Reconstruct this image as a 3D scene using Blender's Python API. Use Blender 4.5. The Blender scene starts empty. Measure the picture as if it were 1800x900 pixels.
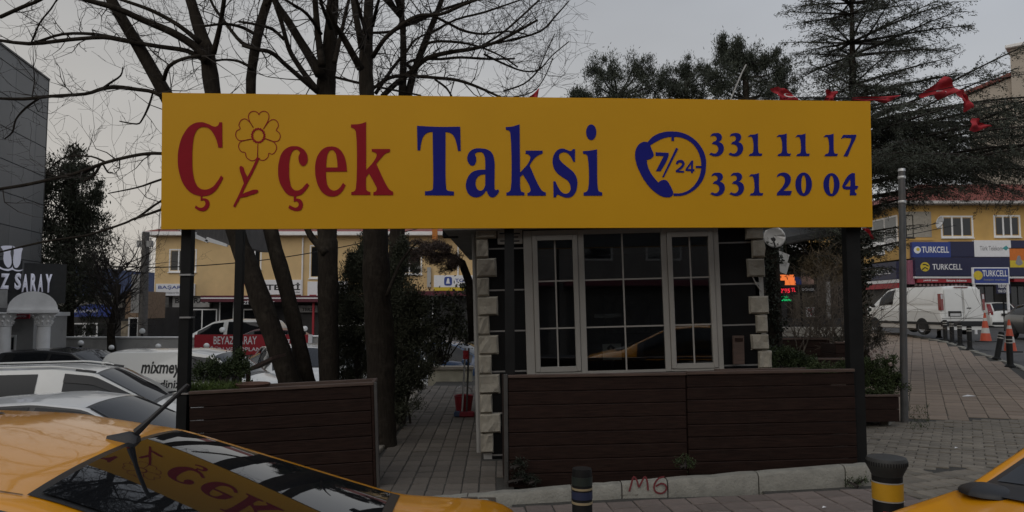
import bpy, math, random
import numpy as np
from mathutils import Vector, Matrix, Euler
S = bpy.context.scene
COL = S.collection
rnd = random.Random(7)
# ------------------------------------------------------------------ camera
F, PITCH, CZ = 1300.0, math.radians(4.0), 1.6
cam_d = bpy.data.cameras.new('camera'); cam = bpy.data.objects.new('camera', cam_d); COL.objects.link(cam)
cam_d.sensor_width = 36.0; cam_d.lens = 36.0 * F / 1800.0
cam_d.clip_start = 0.05; cam_d.clip_end = 2000
cam.location = (0, 0, CZ); cam.rotation_euler = (math.pi / 2 + PITCH, 0, 0)
S.camera = cam
# ------------------------------------------------------------------ world: overcast sky
SUN_EL, SUN_AZ = math.radians(42), math.radians(205)
W = bpy.data.worlds.new('World'); S.world = W; W.use_nodes = True
nt = W.node_tree; nt.nodes.clear()
def wn(t): return nt.nodes.new(t)
out = wn('ShaderNodeOutputWorld'); bg = wn('ShaderNodeBackground')
sky = wn('ShaderNodeTexSky'); sky.sky_type = 'NISHITA'; sky.sun_disc = False
sky.sun_elevation = SUN_EL; sky.sun_rotation = SUN_AZ; sky.air_density = 1.0; sky.dust_density = 4.0
hs = wn('ShaderNodeHueSaturation'); hs.inputs['Saturation'].default_value = 0.35; hs.inputs['Value'].default_value = 0.6
tc = wn('ShaderNodeTexCoord'); sep = wn('ShaderNodeSeparateXYZ')
ramp = wn('ShaderNodeValToRGB'); cr = ramp.color_ramp           # pale warm horizon, blue-grey cloud deck above
cr.elements[0].position = 0.0; cr.elements[0].color = (4.2, 3.98, 3.66, 1)
cr.elements[1].position = 1.0; cr.elements[1].color = (2.45, 2.75, 3.3, 1)
e = cr.elements.new(0.28); e.color = (3.2, 3.22, 3.22, 1)
e = cr.elements.new(0.5); e.color = (2.75, 2.92, 3.2, 1)
mp = wn('ShaderNodeMapping'); mp.inputs['Scale'].default_value = (1.2, 1.2, 3.0)
nz = wn('ShaderNodeTexNoise'); nz.inputs['Scale'].default_value = 1.3; nz.inputs['Detail'].default_value = 4
mr = wn('ShaderNodeMapRange'); mr.inputs['From Min'].default_value = 0.3; mr.inputs['From Max'].default_value = 0.7
mr.inputs['To Min'].default_value = 0.86; mr.inputs['To Max'].default_value = 1.14
mul = wn('ShaderNodeMixRGB'); mul.blend_type = 'MULTIPLY'; mul.inputs['Fac'].default_value = 1
mix = wn('ShaderNodeMixRGB'); mix.inputs['Fac'].default_value = 0.85
L = nt.links.new
L(tc.outputs['Generated'], sep.inputs[0]); L(sep.outputs['Z'], ramp.inputs[0])
L(tc.outputs['Generated'], mp.inputs[0]); L(mp.outputs[0], nz.inputs['Vector']); L(nz.outputs['Fac'], mr.inputs['Value'])
L(ramp.outputs[0], mul.inputs['Color1']); L(mr.outputs[0], mul.inputs['Color2'])
L(sky.outputs[0], hs.inputs['Color']); L(hs.outputs[0], mix.inputs['Color1']); L(mul.outputs[0], mix.inputs['Color2'])
xr = wn('ShaderNodeValToRGB'); xr.color_ramp.elements[0].color = (1.07, 1.02, 0.95, 1); xr.color_ramp.elements[1].color = (0.94, 0.985, 1.06, 1)   # warmer cloud to the left, cooler to the right
xm = wn('ShaderNodeMapRange'); xm.inputs['From Min'].default_value = -0.8; xm.inputs['From Max'].default_value = 0.8
L(sep.outputs['X'], xm.inputs['Value']); L(xm.outputs[0], xr.inputs[0]); m3 = wn('ShaderNodeMixRGB'); m3.blend_type = 'MULTIPLY'; m3.inputs['Fac'].default_value = 1
L(mix.outputs[0], m3.inputs['Color1']); L(xr.outputs[0], m3.inputs['Color2']); L(m3.outputs[0], bg.inputs['Color']); L(bg.outputs[0], out.inputs['Surface'])
bg.inputs['Strength'].default_value = 0.145
# ------------------------------------------------------------------ sun through cloud
sd = bpy.data.lights.new('sun', 'SUN'); sd.energy = 0.72; sd.angle = math.radians(75); sd.color = (1.0, 0.95, 0.88)
sun = bpy.data.objects.new('sun', sd); COL.objects.link(sun)
sv = Vector((math.sin(SUN_AZ) * math.cos(SUN_EL), math.cos(SUN_AZ) * math.cos(SUN_EL), math.sin(SUN_EL)))
sun.rotation_euler = sv.to_track_quat('Z', 'Y').to_euler()
vs = S.view_settings; vs.view_transform = 'Standard'; vs.look = 'None'; vs.exposure = 0.0; vs.gamma = 1.0; vs.use_curve_mapping = False
# ------------------------------------------------------------------ picture geometry: a pixel of the photo to a ray
FW = Vector((0, math.cos(PITCH), math.sin(PITCH))); UP = Vector((0, -math.sin(PITCH), math.cos(PITCH)))
C0 = Vector((0, 0, CZ))
def ray(px, py): return Vector((1, 0, 0)) * ((px - 900) / F) + FW + UP * ((450 - py) / F)
def P(px, py, Y):
    d = ray(px, py); return C0 + d * (Y / d.y)
def g(x, y):                                   # height of the pavement
    x = min(max(x, -8), 40)
    return -0.31 + 0.0247 * x * (1 if x < 9 else 1) + 0.0037 * min(y, 60) + 0.02 * max(0, min(y, 45) - 20) - (0.012 * (x - 13) if x > 13 else 0)
def GP(px, py, dz=0):                          # pixel on the pavement
    d = ray(px, py); t = 5.0
    for _ in range(40):
        p = C0 + d * t; t = t + (p.z - (g(p.x, p.y) + dz)) / -d.z * 0.8
    return C0 + d * t
class Plane:
    def __init__(s, O, X, Z):
        s.O = Vector(O); s.X = Vector(X).normalized(); s.Y = Vector(Z).cross(s.X).normalized(); s.Z = s.X.cross(s.Y).normalized()
    def uv(s, px, py):
        d = ray(px, py); t = (s.O - C0).dot(s.Y) / d.dot(s.Y); p = C0 + d * t - s.O
        return p.dot(s.X), p.dot(s.Z)
    def M(s):
        m = Matrix.Identity(4)
        for i in range(3): m[i][0] = s.X[i]; m[i][1] = s.Y[i]; m[i][2] = s.Z[i]; m[i][3] = s.O[i]
        return m
# ------------------------------------------------------------------ materials
MATS = {}
def mat(name, col, rough=0.6, metal=0.0, var=0.12, scale=8.0, bump=0.0, bscale=60.0, rand=0.0, coat=0.0, spec=0.5, emit=None, estr=1.0, stretch=(1, 1, 1), dirt=None):
    if name in MATS: return MATS[name]
    m = bpy.data.materials.new(name); m.use_nodes = True; t = m.node_tree; b = t.nodes['Principled BSDF']
    b.inputs['Roughness'].default_value = rough; b.inputs['Metallic'].default_value = metal
    b.inputs['Specular IOR Level'].default_value = spec
    if coat: b.inputs['Coat Weight'].default_value = coat; b.inputs['Coat Roughness'].default_value = 0.04
    c = t.nodes.new('ShaderNodeTexCoord'); mpp = t.nodes.new('ShaderNodeMapping'); mpp.inputs['Scale'].default_value = stretch
    t.links.new(c.outputs['Object'], mpp.inputs[0])
    n = t.nodes.new('ShaderNodeTexNoise'); n.inputs['Scale'].default_value = scale; n.inputs['Detail'].default_value = 6
    t.links.new(mpp.outputs[0], n.inputs['Vector'])
    r = t.nodes.new('ShaderNodeMapRange'); r.inputs['From Min'].default_value = 0.25; r.inputs['From Max'].default_value = 0.75
    r.inputs['To Min'].default_value = 1 - var; r.inputs['To Max'].default_value = 1 + var
    t.links.new(n.outputs['Fac'], r.inputs['Value'])
    val = r.outputs[0]
    if rand:
        oi = t.nodes.new('ShaderNodeObjectInfo'); r2 = t.nodes.new('ShaderNodeMapRange')
        r2.inputs['To Min'].default_value = 1 - rand; r2.inputs['To Max'].default_value = 1 + rand
        t.links.new(oi.outputs['Random'], r2.inputs['Value'])
        mm = t.nodes.new('ShaderNodeMath'); mm.operation = 'MULTIPLY'
        t.links.new(val, mm.inputs[0]); t.links.new(r2.outputs[0], mm.inputs[1]); val = mm.outputs[0]
    mx = t.nodes.new('ShaderNodeMixRGB'); mx.blend_type = 'MULTIPLY'; mx.inputs['Fac'].default_value = 1
    mx.inputs['Color1'].default_value = (*col, 1); t.links.new(val, mx.inputs['Color2'])
    colout = mx.outputs[0]
    if dirt:
        n2 = t.nodes.new('ShaderNodeTexNoise'); n2.inputs['Scale'].default_value = dirt[1]; n2.inputs['Detail'].default_value = 8; n2.inputs['Roughness'].default_value = 0.7
        t.links.new(c.outputs['Object'], n2.inputs['Vector'])
        r3 = t.nodes.new('ShaderNodeMapRange'); r3.inputs['From Min'].default_value = 0.5; r3.inputs['From Max'].default_value = 0.72; r3.inputs['To Max'].default_value = dirt[2]
        t.links.new(n2.outputs['Fac'], r3.inputs['Value'])
        mx2 = t.nodes.new('ShaderNodeMixRGB'); mx2.inputs['Color2'].default_value = (*dirt[0], 1)
        t.links.new(r3.outputs[0], mx2.inputs['Fac']); t.links.new(colout, mx2.inputs['Color1']); colout = mx2.outputs[0]
    t.links.new(colout, b.inputs['Base Color'])
    if bump:
        n3 = t.nodes.new('ShaderNodeTexNoise'); n3.inputs['Scale'].default_value = bscale; n3.inputs['Detail'].default_value = 5
        t.links.new(mpp.outputs[0], n3.inputs['Vector'])
        bp = t.nodes.new('ShaderNodeBump'); bp.inputs['Strength'].default_value = bump; bp.inputs['Distance'].default_value = 0.01
        t.links.new(n3.outputs['Fac'], bp.inputs['Height']); t.links.new(bp.outputs[0], b.inputs['Normal'])
    if emit:
        b.inputs['Emission Color'].default_value = (*emit, 1); b.inputs['Emission Strength'].default_value = estr
    MATS[name] = m; return m
def glass_mat(name, tint, through, rough=0.02, ior=1.62):
    if name in MATS: return MATS[name]
    m = bpy.data.materials.new(name); m.use_nodes = True; t = m.node_tree; t.nodes.clear()
    o = t.nodes.new('ShaderNodeOutputMaterial'); tr = t.nodes.new('ShaderNodeBsdfTransparent'); tr.inputs[0].default_value = (*tint, 1)
    di = t.nodes.new('ShaderNodeBsdfDiffuse'); di.inputs[0].default_value = (0.015, 0.016, 0.018, 1)
    m1 = t.nodes.new('ShaderNodeMixShader'); m1.inputs[0].default_value = through
    gl = t.nodes.new('ShaderNodeBsdfGlossy'); gl.inputs['Roughness'].default_value = rough; gl.inputs['Color'].default_value = (0.95, 0.97, 1, 1)
    fr = t.nodes.new('ShaderNodeFresnel'); fr.inputs[0].default_value = ior
    m2 = t.nodes.new('ShaderNodeMixShader'); LK = t.links.new
    LK(di.outputs[0], m1.inputs[1]); LK(tr.outputs[0], m1.inputs[2]); LK(fr.outputs[0], m2.inputs[0])
    LK(m1.outputs[0], m2.inputs[1]); LK(gl.outputs[0], m2.inputs[2]); LK(m2.outputs[0], o.inputs[0])
    MATS[name] = m; return m
# ------------------------------------------------------------------ mesh builder
def newmesh(name, vs_, fs_): 
    me = bpy.data.meshes.new(name); me.from_pydata(vs_, [], fs_); me.update(); return me
def link(name, me, m=None, parent=None, smooth=None):
    o = bpy.data.objects.new(name, me); COL.objects.link(o)
    if m is not None:
        if len(me.materials) == 0: me.materials.append(m)
    if parent: o.parent = parent
    if smooth:
        me.polygons.foreach_set('use_smooth', [True] * len(me.polygons))
        if smooth is not True: me.set_sharp_from_angle(angle=math.radians(smooth))
    return o
class MB:
    def __init__(s): s.v = []; s.f = []
    def add(s, vs_, fs_):
        n = len(s.v); s.v += [tuple(a) for a in vs_]; s.f += [tuple(i + n for i in f) for f in fs_]; return s
    def box(s, x0, x1, y0, y1, z0, z1, M=None):
        vs_ = [(x, y, z) for z in (z0, z1) for y in (y0, y1) for x in (x0, x1)]
        if M is not None: vs_ = [M @ Vector(a) for a in vs_]
        return s.add(vs_, [(0, 2, 3, 1), (4, 5, 7, 6), (0, 1, 5, 4), (1, 3, 7, 5), (3, 2, 6, 7), (2, 0, 4, 6)])
    def cbox(s, x0, x1, y0, y1, z0, z1, c=0.006, M=None):     # box with chamfered edges (24 vertices)
        vs_ = []; 
        X = (x0, x1); Y = (y0, y1); Z = (z0, z1)
        idx = {}
        for i in (0, 1):
            for j in (0, 1):
                for k in (0, 1):
                    sx, sy, sz = (c if i == 0 else -c), (c if j == 0 else -c), (c if k == 0 else -c)
                    idx[i, j, k, 0] = len(vs_); vs_.append((X[i], Y[j] + sy, Z[k] + sz))
                    idx[i, j, k, 1] = len(vs_); vs_.append((X[i] + sx, Y[j], Z[k] + sz))
                    idx[i, j, k, 2] = len(vs_); vs_.append((X[i] + sx, Y[j] + sy, Z[k]))
        fs_ = []
        for a in (0, 1, 2):
            for e_ in (0, 1):
                q = []
                for (m_, n_) in ((0, 0), (1, 0), (1, 1), (0, 1)):
                    key = [0, 0, 0]; key[a] = e_; key[(a + 1) % 3] = m_; key[(a + 2) % 3] = n_
                    q.append(idx[key[0], key[1], key[2], a])
                fs_.append(tuple(q if e_ else q[::-1]))
        for a in (0, 1, 2):
            b1, b2 = (a + 1) % 3, (a + 2) % 3
            for m_ in (0, 1):
                for n_ in (0, 1):
                    k0 = [0, 0, 0]; k0[b1] = m_; k0[b2] = n_; k1 = list(k0); k1[a] = 1
                    q = [idx[(*k0, b1)], idx[(*k1, b1)], idx[(*k1, b2)], idx[(*k0, b2)]]
                    fs_.append(tuple(q if (m_ == n_) else q[::-1]))
        for i in (0, 1):
            for j in (0, 1):
                for k in (0, 1):
                    q = [idx[i, j, k, 0], idx[i, j, k, 1], idx[i, j, k, 2]]
                    fs_.append(tuple(q if (i + j + k) % 2 == 1 else q[::-1]))
        if M is not None: vs_ = [M @ Vector(a) for a in vs_]
        return s.add(vs_, fs_)
    def tube(s, pts, rad, n=8, cap=True):
        pts = [Vector(p) for p in pts]
        if not hasattr(rad, '__len__'): rad = [rad] * len(pts)
        ref = None; rings = []
        for i, p in enumerate(pts):
            t = (pts[min(i + 1, len(pts) - 1)] - pts[max(i - 1, 0)])
            if t.length < 1e-9: t = Vector((0, 0, 1))
            t.normalize()
            if ref is None: ref = Vector((1, 0, 0)) if abs(t.x) < 0.8 else Vector((0, 1, 0))
            a = (ref - t * ref.dot(t)).normalized(); b = t.cross(a); ref = a
            rings.append([p + (a * math.cos(2 * math.pi * k / n) + b * math.sin(2 * math.pi * k / n)) * rad[i] for k in range(n)])
        vs_ = [q for r in rings for q in r]; fs_ = []
        for i in range(len(pts) - 1):
            for k in range(n):
                k2 = (k + 1) % n; fs_.append((i * n + k, i * n + k2, (i + 1) * n + k2, (i + 1) * n + k))
        if cap: fs_.append(tuple(range(n))[::-1]); fs_.append(tuple((len(pts) - 1) * n + k for k in range(n)))
        return s.add(vs_, fs_)
    def lathe(s, prof, n=20, c=(0, 0, 0), cap=True):       # prof: list of (r, z)
        c = Vector(c); vs_ = []; fs_ = []
        for r, z in prof:
            for k in range(n): vs_.append((c.x + r * math.cos(2 * math.pi * k / n), c.y + r * math.sin(2 * math.pi * k / n), c.z + z))
        for i in range(len(prof) - 1):
            for k in range(n):
                k2 = (k + 1) % n; fs_.append((i * n + k, i * n + k2, (i + 1) * n + k2, (i + 1) * n + k))
        if cap: fs_.append(tuple(range(n))[::-1]); fs_.append(tuple((len(prof) - 1) * n + k for k in range(n)))
        return s.add(vs_, fs_)
    def prism(s, poly, y0, y1):                  # poly in (x, z), extruded along y
        n = len(poly); vs_ = [(a, y0, b) for a, b in poly] + [(a, y1, b) for a, b in poly]
        fs_ = [tuple(range(n)), tuple(range(2 * n - 1, n - 1, -1))]
        for i in range(n): j = (i + 1) % n; fs_.append((i, i + n, j + n, j))
        return s.add(vs_, fs_)
    def grid(s, rows):                           # rows of points
        n = len(rows[0]); vs_ = [p for r in rows for p in r]; fs_ = []
        for i in range(len(rows) - 1):
            for k in range(n - 1): fs_.append((i * n + k, i * n + k + 1, (i + 1) * n + k + 1, (i + 1) * n + k))
        return s.add(vs_, fs_)
    def build(s, name, m, parent=None, smooth=None):
        return link(name, newmesh(name, s.v, s.f), m, parent, smooth)
def tag(o, label, cat, group=None):
    o['label'] = label; o['category'] = cat
    if group: o['group'] = group
    return o
def thing(name, label, cat, loc=(0, 0, 0), rz=0.0, group=None, M=None):
    o = bpy.data.objects.new(name, None); COL.objects.link(o); o.empty_display_size = 0.1
    if M is not None: o.matrix_basis = M
    else: o.location = loc; o.rotation_euler = (0, 0, rz)
    return tag(o, label, cat, group)
def struct(o): o['kind'] = 'structure'; return o
def stuff(o): o['kind'] = 'stuff'; return o
def copy_tree(o, parent=None):
    c = o.copy(); COL.objects.link(c)
    if parent: c.parent = parent
    for ch in [x for x in o.children]: copy_tree(ch, c)
    return c
# text and traced outlines become real flat meshes
def curve_to_mesh(cu, name):
    ob = bpy.data.objects.new('tmp', cu); COL.objects.link(ob)
    dg = bpy.context.evaluated_depsgraph_get(); me = bpy.data.meshes.new_from_object(ob.evaluated_get(dg))
    bpy.data.objects.remove(ob); bpy.data.curves.remove(cu); me.name = name; me.materials.clear(); return me
def text(parent, txt, u0, u1, v0, v1, d, m, name='lettering', bold=0.0, thick=0.004, label=None, shear=0.0):
    def raw(b_):
        cu = bpy.data.curves.new('t', 'FONT'); cu.body = b_; cu.offset = bold; cu.extrude = 0.0; cu.resolution_u = 3; cu.shear = shear
        return curve_to_mesh(cu, name)
    ext = lambda me: (min(v.co.x for v in me.vertices), max(v.co.x for v in me.vertices))
    full = raw(txt); x0, x1 = ext(full); y0 = min(v.co.y for v in full.vertices); y1 = max(v.co.y for v in full.vertices); words = txt.split(' '); res = []
    for i, w in enumerate(words):                       # every word is a part of its own
        if len(words) == 1: me, dx = full, 0.0
        else:
            pre = raw(' '.join(words[:i + 1])); me = raw(w); dx = ext(pre)[1] - ext(me)[1]; bpy.data.meshes.remove(pre)
        for v in me.vertices:
            v.co = (u0 + (v.co.x + dx - x0) / (x1 - x0) * (u1 - u0), d, v0 + (v.co.y - y0) / (y1 - y0) * (v1 - v0))
        me.update(); res.append(link(name, me, m, parent))
    return res[0] if len(res) == 1 else res
def outline(parent, contours, m, name='letter', d=0.0, thick=0.003):   # contours: list of lists of (u, v, corner)
    cu = bpy.data.curves.new('c', 'CURVE'); cu.dimensions = '2D'; cu.fill_mode = 'BOTH'; cu.resolution_u = 5; cu.extrude = thick / 2
    for pts in contours:
        sp = cu.splines.new('BEZIER'); sp.bezier_points.add(len(pts) - 1); sp.use_cyclic_u = True
        for b, (u, v, c) in zip(sp.bezier_points, pts):
            b.co = (u, v, 0); b.handle_left_type = b.handle_right_type = 'VECTOR' if c else 'AUTO'
    me = curve_to_mesh(cu, name)
    for v in me.vertices: v.co = (v.co.x, d - v.co.z, v.co.y)
    me.update(); return link(name, me, m, parent)
def ribbon(mb, pts, w, d, thick=0.003):          # flat stroke in a u-v plane
    pts = [Vector((a, b)) for a, b in pts]; Lr = []; Rr = []
    for i, p in enumerate(pts):
        t = (pts[min(i + 1, len(pts) - 1)] - pts[max(i - 1, 0)]).normalized(); n = Vector((-t.y, t.x)) * (w / 2)
        Lr.append((p.x + n.x, d, p.y + n.y)); Rr.append((p.x - n.x, d, p.y - n.y))
    mb.grid([Lr, Rr])
def smooth_pts(pts, k=4):
    pts = [Vector(p) for p in pts]; o = []
    for i in range(len(pts) - 1):
        a, b, c, d_ = pts[max(i - 1, 0)], pts[i], pts[i + 1], pts[min(i + 2, len(pts) - 1)]
        for j in range(k):
            t = j / k
            o.append(0.5 * ((2 * b) + (c - a) * t + (2 * a - 5 * b + 4 * c - d_) * t * t + (3 * b - a - 3 * c + d_) * t ** 3))
    o.append(pts[-1]); return o
def interp(v, xs, ys): return float(np.interp(v, xs, ys))
# ================================================================== GROUND
M_asph = mat('asphalt', (0.075, 0.074, 0.073), 0.85, var=0.2, scale=3, bump=0.5, bscale=120, dirt=((0.04, 0.04, 0.04), 1.2, 0.6))
M_earth = mat('earth', (0.06, 0.045, 0.033), 0.95, var=0.35, scale=12, bump=0.8, bscale=25)
M_mortar = mat('joint_sand', (0.045, 0.042, 0.036), 0.95, var=0.3, scale=30, bump=0.6)
M_lot = mat('lot_concrete', (0.10, 0.098, 0.093), 0.85, var=0.2, scale=2, bump=0.3)
def sheet(name, x0, x1, y0, y1, step, zf, m, test=None, dx=None):
    xs = np.arange(x0, x1 + 1e-6, dx or step); ys = np.arange(y0, y1 + 1e-6, step); ids = {}; v = []; f = []
    def vid(i, j):
        if (i, j) not in ids: ids[i, j] = len(v); v.append((xs[i], ys[j], zf(xs[i], ys[j])))
        return ids[i, j]
    for i in range(len(xs) - 1):
        for j in range(len(ys) - 1):
            if test is None or test((xs[i] + xs[i + 1]) / 2, (ys[j] + ys[j + 1]) / 2):
                f.append((vid(i, j), vid(i + 1, j), vid(i + 1, j + 1), vid(i, j + 1)))
    return struct(link(name, newmesh(name, v, f), m, None, True))
sheet('ground', -600, 600, -600, 600, 60, lambda x, y: -1.35, M_earth)
KERB = [(-9, 3.9), (2.3, 4.35), (5.6, 5.9), (8.4, 10.5), (13.2, 19.5), (16.3, 28.0), (18.6, 40.0)]
kxs = [a for a, b in KERB]; kys = [b for a, b in KERB]
def behind_kerb(x, y): return y > interp(x, kxs, kys)
sheet('road', -9, 75, -14, 44, 1.0, lambda x, y: g(x, y) - 0.13, M_asph, lambda x, y: x > 3 or y < 8)
LOT_Z = -0.93
sheet('parking_lot', -45, -1.9, 5.0, 75, 5.0, lambda x, y: LOT_Z, M_lot, dx=2.155)
# far side street beyond the lot wall
sheet('back_street', -60, 12, 24.5, 80, 5, lambda x, y: -0.25, M_asph, dx=6)
def in_walk(x, y): return behind_kerb(x, y) and y < 44 and (y < 7.28 + 0.1 * x or x > 3.95 or y > 19)
walk = sheet('sidewalk', -6, 19, 3.9, 44, 0.25, lambda x, y: g(x, y) - 0.012, M_mortar, in_walk)
garden = sheet('garden_soil', -3.4, 4.0, 7.4, 19, 0.29, lambda x, y: g(x, y) + 0.03 + 0.02 * math.sin(7 * x) * math.sin(5 * y), M_earth, lambda x, y: y > 7.42 + 0.1 * x and not (-1.75 < x < -0.05 and y < 17.2))
sheet('yard', 3.95, 9.0, 8.5, 26, 0.5, lambda x, y: g(x, y) - 0.02, M_earth, lambda x, y: x < 0.28 * y + 1.9)
# ---- paving pieces
def paver_meshes(name, w, h, m, n=4, thick=0.04):
    r = []
    for k in range(n):
        c = 0.007; a, b = w / 2, h / 2
        j = lambda: rnd.uniform(-0.004, 0.004)
        lo = [(-a, -b), (a, -b), (a, b), (-a, b)]
        lo = [(x + j(), y + j()) for x, y in lo]
        hi = [(x * (1 - 2 * c / w), y * (1 - 2 * c / h)) for x, y in lo]
        v = [(x, y, -thick) for x, y in lo] + [(x, y, -c * 0.8) for x, y in lo] + [(x, y, rnd.uniform(-0.003, 0.002)) for x, y in hi]
        f = []
        for s in (0, 4):
            for i in range(4): i2 = (i + 1) % 4; f.append((s + i, s + i2, s + 4 + i2, s + 4 + i))
        f.append((8, 9, 10, 11))
        me = newmesh(name, v, f); me.materials.append(m); r.append(me)
    return r
def pix(x, y, z):
    d = Vector((x, y, z)) - C0; dep = d.dot(FW)
    if dep < 0.1: return (-9999, -9999, dep)
    return (900 + F * d.x / dep, 450 - F * d.dot(UP) / dep, dep)
def pave(parent, name, test, org, ang, w, h, gap, m, nmax=290, zoff=0.0, shift=0.0, rng=60, zf=g, mess=0.004, drop=0.0, bend=None):
    mes = paver_meshes(name, w - gap, h - gap, m); ca, sa = math.cos(ang), math.sin(ang); cells = []
    for j in range(-rng, rng):
        for i in range(-rng, rng):
            u = (i + (shift if j % 2 else 0)) * w; v = j * h
            if bend: u, v, extra = bend(u, v)
            else: extra = 0
            x = org[0] + u * ca - v * sa; y = org[1] + u * sa + v * ca
            if not test(x, y): continue
            px, py, dep = pix(x, y, zf(x, y))
            if dep < 0.5 or not (-160 < px < 1960 and py < 1010): continue
            inn = 1 if (0 < px < 1800 and py < 905) else 0
            cells.append((-inn, dep, x, y, extra))
    cells.sort(); big = MB()
    for n, (q, dep, x, y, extra) in enumerate(cells):
        e_ = 0.05; z = zf(x, y)
        nx = -(zf(x + e_, y) - zf(x - e_, y)) / (2 * e_); ny = -(zf(x, y + e_) - zf(x, y - e_)) / (2 * e_)
        N = Vector((nx + rnd.gauss(0, mess * 2.5), ny + rnd.gauss(0, mess * 2.5), 1)).normalized()
        X = Vector((math.cos(ang + extra), math.sin(ang + extra), 0)); X = (X - N * X.dot(N)).normalized(); Y = N.cross(X)
        mm = Matrix(((X.x, Y.x, N.x, x), (X.y, Y.y, N.y, y), (X.z, Y.z, N.z, z + zoff + rnd.uniform(-mess, mess * 0.3)), (0, 0, 0, 1)))
        me = rnd.choice(mes)
        if n < nmax:
            o = bpy.data.objects.new(name, me); COL.objects.link(o); o.parent = parent; o.matrix_basis = mm
        else:
            big.add([mm @ v.co for v in me.vertices], [tuple(p.vertices) for p in me.polygons])
    if big.v: stuff(big.build(name + '_field', m, parent))
M_red = mat('red_paver', (0.165, 0.132, 0.115), 0.88, var=0.18, scale=14, bump=0.35, bscale=90, rand=0.2, dirt=((0.09, 0.08, 0.068), 3.0, 0.6))
M_greyp = mat('grey_paver', (0.178, 0.155, 0.123), 0.88, var=0.2, scale=18, bump=0.45, bscale=70, rand=0.22, dirt=((0.07, 0.07, 0.06), 2.5, 0.6))
M_tan = mat('tan_paver', (0.225, 0.172, 0.13), 0.85, var=0.14, scale=6, bump=0.3, bscale=60, rand=0.13, dirt=((0.13, 0.115, 0.09), 0.7, 0.6))
M_pathb = mat('path_paver', (0.12, 0.102, 0.084), 0.88, var=0.2, scale=12, bump=0.4, bscale=70, rand=0.2, dirt=((0.06, 0.058, 0.05), 2, 0.6))
KA = math.atan(0.1)
def kline(x): return 7.28 + 0.1 * x
pave(walk, 'red_tile', lambda x, y: behind_kerb(x, y - 0.2) and y < kline(x) - 0.12 and x < 3.75 and x > -2.2, (0, 7.05), KA, 0.262, 0.235, 0.012, M_red, rng=26)
def bent(u, v):                              # rows of setts that swing round the corner
    a = -0.10 * max(-1.5, min(u, 5)); return u + 0.22 * math.sin(v * 0.8), v + 0.10 * u + 0.05 * u * u * 0.3, 0.10 + 0.03 * u
pave(walk, 'grey_sett', lambda x, y: behind_kerb(x, y - 0.2) and x > 3.88 - 0.0 * y and y > 8.3 and y < 11.35 and x < 13, (6.2, 9.2), -0.55, 0.235, 0.13, 0.009, M_greyp, rng=70, shift=0.5, mess=0.008, nmax=180)
pave(walk, 'corner_sett', lambda x, y: behind_kerb(x, y - 0.2) and x > 3.86 and y < 8.22 and x < 13, (6.0, 7.5), 0.35, 0.13, 0.235, 0.009, M_greyp, rng=60, shift=0.5, mess=0.005, nmax=110)
pave(walk, 'tan_tile', lambda x, y: behind_kerb(x + 0.15, y - 0.1) and 11.5 < y < 36 and x > 0.28 * y + 2.1 and x < 17.5, (9, 16), -0.50, 0.275, 0.41, 0.009, M_tan, rng=90, mess=0.004)
# ---- brick path between the fences
def pz(x, y): return -0.215 + 0.012 * (y - 7.4)
path = struct(link('garden_path', newmesh('garden_path', [(-1.75, 7.1, pz(0, 7.1) - .012), (0.02, 7.3, pz(0, 7.3) - .012), (0.02, 17.4, pz(0, 17.4) - .012), (-1.75, 17.4, pz(0, 17.4) - .012)], [(0, 1, 2, 3)]), M_mortar))
def path_l(y): return interp(y, [7, 9.2, 11.5, 14, 18], [-1.62, -1.62, -1.68, -1.85, -1.9])
pave(path, 'path_brick', lambda x, y: path_l(y) < x < -0.08 and 7.4 + 0.08 * x < y < 16.5 and not (x > -0.36 and y > 9.0), (-0.8, 9), 0.02, 0.175, 0.27, 0.013, M_pathb, rng=60, zf=pz, shift=0.0, mess=0.004)
M_edge = mat('edge_stone', (0.22, 0.195, 0.16), 0.9, var=0.2, scale=9, bump=0.5, bscale=50, rand=0.15)
for k in range(11):
    y = 7.7 + k * 0.83; x = path_l(y) - 0.06; b = MB().cbox(-0.05, 0.05, -0.405, 0.405, -0.1, 0.035, 0.01)
    o = b.build('edging_stone', M_edge, path); o.location = (x, y, pz(x, y) + rnd.uniform(-.005, .01)); o.rotation_euler = (0, 0, rnd.uniform(-.02, .02))
# ---- kerb of the fenced bed
M_kerb = mat('kerb_concrete', (0.26, 0.25, 0.215), 0.9, var=0.25, scale=10, bump=0.9, bscale=45, rand=0.07, dirt=((0.11, 0.105, 0.085), 5.0, 0.65))
kerb = struct(bpy.data.objects.new('kerb', None)); COL.objects.link(kerb)
kx = [-2.3, -1.35, -0.43, 0.585, 1.08, 1.54, 2.47, 3.38, 3.66]
def kerb_top(x): return g(x, kline(x)) + interp(x, [-1, 0, 3.7], [0.075, 0.10, 0.2])
for a, b_ in zip(kx[:-1], kx[1:]):
    n = 7; mb = MB(); rows = []
    for i in range(n):
        x = a + 0.006 + (b_ - a - 0.012) * i / (n - 1); y = kline(x); zb = g(x, y) - 0.06; zt = kerb_top(x) + rnd.uniform(-.006, .006)
        e_ = 0.012 if i in (0, n - 1) else 0
        rows.append([(x, y + e_, zb), (x, y + 0.008 + e_ + rnd.uniform(-.003, .003), zt - 0.035), (x, y + 0.03 + e_, zt - e_ * .5 - .004), (x, y + 0.075, zt), (x, y + 0.15, zt - .004), (x, y + 0.15, zb)])
    mb.grid(rows); mb.f.append(tuple(range(6))[::-1]); mb.f.append(tuple((n - 1) * 6 + k for k in range(6)))
    mb.build('kerb_stone', M_kerb, kerb, 40)
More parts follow.
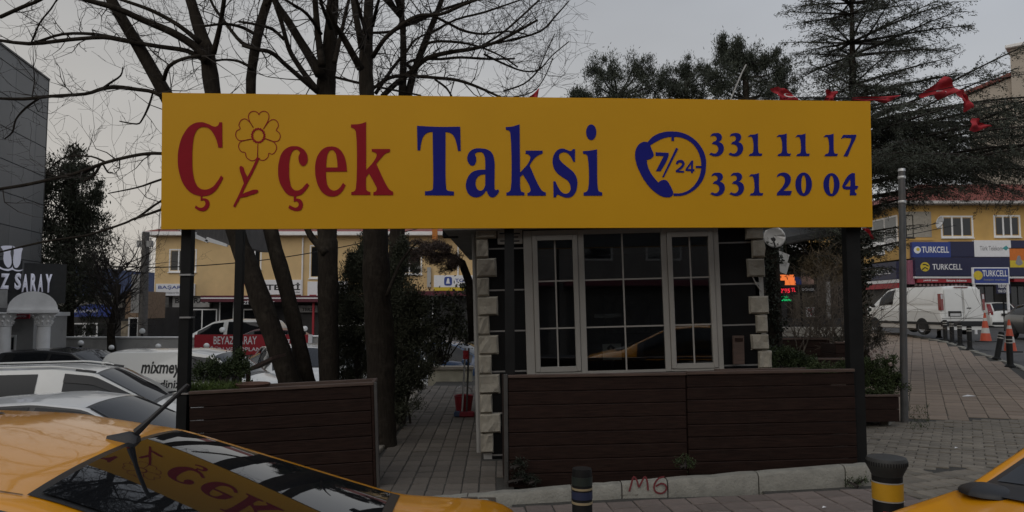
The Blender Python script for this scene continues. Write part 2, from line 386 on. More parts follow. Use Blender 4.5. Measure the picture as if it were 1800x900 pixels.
# painted mark M6 on the kerb face
M_spray = mat('red_spray', (0.16, 0.026, 0.03), 0.8, var=0.3, scale=40)
kp = Plane((0, kline(0) - 0.004, g(0, 7.28)), (1, 0.1, 0.0247), (-0.0247, 0, 1))
mb = MB()
for s_ in ([(1106, 864), (1110, 850), (1114, 838), (1120, 846), (1123, 856), (1129, 845), (1134, 838), (1138, 848), (1139, 862)], [(1168, 838), (1158, 841), (1151, 850), (1150, 860), (1155, 866), (1164, 867), (1171, 861), (1170, 853), (1162, 850), (1153, 855)]):
    ribbon(mb, [kp.uv(*q) for q in [tuple(p) for p in smooth_pts([(a, b, 0) for a, b in s_], 3)] ] if False else [kp.uv(p[0], p[1]) for p in smooth_pts([(a, b, 0) for a, b in s_], 3)], 0.018, 0.0)
gm = mb.build('graffiti', M_spray, kerb); gm.matrix_basis = kp.M()
# ---- roadside kerb stones by the bollards
wk = MB
for (xa, ya), (xb, yb) in zip(KERB[:-1], KERB[1:]):
    Ls = math.hypot(xb - xa, yb - ya); n = max(1, round(Ls / 0.9))
    for i in range(n):
        t = (i + .5) / n; x = xa + (xb - xa) * t; y = ya + (yb - ya) * t
        if y > 34 or x < -4: continue
        o = MB().cbox(-Ls / n / 2 + .006, Ls / n / 2 - .006, -0.13, 0.02, -0.2, 0.015, 0.015).build('kerb_stone', M_kerb, walk)
        o.location = (x, y, g(x, y)); o.rotation_euler = (0, 0, math.atan2(yb - ya, xb - xa))
# ================================================================== SIGN
M_yel = mat('sign_yellow', (0.61, 0.31, 0.006), 0.5, var=0.04, scale=1.2, spec=0.22)
M_sred = mat('vinyl_red', (0.27, 0.010, 0.018), 0.6, var=0.05, spec=0.12)
M_sblue = mat('vinyl_blue', (0.012, 0.014, 0.19), 0.6, var=0.05, spec=0.12)
M_post = mat('dark_steel', (0.010, 0.010, 0.010), 0.6, var=0.3, scale=5, spec=0.18)
M_alu = mat('aluminium', (0.55, 0.55, 0.55), 0.35, 0.8, var=0.08)
a = P(284, 283, 7.30); b = P(1532, 288.5, 7.90)
sp = Plane(a, b - a, (0, 0, 1))
sign = thing('taxi_sign', 'big yellow taxi stand board with red and blue lettering above the fences', 'sign', M=sp.M())
c4 = [sp.uv(285, 163), sp.uv(1530, 178), sp.uv(1534, 399), sp.uv(283, 403)]
mb = MB(); mb.prism([(u, v) for u, v in c4], 0.0, 0.05); mb.build('board', M_yel, sign)
# returns round the board and cross rails behind
mb = MB(); cu, cv = (c4[0][0] + c4[2][0]) / 2, (c4[0][1] + c4[2][1]) / 2
for v in (cv + 0.45, cv - 0.45): MB().box(c4[0][0] + .1, c4[1][0] - .1, 0.056, 0.094, v - .025, v + .025).build('rail', M_post, sign)
mb = MB(); mb.prism([(u * .998 + .004, v * .99) for u, v in c4], 0.0515, 0.0545); mb.build('back_sheet', mat('zinc_back', (.12, .12, .12), .6, .3), sign)
def Z(s, ox, oy, sc, dx=0, dy=0):           # traced outline: "x,y" smooth, "x,y!" corner
    r = []
    for tok in s.split():
        c = tok.endswith('!'); x, y = tok.rstrip('!').split(',')
        u, v = sp.uv(ox + (float(x) + dx) / sc, oy + (float(y) + dy) / sc); r.append((u, v, c))
    return r
def ell(ox, oy, sc, cx, cy, rx, ry, n=14):
    return [(*sp.uv(ox + (cx + rx * math.cos(2 * math.pi * k / n)) / sc, oy + (cy + ry * math.sin(2 * math.pi * k / n)) / sc), False) for k in range(n)]
A_ = (300, 180, 4.5); B_ = (480, 200, 5.0); C_ = (720, 200, 5.625); D_ = (880, 200, 5.625); E_ = (1105, 220, 6.667); F_ = (1240, 225, 6.923); G_ = (1355, 225, 6.923); H_ = (1435, 225, 6.923)
LD = -0.004
outline(sign, [Z('408,158! 385,158! 380,176 365,190 345,192 300,172 240,157 170,175 110,240 70,340 57,450 70,560 110,660 170,720 238,742! 238,778! 262,775 275,790 272,815 250,832 222,830 200,815! 192,835! 225,855 265,860 295,840 308,805 300,775 275,760 252,760! 252,743! 300,735 350,705 390,650 418,598! 400,578! 370,625 330,670 270,690 225,675 195,630 178,560 172,450 177,330 195,245 225,205 260,195 300,205 340,250 365,305 378,358! 410,358!', *A_)], M_sred, d=LD)
outline(sign, [Z('300,608! 318,630! 290,670 250,710 205,726! 203,745! 235,750 258,775 262,810 245,845 210,855 165,845 135,828! 145,803! 175,818 200,825 222,812 225,790 212,772 182,772! 183,726! 130,710 85,655 55,590 45,500 55,410 85,335 135,295 195,285 250,300 290,340 305,390 300,430 280,455 262,460 240,445 225,405 228,365 237,348 225,325 195,315 170,335 150,390 142,500 148,590 170,655 205,675 250,660 278,630', *B_)], M_sred, d=LD)
outline(sign, [Z('650,508! 465,510! 468,570 485,640 520,672 555,672 590,645 615,608! 638,628! 610,680 565,718 515,728 450,705 405,650 378,570 370,500 378,410 410,340 455,300 515,288 570,302 615,350 640,420', *B_), Z('467,472! 472,400 488,340 515,318 545,340 560,390 568,472!', *B_)], M_sred, d=LD)
outline(sign, [Z('685,95! 760,90 818,73! 818,495! 900,395 910,355 895,340 868,332! 868,310! 1028,310! 1028,335! 990,350 950,390 907,440! 1010,650 1030,672 1055,685! 1055,716! 882,716! 882,690! 905,680 912,660 895,620 843,525! 818,560! 818,640 825,675 855,688! 855,714! 688,714! 688,688! 715,680 728,655 728,160 715,135 685,120!', *B_)], M_sred, d=LD)
# flower drawn as line work
mb = MB()
def zz(pts, ox, oy, sc): return [sp.uv(ox + p[0] / sc, oy + p[1] / sc) for p in pts]
for pet in ([(655, 200), (625, 150), (615, 110), (630, 80), (660, 70), (690, 82), (698, 98), (710, 80), (740, 70), (770, 85), (778, 120), (760, 165), (735, 210)],
            [(735, 210), (770, 160), (800, 138), (830, 140), (850, 165), (850, 195), (835, 220), (858, 240), (868, 270), (855, 300), (825, 310), (780, 300), (745, 285)],
            [(745, 285), (800, 305), (830, 330), (838, 365), (820, 400), (800, 410), (776, 402), (772, 430), (745, 455), (715, 457), (690, 435), (688, 400), (690, 330)],
            [(688, 400), (688, 430), (665, 458), (635, 460), (600, 435), (590, 397), (560, 390), (538, 355), (550, 315), (600, 298), (640, 290)],
            [(640, 290), (590, 300), (540, 300), (515, 265), (522, 228), (550, 208), (540, 180), (555, 145), (585, 130), (620, 150), (655, 200)]):
    ribbon(mb, zz(smooth_pts([(a, b, 0) for a, b in pet], 3), *A_), 0.008, LD)
ring = [(693 + (47 + (5 if k % 2 else -2)) * math.cos(2 * math.pi * k / 36), 263 + (52 + (5 if k % 2 else -2)) * math.sin(2 * math.pi * k / 36)) for k in range(37)]
ribbon(mb, zz(ring, *A_), 0.020, LD)
fl = mb.build('flower_drawing', M_sred, sign)
outline(sign, [Z('682,440! 706,440! 650,560 600,655 560,740 510,832! 495,820! 535,740 580,640 640,530', *A_)], M_sred, 'flower_stem', LD)
outline(sign, [Z('550,507 568,507 587,550 604,585! 600,645! 580,640! 565,590 548,535', *A_)], M_sred, 'flower_leaf', LD - .001)
outline(sign, [Z('545,735! 620,703 670,690 693,698 685,715 640,732 590,748 545,755!', *A_)], M_sred, 'flower_leaf', LD - .001)
outline(sign, [Z('73,120! 290,130 500,128! 505,368! 478,368! 465,300 435,220 400,190 355,180! 360,720 370,755 400,765 438,768! 438,808! 152,806! 152,766! 200,762 225,750 232,720 228,180! 185,185 140,220 115,290 105,362! 78,362!', *C_)], M_sblue, d=LD)
outline(sign, [Z('645,400! 658,440 655,480 635,510 610,512 585,490 570,450 575,410 605,365 650,345 705,343 770,355 815,390 835,450 840,600 840,720 846,752 860,755 872,745! 886,765! 865,800 830,825 800,822 775,795 760,755! 730,795 690,820 640,825 590,800 562,750 557,690 575,630 615,580 670,558 748,553! 748,490 740,420 720,385 690,378 660,385', *C_), Z('748,598! 705,605 670,630 652,680 660,730 685,758 720,755 748,710!', *C_)], M_sblue, d=LD)
outline(sign, [Z('50,132! 120,125 187,105! 192,582! 285,465 292,425 275,405 247,395! 247,365! 415,365! 415,393! 375,410 335,440 285,510! 390,735 415,765 446,778! 446,810! 265,810! 265,785! 290,770 295,745 220,600! 192,628! 195,740 205,768 235,780! 235,808! 57,808! 57,780! 85,770 100,745 97,210 85,170 52,158!', *D_)], M_sblue, d=LD)
outline(sign, [Z('735,350! 735,475! 718,475! 690,420 650,385 610,383 580,405 580,445 610,485 670,535 725,585 755,650 755,720 735,785 690,825 640,828 590,810 560,800 547,825! 523,828! 520,668! 540,668! 570,730 610,780 650,790 685,765 690,720 670,670 600,620 545,570 518,510 515,450 535,390 575,352 620,345 660,360 695,368 712,350!', *D_)], M_sblue, d=LD)
outline(sign, [Z('813,370! 880,365 952,352! 960,735 970,765 1003,778! 1003,810! 820,810! 820,780! 850,768 865,740 862,440 850,405 815,395!', *D_), ell(*D_, 895, 183, 50, 77)], M_sblue, d=LD)
outline(sign, [Z('215,205! 290,130 400,85 520,75 640,95 760,160 850,260 900,380 905,480 885,600 820,710 730,785 630,825 525,830! 525,800! 620,795 720,750 800,660 840,560 850,470 835,370 790,270 720,195 620,148 520,137 420,150 320,195 250,238!', *E_)], M_sblue, 'clock_ring', LD)
outline(sign, [Z('190,195 235,215 270,290 292,350 270,385 210,410! 225,490 270,580 345,672! 390,645 440,648 475,690 520,780! 520,800 500,835 440,845 380,830 290,770 200,670 130,550 85,430 75,330 100,250 140,210', *E_)], M_sblue, 'handset_symbol', LD - .001)
outline(sign, [Z('500,130! 530,130! 530,185! 500,185!', *E_), Z('785,478! 850,478! 850,502! 785,502!', *E_)], M_sblue, 'clock_tick', LD - .002)
outline(sign, [Z('315,318! 468,325! 465,365 375,540! 318,540! 410,362! 315,360!', *E_)], M_sblue, 'numeral', LD)
outline(sign, [Z('555,265! 580,278! 412,612! 392,608!', *E_)], M_sblue, 'slash', LD)
outline(sign, [Z('552,455! 562,425 600,408 640,420 655,455 640,490 585,535! 648,535! 648,558! 552,552! 552,530! 610,480 625,455 605,438 582,445 576,460!', *E_)], M_sblue, 'numeral', LD)
outline(sign, [Z('735,415! 755,415! 752,515! 770,515! 770,540! 752,540! 752,562! 730,562! 730,540! 665,535! 665,515!', *E_), Z('730,455! 693,513! 730,515!', *E_)], M_sblue, 'numeral', LD)
g3 = '60,105! 75,75 120,62 170,68 195,95 195,130 175,160 155,170! 200,190 222,240 210,295 170,335 110,345 45,322! 65,300! 110,312 145,290 155,250 140,215 110,200 75,195! 95,168! 125,155 135,125 120,100 90,95'
g1 = '515,110! 540,82! 600,78 637,65! 642,290 650,306 690,310! 680,340! 525,340! 540,315! 570,305 580,285 572,130 560,108'
for dx, dy in ((0, 0), (235, 0), (12, 482), (246, 482)): outline(sign, [Z(g3, *F_, dx, dy)], M_sblue, 'numeral', LD)
for dx, dy in ((0, 0), (12, 482), (349, 1), (578, 2), (920, 3)): outline(sign, [Z(g1, *F_, dx, dy)], M_sblue, 'numeral', LD)
outline(sign, [Z('300,130! 325,85! 485,82! 480,110 425,230 380,345! 328,345! 410,180 425,125! 340,118!', *H_)], M_sblue, 'numeral', LD)
outline(sign, [Z('70,600! 85,565 130,545 190,550 235,590 240,640 215,700 150,765! 255,765! 235,820! 70,820! 75,790! 150,700 170,640 160,600 130,580 95,585', *G_)], M_sblue, 'numeral', LD)
outline(sign, [ell(*G_, 397, 685, 100, 143), ell(*G_, 397, 685, 30, 110)], M_sblue, 'numeral', LD)
outline(sign, [ell(*H_, 182, 690, 98, 140), ell(*H_, 182, 690, 30, 112)], M_sblue, 'numeral', LD)
outline(sign, [Z('430,548! 465,550! 470,700! 510,710! 490,748! 470,748 475,790 490,800! 480,820! 405,820! 410,748! 330,740 312,710! 350,630 390,575', *H_), Z('412,620! 365,690 345,710! 412,712!', *H_)], M_sblue, 'numeral', LD)
# posts carrying the board (parts of the sign)
Mi = sp.M().inverted()
def post(px0, py0, px1, py1, Y, w, dpt, zb):
    a = P(px0, py0, Y); b = P(px1, py1, Y); t = (zb - a.z) / (b.z - a.z); b = a + (b - a) * t; tp = a - (b - a) * 0.35
    mb = MB(); q = []
    for c_ in (b, tp):
        q += [(c_.x - w / 2, Y, c_.z), (c_.x + w / 2, Y, c_.z), (c_.x + w / 2, Y + dpt, c_.z), (c_.x - w / 2, Y + dpt, c_.z)]
    mb.add([Mi @ Vector(p) for p in q], [(0, 1, 5, 4), (1, 2, 6, 5), (2, 3, 7, 6), (3, 0, 4, 7), (4, 5, 6, 7), (3, 2, 1, 0)])
    return mb.build('post', M_post, sign)
post(327, 420, 318, 740, 7.46, 0.10, 0.1, -0.5)
post(895, 420, 898, 840, 7.70, 0.10, 0.1, -0.35)
post(1500, 420, 1512, 800, 8.02, 0.15, 0.12, -0.2)
# steel straps on the left post
mb = MB(); 
for py in (483, 558):
    p = Mi @ P(326, py, 7.455); mb.box(p.x - .054, p.x + .054, p.y - .012, p.y + .11, p.z - .008, p.z + .008)
p = Mi @ P(319, 692, 7.455); mb.box(p.x - .085, p.x + .07, p.y - .012, p.y + .11, p.z - .008, p.z + .008)
mb.build('strap', M_alu, sign)
t = thing('steel_post', 'thin dark steel post rising from the left planter behind the taxi board', 'post', P(417, 640, 9.6) - Vector((0, 0, .9)))
MB().box(-.047, .047, -.047, .047, 0, 2.9).build('shaft', M_post, t)
MB().box(-.09, .09, -.09, .09, 0, 0.02).build('base_plate', M_post, t)
# ================================================================== FENCES / PLANTERS
M_wood = mat('dark_stained_wood', (0.0205, 0.0105, 0.0078), 0.6, spec=0.14, var=0.5, scale=3, stretch=(1.5, 14, 22), bump=0.25, bscale=6, rand=0.12, dirt=((0.032, 0.021, 0.016), 6, 0.35))
M_cap = mat('weathered_wood', (0.075, 0.046, 0.034), 0.6, var=0.3, scale=5, stretch=(1, 8, 8), bump=0.3, bscale=12)
M_wsteel = mat('grey_bracket', (0.055, 0.052, 0.048), 0.5, var=0.2)
def plank_wall(root, u0, u1, v0, v1, n, d0, d1, jit=0.003, sag=0.0):
    h = (v1 - v0) / n
    for i in range(n):
        b = MB().cbox(u0, u1, d0 + rnd.uniform(0, jit), d1, v0 + i * h + .0015, v0 + (i + 1) * h - .002, 0.007)
        b.build('plank', M_wood, root)
lf = Plane(P(332, 689, 7.42), P(657, 672, 7.62) - P(332, 689, 7.42), (0, 0, 1))
lu = lf.uv(657, 672)[0]
LP = thing('planter_fence', 'dark wood plank planter box left of the brick path', 'planter', M=lf.M(), group='dark wooden planter fences')
plank_wall(LP, 0.0, lu - .03, -1.05, -0.03, 8, 0.0, 0.03)
plank_wall(LP, 0.0, lu - .03, -1.05, -0.04, 8, 0.47, 0.5)
MB().cbox(0, lu, -.012, .045, -.028, 0.004, .004).build('cap_rail', M_cap, LP); MB().cbox(0, lu, .455, .51, -.038, -0.004, .004).build('cap_rail', M_cap, LP)
MB().cbox(lu - .028, lu - .002, -.008, .52, -1.05, -.03, .004).build('end_board', M_wood, LP); MB().cbox(lu, lu + .03, -.012, .03, -1.08, 0.0, .004).build('corner_angle', M_wsteel, LP)
MB().cbox(lu - .03, lu + .005, .03, .47, -.028, 0.002, .004).build('cap_rail', M_cap, LP)
MB().box(0.01, lu - .03, .031, .468, -.14, -.10).build('soil', M_earth, LP)
rf = Plane(P(893, 660, 7.68), P(1502, 650, 7.98) - P(893, 660, 7.68), (0, 0, 1))
ru = rf.uv(1502, 650)[0]; rm = rf.uv(1206, 655)[0]
RP = thing('planter_fence', 'long dark wood plank planter front below the kiosk window', 'planter', M=rf.M(), group='dark wooden planter fences')
plank_wall(RP, 0.0, rm - .008, -1.14, -0.03, 8, 0.0, 0.03); plank_wall(RP, rm + .008, ru, -1.06, -0.03, 8, 0.004, 0.034)
MB().cbox(0, rm, -.014, .05, -.028, 0.004, .004).build('cap_rail', M_cap, RP); MB().cbox(rm + .004, ru, -.012, .05, -.022, 0.010, .004).build('cap_rail', M_cap, RP)
MB().cbox(-.045, -.004, -.01, .03, -1.16, 0.012, .004).build('corner_angle', M_wsteel, RP)
MB().cbox(-.03, 0.0, .03, .5, -1.14, -.03, .004).build('end_board', M_wood, RP)
MB().box(rm - .03, rm + .03, .036, .09, -1.1, -.03).build('batten', M_wood, RP)
MB().cbox(rm + .5, ru, .50, .55, -.05, -0.015, .004).build('cap_rail', M_cap, RP)
MB().cbox(rm + .5, ru, .51, .54, -1.0, -.06, .004).build('back_board', M_wood, RP)
# ================================================================== KIOSK
TH = 0.026
kz = P(850, 795, 9.0); kq = Plane(kz, (math.cos(TH), 0, math.sin(TH)), (-math.sin(TH), 0, math.cos(TH)))
K = thing('taxi_kiosk', 'small black panelled taxi office with cream stone quoins and big white window', 'kiosk', M=kq.M())
M_blk = mat('black_panel', (0.007, 0.007, 0.0075), 0.4, var=0.2, scale=4, spec=0.16)
M_joint = mat('silver_strip', (0.30, 0.29, 0.28), 0.4, 0.5, var=0.1)
M_quoin = mat('cream_stone', (0.33, 0.30, 0.245), 0.9, var=0.22, scale=7, bump=1.0, bscale=22, rand=0.12, dirt=((0.2, 0.18, 0.14), 6, 0.45))
M_pvc = mat('window_pvc', (0.33, 0.31, 0.28), 0.45, var=0.06, scale=3)
M_side = mat('side_wall_plaster', (0.34, 0.33, 0.31), 0.8, var=0.12, scale=3)
M_soffit = mat('soffit_board', (0.20, 0.19, 0.17), 0.7, var=0.15)
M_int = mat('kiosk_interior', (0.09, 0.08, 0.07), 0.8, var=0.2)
q = kq.uv; WID = q(1347, 600)[0]; HT = 2.95; DEP = 4.8
w0, w1 = q(922, 500)[0] , q(1266, 520)[0]; wt = q(1090, 402)[1]; wb = q(1090, 655)[1]
# walls with an opening
mb = MB(); mb.box(0.02, WID - .02, DEP - .1, DEP, -.4, HT); mb.box(0, .1, .0, DEP, -.4, HT); mb.box(WID - .1, WID, .0, DEP, -.4, HT); mb.build('shell_wall', M_side, K)
mb = MB(); mb.box(.1, w0, 0.03, .12, -.4, HT); mb.box(w1, WID - .1, 0.03, .12, -.4, HT); mb.box(w0, w1, .03, .12, -.4, wb - .02); mb.box(w0, w1, .03, .12, wt + .02, HT); mb.build('front_wall', M_blk, K)
rows_l = [q(880, y)[1] for y in (437, 510, 582, 653)]; step = rows_l[1] - rows_l[2]
ys = [rows_l[0] + step * 2, rows_l[0] + step] + rows_l + [rows_l[-1] - step, rows_l[-1] - 2 * step, -.35]
for i in range(len(ys) - 1):
    hi, lo = ys[i], ys[i + 1]
    for (xa, xb) in ((.1, w0 - .002), (w1 + .002, WID - .05)):
        MB().cbox(xa, xb, 0.0, .03, lo + .012, hi - .012, .004).build('wall_panel', M_blk, K)
for y in ys[:-1]:
    for (xa, xb) in ((.1, w0 - .002), (w1 + .002, WID - .05)): MB().box(xa, xb, 0.004, .028, y - .009, y + .009).build('joint_strip', M_joint, K)
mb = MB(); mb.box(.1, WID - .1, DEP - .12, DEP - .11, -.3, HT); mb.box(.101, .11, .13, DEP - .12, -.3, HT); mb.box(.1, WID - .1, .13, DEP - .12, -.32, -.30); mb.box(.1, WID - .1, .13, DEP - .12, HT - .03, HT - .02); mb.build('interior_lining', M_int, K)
mb = MB(); mb.cbox(.5, 2.9, .45, .95, .66, .72); mb.box(.55, 2.85, .5, .52, -.3, .66); mb.build('desk', mat('desk_wood', (0.16, 0.11, 0.07), .6), K)
for (a_, b_, h_, c_) in ((.75, 1.05, .07, (.4, .4, .36)), (1.75, 2.0, .05, (.3, .33, .25)), (2.25, 2.62, .09, (.42, .4, .36)), (1.2, 1.34, .16, (.05, .05, .05))): MB().cbox(a_, b_, .55, .8, .722, .722 + h_, .004).build('desk_papers', mat('papers_%d' % (a_ * 100), c_, .8), K)
MB().box(.12, .16, .3, 1.4, .3, 2.2).build('curtain', mat('curtain', (.22, .2, .16), .9, var=.4, scale=2, stretch=(1, 9, 1)), K); MB().box(2.1, 2.9, DEP - .2, DEP - .125, 1.2, 1.9).build('wall_map', mat('wall_map', (.3, .28, .24), .8, var=.5, scale=5), K)
mb = MB(); mb.cbox(1.35, 1.8, 1.3, 1.4, .35, 1.15, .03); mb.cbox(1.35, 1.8, 1.0, 1.4, .25, .34, .02); mb.tube([(1.57, 1.2, -.3), (1.57, 1.2, .25)], .04, 6); mb.build('office_chair', mat('chair_fabric', (.03, .03, .04), .9), K)
# quoin stones: rock faced blocks, each its own part
def quoin(x0, x1, z0, z1, dp=.05):
    n, k = 6, 5; mb = MB(); rows = []
    for j in range(k):
        r = []
        for i in range(n):
            ed = i in (0, n - 1) or j in (0, k - 1)
            x = x0 + (x1 - x0) * (0, .07, .34, .66, .93, 1)[i] + (0 if i in (0, n - 1) else rnd.uniform(-.008, .008)); z = z0 + (z1 - z0) * (0, .09, .5, .91, 1)[j]
            r.append((x + (rnd.uniform(-.004, .004)), -dp * (0.35 if ed else 1) + (0 if ed else rnd.uniform(-.014, .012)), z))
        rows.append(r)
    mb.grid(rows)
    bx = [(x0, .06, z0), (x1, .06, z0), (x1, .06, z1), (x0, .06, z1)]; s = len(mb.v); mb.v += bx
    bot = [i for i in range(n)]; top = [(k - 1) * n + i for i in range(n)]; lef = [j * n for j in range(k)]; rig = [j * n + n - 1 for j in range(k)]
    mb.f += [tuple(bot[::-1] + [s, s + 1]), tuple(top + [s + 2, s + 3]), tuple(lef + [s + 3, s]), tuple(rig[::-1] + [s + 1, s + 2])]
    return mb.build('quoin_stone', M_quoin, K)
lb = q(848, 796)[1]; pitch = .2335
for i in range(14):
    z0 = lb + i * pitch; wide = i % 2 == 1
    quoin(-.03, (.21 if wide else .115) + rnd.uniform(-.008, .008), z0 + .003, z0 + pitch - .003 )
top_r = [(400, 421, 1), (421, 453, 0), (454, 487, 1), (520, 552, 1), (553, 585, 0), (587, 615, 1), (616, 648, 0), (649, 681, 1), (682, 714, 0), (715, 745, 1)]
for (ya, yb, wide) in top_r:
    za, zb = q(1335, yb)[1], q(1335, ya)[1]
    quoin(WID - (.20 if wide else .12) + rnd.uniform(-.01, .01), WID + .03 + rnd.uniform(-.015, .02), za + .003, zb - .003)
for i in range(3): 
    z0 = q(1335, 400)[1] + .003 + i * pitch; quoin(WID - (.12 if i % 2 == 0 else .2), WID + .03, z0, z0 + pitch - .006)
MB().tube([q(1322, 487)[0:1] + (-.02,) + q(1322, 487)[1:], (q(1328, 500)[0], -.03, q(1328, 500)[1]), (q(1337, 512)[0], -.03, q(1337, 512)[1])], .008, 5).build('dangling_wire', M_pvc, K)
# the window: white frame, three bays, panes between glazing bars
WN = bpy.data.objects.new('window', None); COL.objects.link(WN); WN.parent = K
M_glass = glass_mat('kiosk_glass', (0.82, 0.84, 0.84), 0.92, ior=2.1)
bays = [(q(938, 530)[0], q(1018, 530)[0], True), (q(1029, 530)[0], q(1165, 530)[0], False), (q(1175, 530)[0], q(1257, 530)[0], True)]
fr = MB(); D0, D1 = -.035, .05
fr.cbox(w0, bays[0][0], D0, D1, wb, wt); fr.cbox(bays[0][1], bays[1][0], D0, D1, wb, wt); fr.cbox(bays[1][1], bays[2][0], D0, D1, wb, wt); fr.cbox(bays[2][1], w1, D0, D1, wb, wt)
for x0, x1, c in bays: fr.box(x0, x1, D0 + .004, D1, wt - .06, wt - .001); fr.box(x0, x1, D0 + .004, D1, wb + .001, wb + .03)
fr.build('outer_frame', M_pvc, WN)
mun = MB()
for x0, x1, sash in bays:
    za, zb = wb + .03, wt - .06; xa, xb = x0, x1
    if sash:
        s = MB(); e_ = .062
        s.cbox(xa + .003, xa + e_, D0 - .014, .03, za + .003, zb - .003); s.cbox(xb - e_, xb - .003, D0 - .014, .03, za + .003, zb - .003); s.box(xa + e_, xb - e_, D0 - .011, .03, za + .003, za + e_); s.box(xa + e_, xb - e_, D0 - .011, .03, zb - e_, zb - .003)
        s.build('sash', M_pvc, WN); xa += e_; xb -= e_; za += e_ * .6; zb -= e_
    hts = [za, q(1090, 574)[1] , q(1090, 491)[1], zb]; xm = (xa + xb) / 2
    mun.box(xm - .009, xm + .009, -.012, .0, za, zb)
    for z in hts[1:3]: mun.box(xa, xb, -.010, .002, z - .009, z + .009)
    for (pa, pb) in ((xa, xm), (xm, xb)):
        for k in range(3): MB().box(pa + .001, pb - .001, -.006 + .0, -.0025, hts[k] + .001, hts[k + 1] - .001).build('pane', M_glass, WN)
mun.build('glazing_bars', M_pvc, WN)
MB().cbox(q(1180, 650)[0], w1 + .03, -.12, -.05, wb - .035, wb - .01).build('sill_shelf', M_joint, K)
M_paper = mat('paper', (0.5, 0.5, 0.47), 0.8, var=0.05); M_ink = mat('ink', (0.03, 0.03, 0.035), .7)
u, v = q(1060, 633); u2, v2 = q(1092, 604); MB().box(u, u2, .004, .006, v, v2).build('paper_notice', M_paper, K)
mb = MB(); ribbon(mb, [(u + .06, v + .13), (u + .10, v + .17), (u + .14, v + .13)], .035, .002); mb.build('notice_print', M_ink, K)
u, v = q(1045, 559); u2, v2 = q(1091, 551); MB().box(u, u2, .004, .006, v, v2).build('window_sticker', mat('sticker', (.22, .22, .21), .7), K)
# plates left of the window
u, v = q(875, 430); u2, v2 = q(918, 403); MB().cbox(u, u2, -.02, .0, v, v2 + .25, .004).build('sign_plate', M_pvc, K)
mb = MB()
for yy, xa, xb in ((411, 878, 888), (411, 903, 914), (417, 903, 911), (424, 879, 888), (424, 903, 913)):
    ua, va = q(xa, yy); ub, _ = q(xb, yy); mb.box(ua, ub, -.023, -.021, va - .008, va + .008)
mb.build('plate_print', M_ink, K)
# roof slab with overhang and soffit
mb = MB(); mb.cbox(-.42, WID + .35, -.12, DEP + .5, 2.66, 2.95, .01); mb.build('roof', M_soffit, K)
mb = MB(); mb.cbox(-.45, WID + .38, -.15, DEP + .53, 2.952, 3.04, .01); mb.build('roof_edge', M_post, K)
mb = MB(); mb.tube([(-.07, .35, -.3), (-.07, .35, 2.66)], .032, 8); mb.tube([(-.06, .9, -.3), (-.06, .9, 2.66)], .022, 8); mb.build('downpipe', M_side, K)
t = thing('floodlight', 'black floodlight box under the left eave of the kiosk', 'lamp', P(792, 411, 9.6))
MB().cbox(-.10, .10, -.06, .06, -.055, .065, .008).build('housing', M_post, t); MB().box(-.012, .012, -.02, .02, .06, .14).build('bracket', M_post, t); MB().box(-.085, .085, -.066, -.061, -.045, .05).build('lens', glass_mat('lamp_glass', (.1, .1, .1), .3), t)
# ================================================================== TREES
M_bark = mat('bark', (0.024, 0.019, 0.0145), 0.95, var=0.35, scale=6, stretch=(6, 6, 1.2), bump=1.0, bscale=10, dirt=((0.065, 0.056, 0.042), 5, 0.6), spec=0.15)
M_twig = mat('twig_bark', (0.028, 0.022, 0.018), 0.9, var=0.25)
def leaf_mat(name, col, var=0.45, scale=1.6, rough=0.6):
    m = mat(name, col, rough, var=var, scale=scale, spec=0.25); return m
def local(mb, root):
    o = root.location; mb.v = [(a[0] - o.x, a[1] - o.y, a[2] - o.z) for a in mb.v]; return mb
def limb_pts(px, Y, wob=0.0):
    o = []; n = len(px); ph = rnd.uniform(0, 6)
    for i, (x, y, w) in enumerate(px):
        t = i / max(1, n - 1); yy = Y + wob * t + 0.15 * math.sin(ph + 3 * t) * (1 if i else 0)
        o.append((P(x, y, yy), w / 2 * yy / F))
    return o
def smooth_limb(pr, k=3):
    pts = smooth_pts([p for p, r in pr], k); rr = np.interp(np.linspace(0, len(pr) - 1, len(pts)), range(len(pr)), [r for p, r in pr])
    return pts, list(rr)
def grow(tw, p, d, length, r, level):
    n = 4 if level else 3; pts = [p]; rs = [r]; d = d.normalized(); seg = length / n
    for i in range(n):
        d = (d + Vector((rnd.gauss(0, .34), rnd.gauss(0, .3), rnd.gauss(0.08, .3)))).normalized()
        p = p + d * seg; pts.append(p); rs.append(max(r * (1 - (i + 1) / n * .8), .0022))
    tw.tube(pts, rs, 3, cap=False)
    if level > 0:
        for k in range(rnd.randint(2, 4)):
            i = rnd.randint(1, n); b = pts[i]
            dd = (d + Vector((rnd.gauss(0, .75), rnd.gauss(0, .75), rnd.gauss(.1, .6)))).normalized()
            grow(tw, b, dd, length * rnd.uniform(.35, .7), rs[i] * .7 + .0008, level - 1)
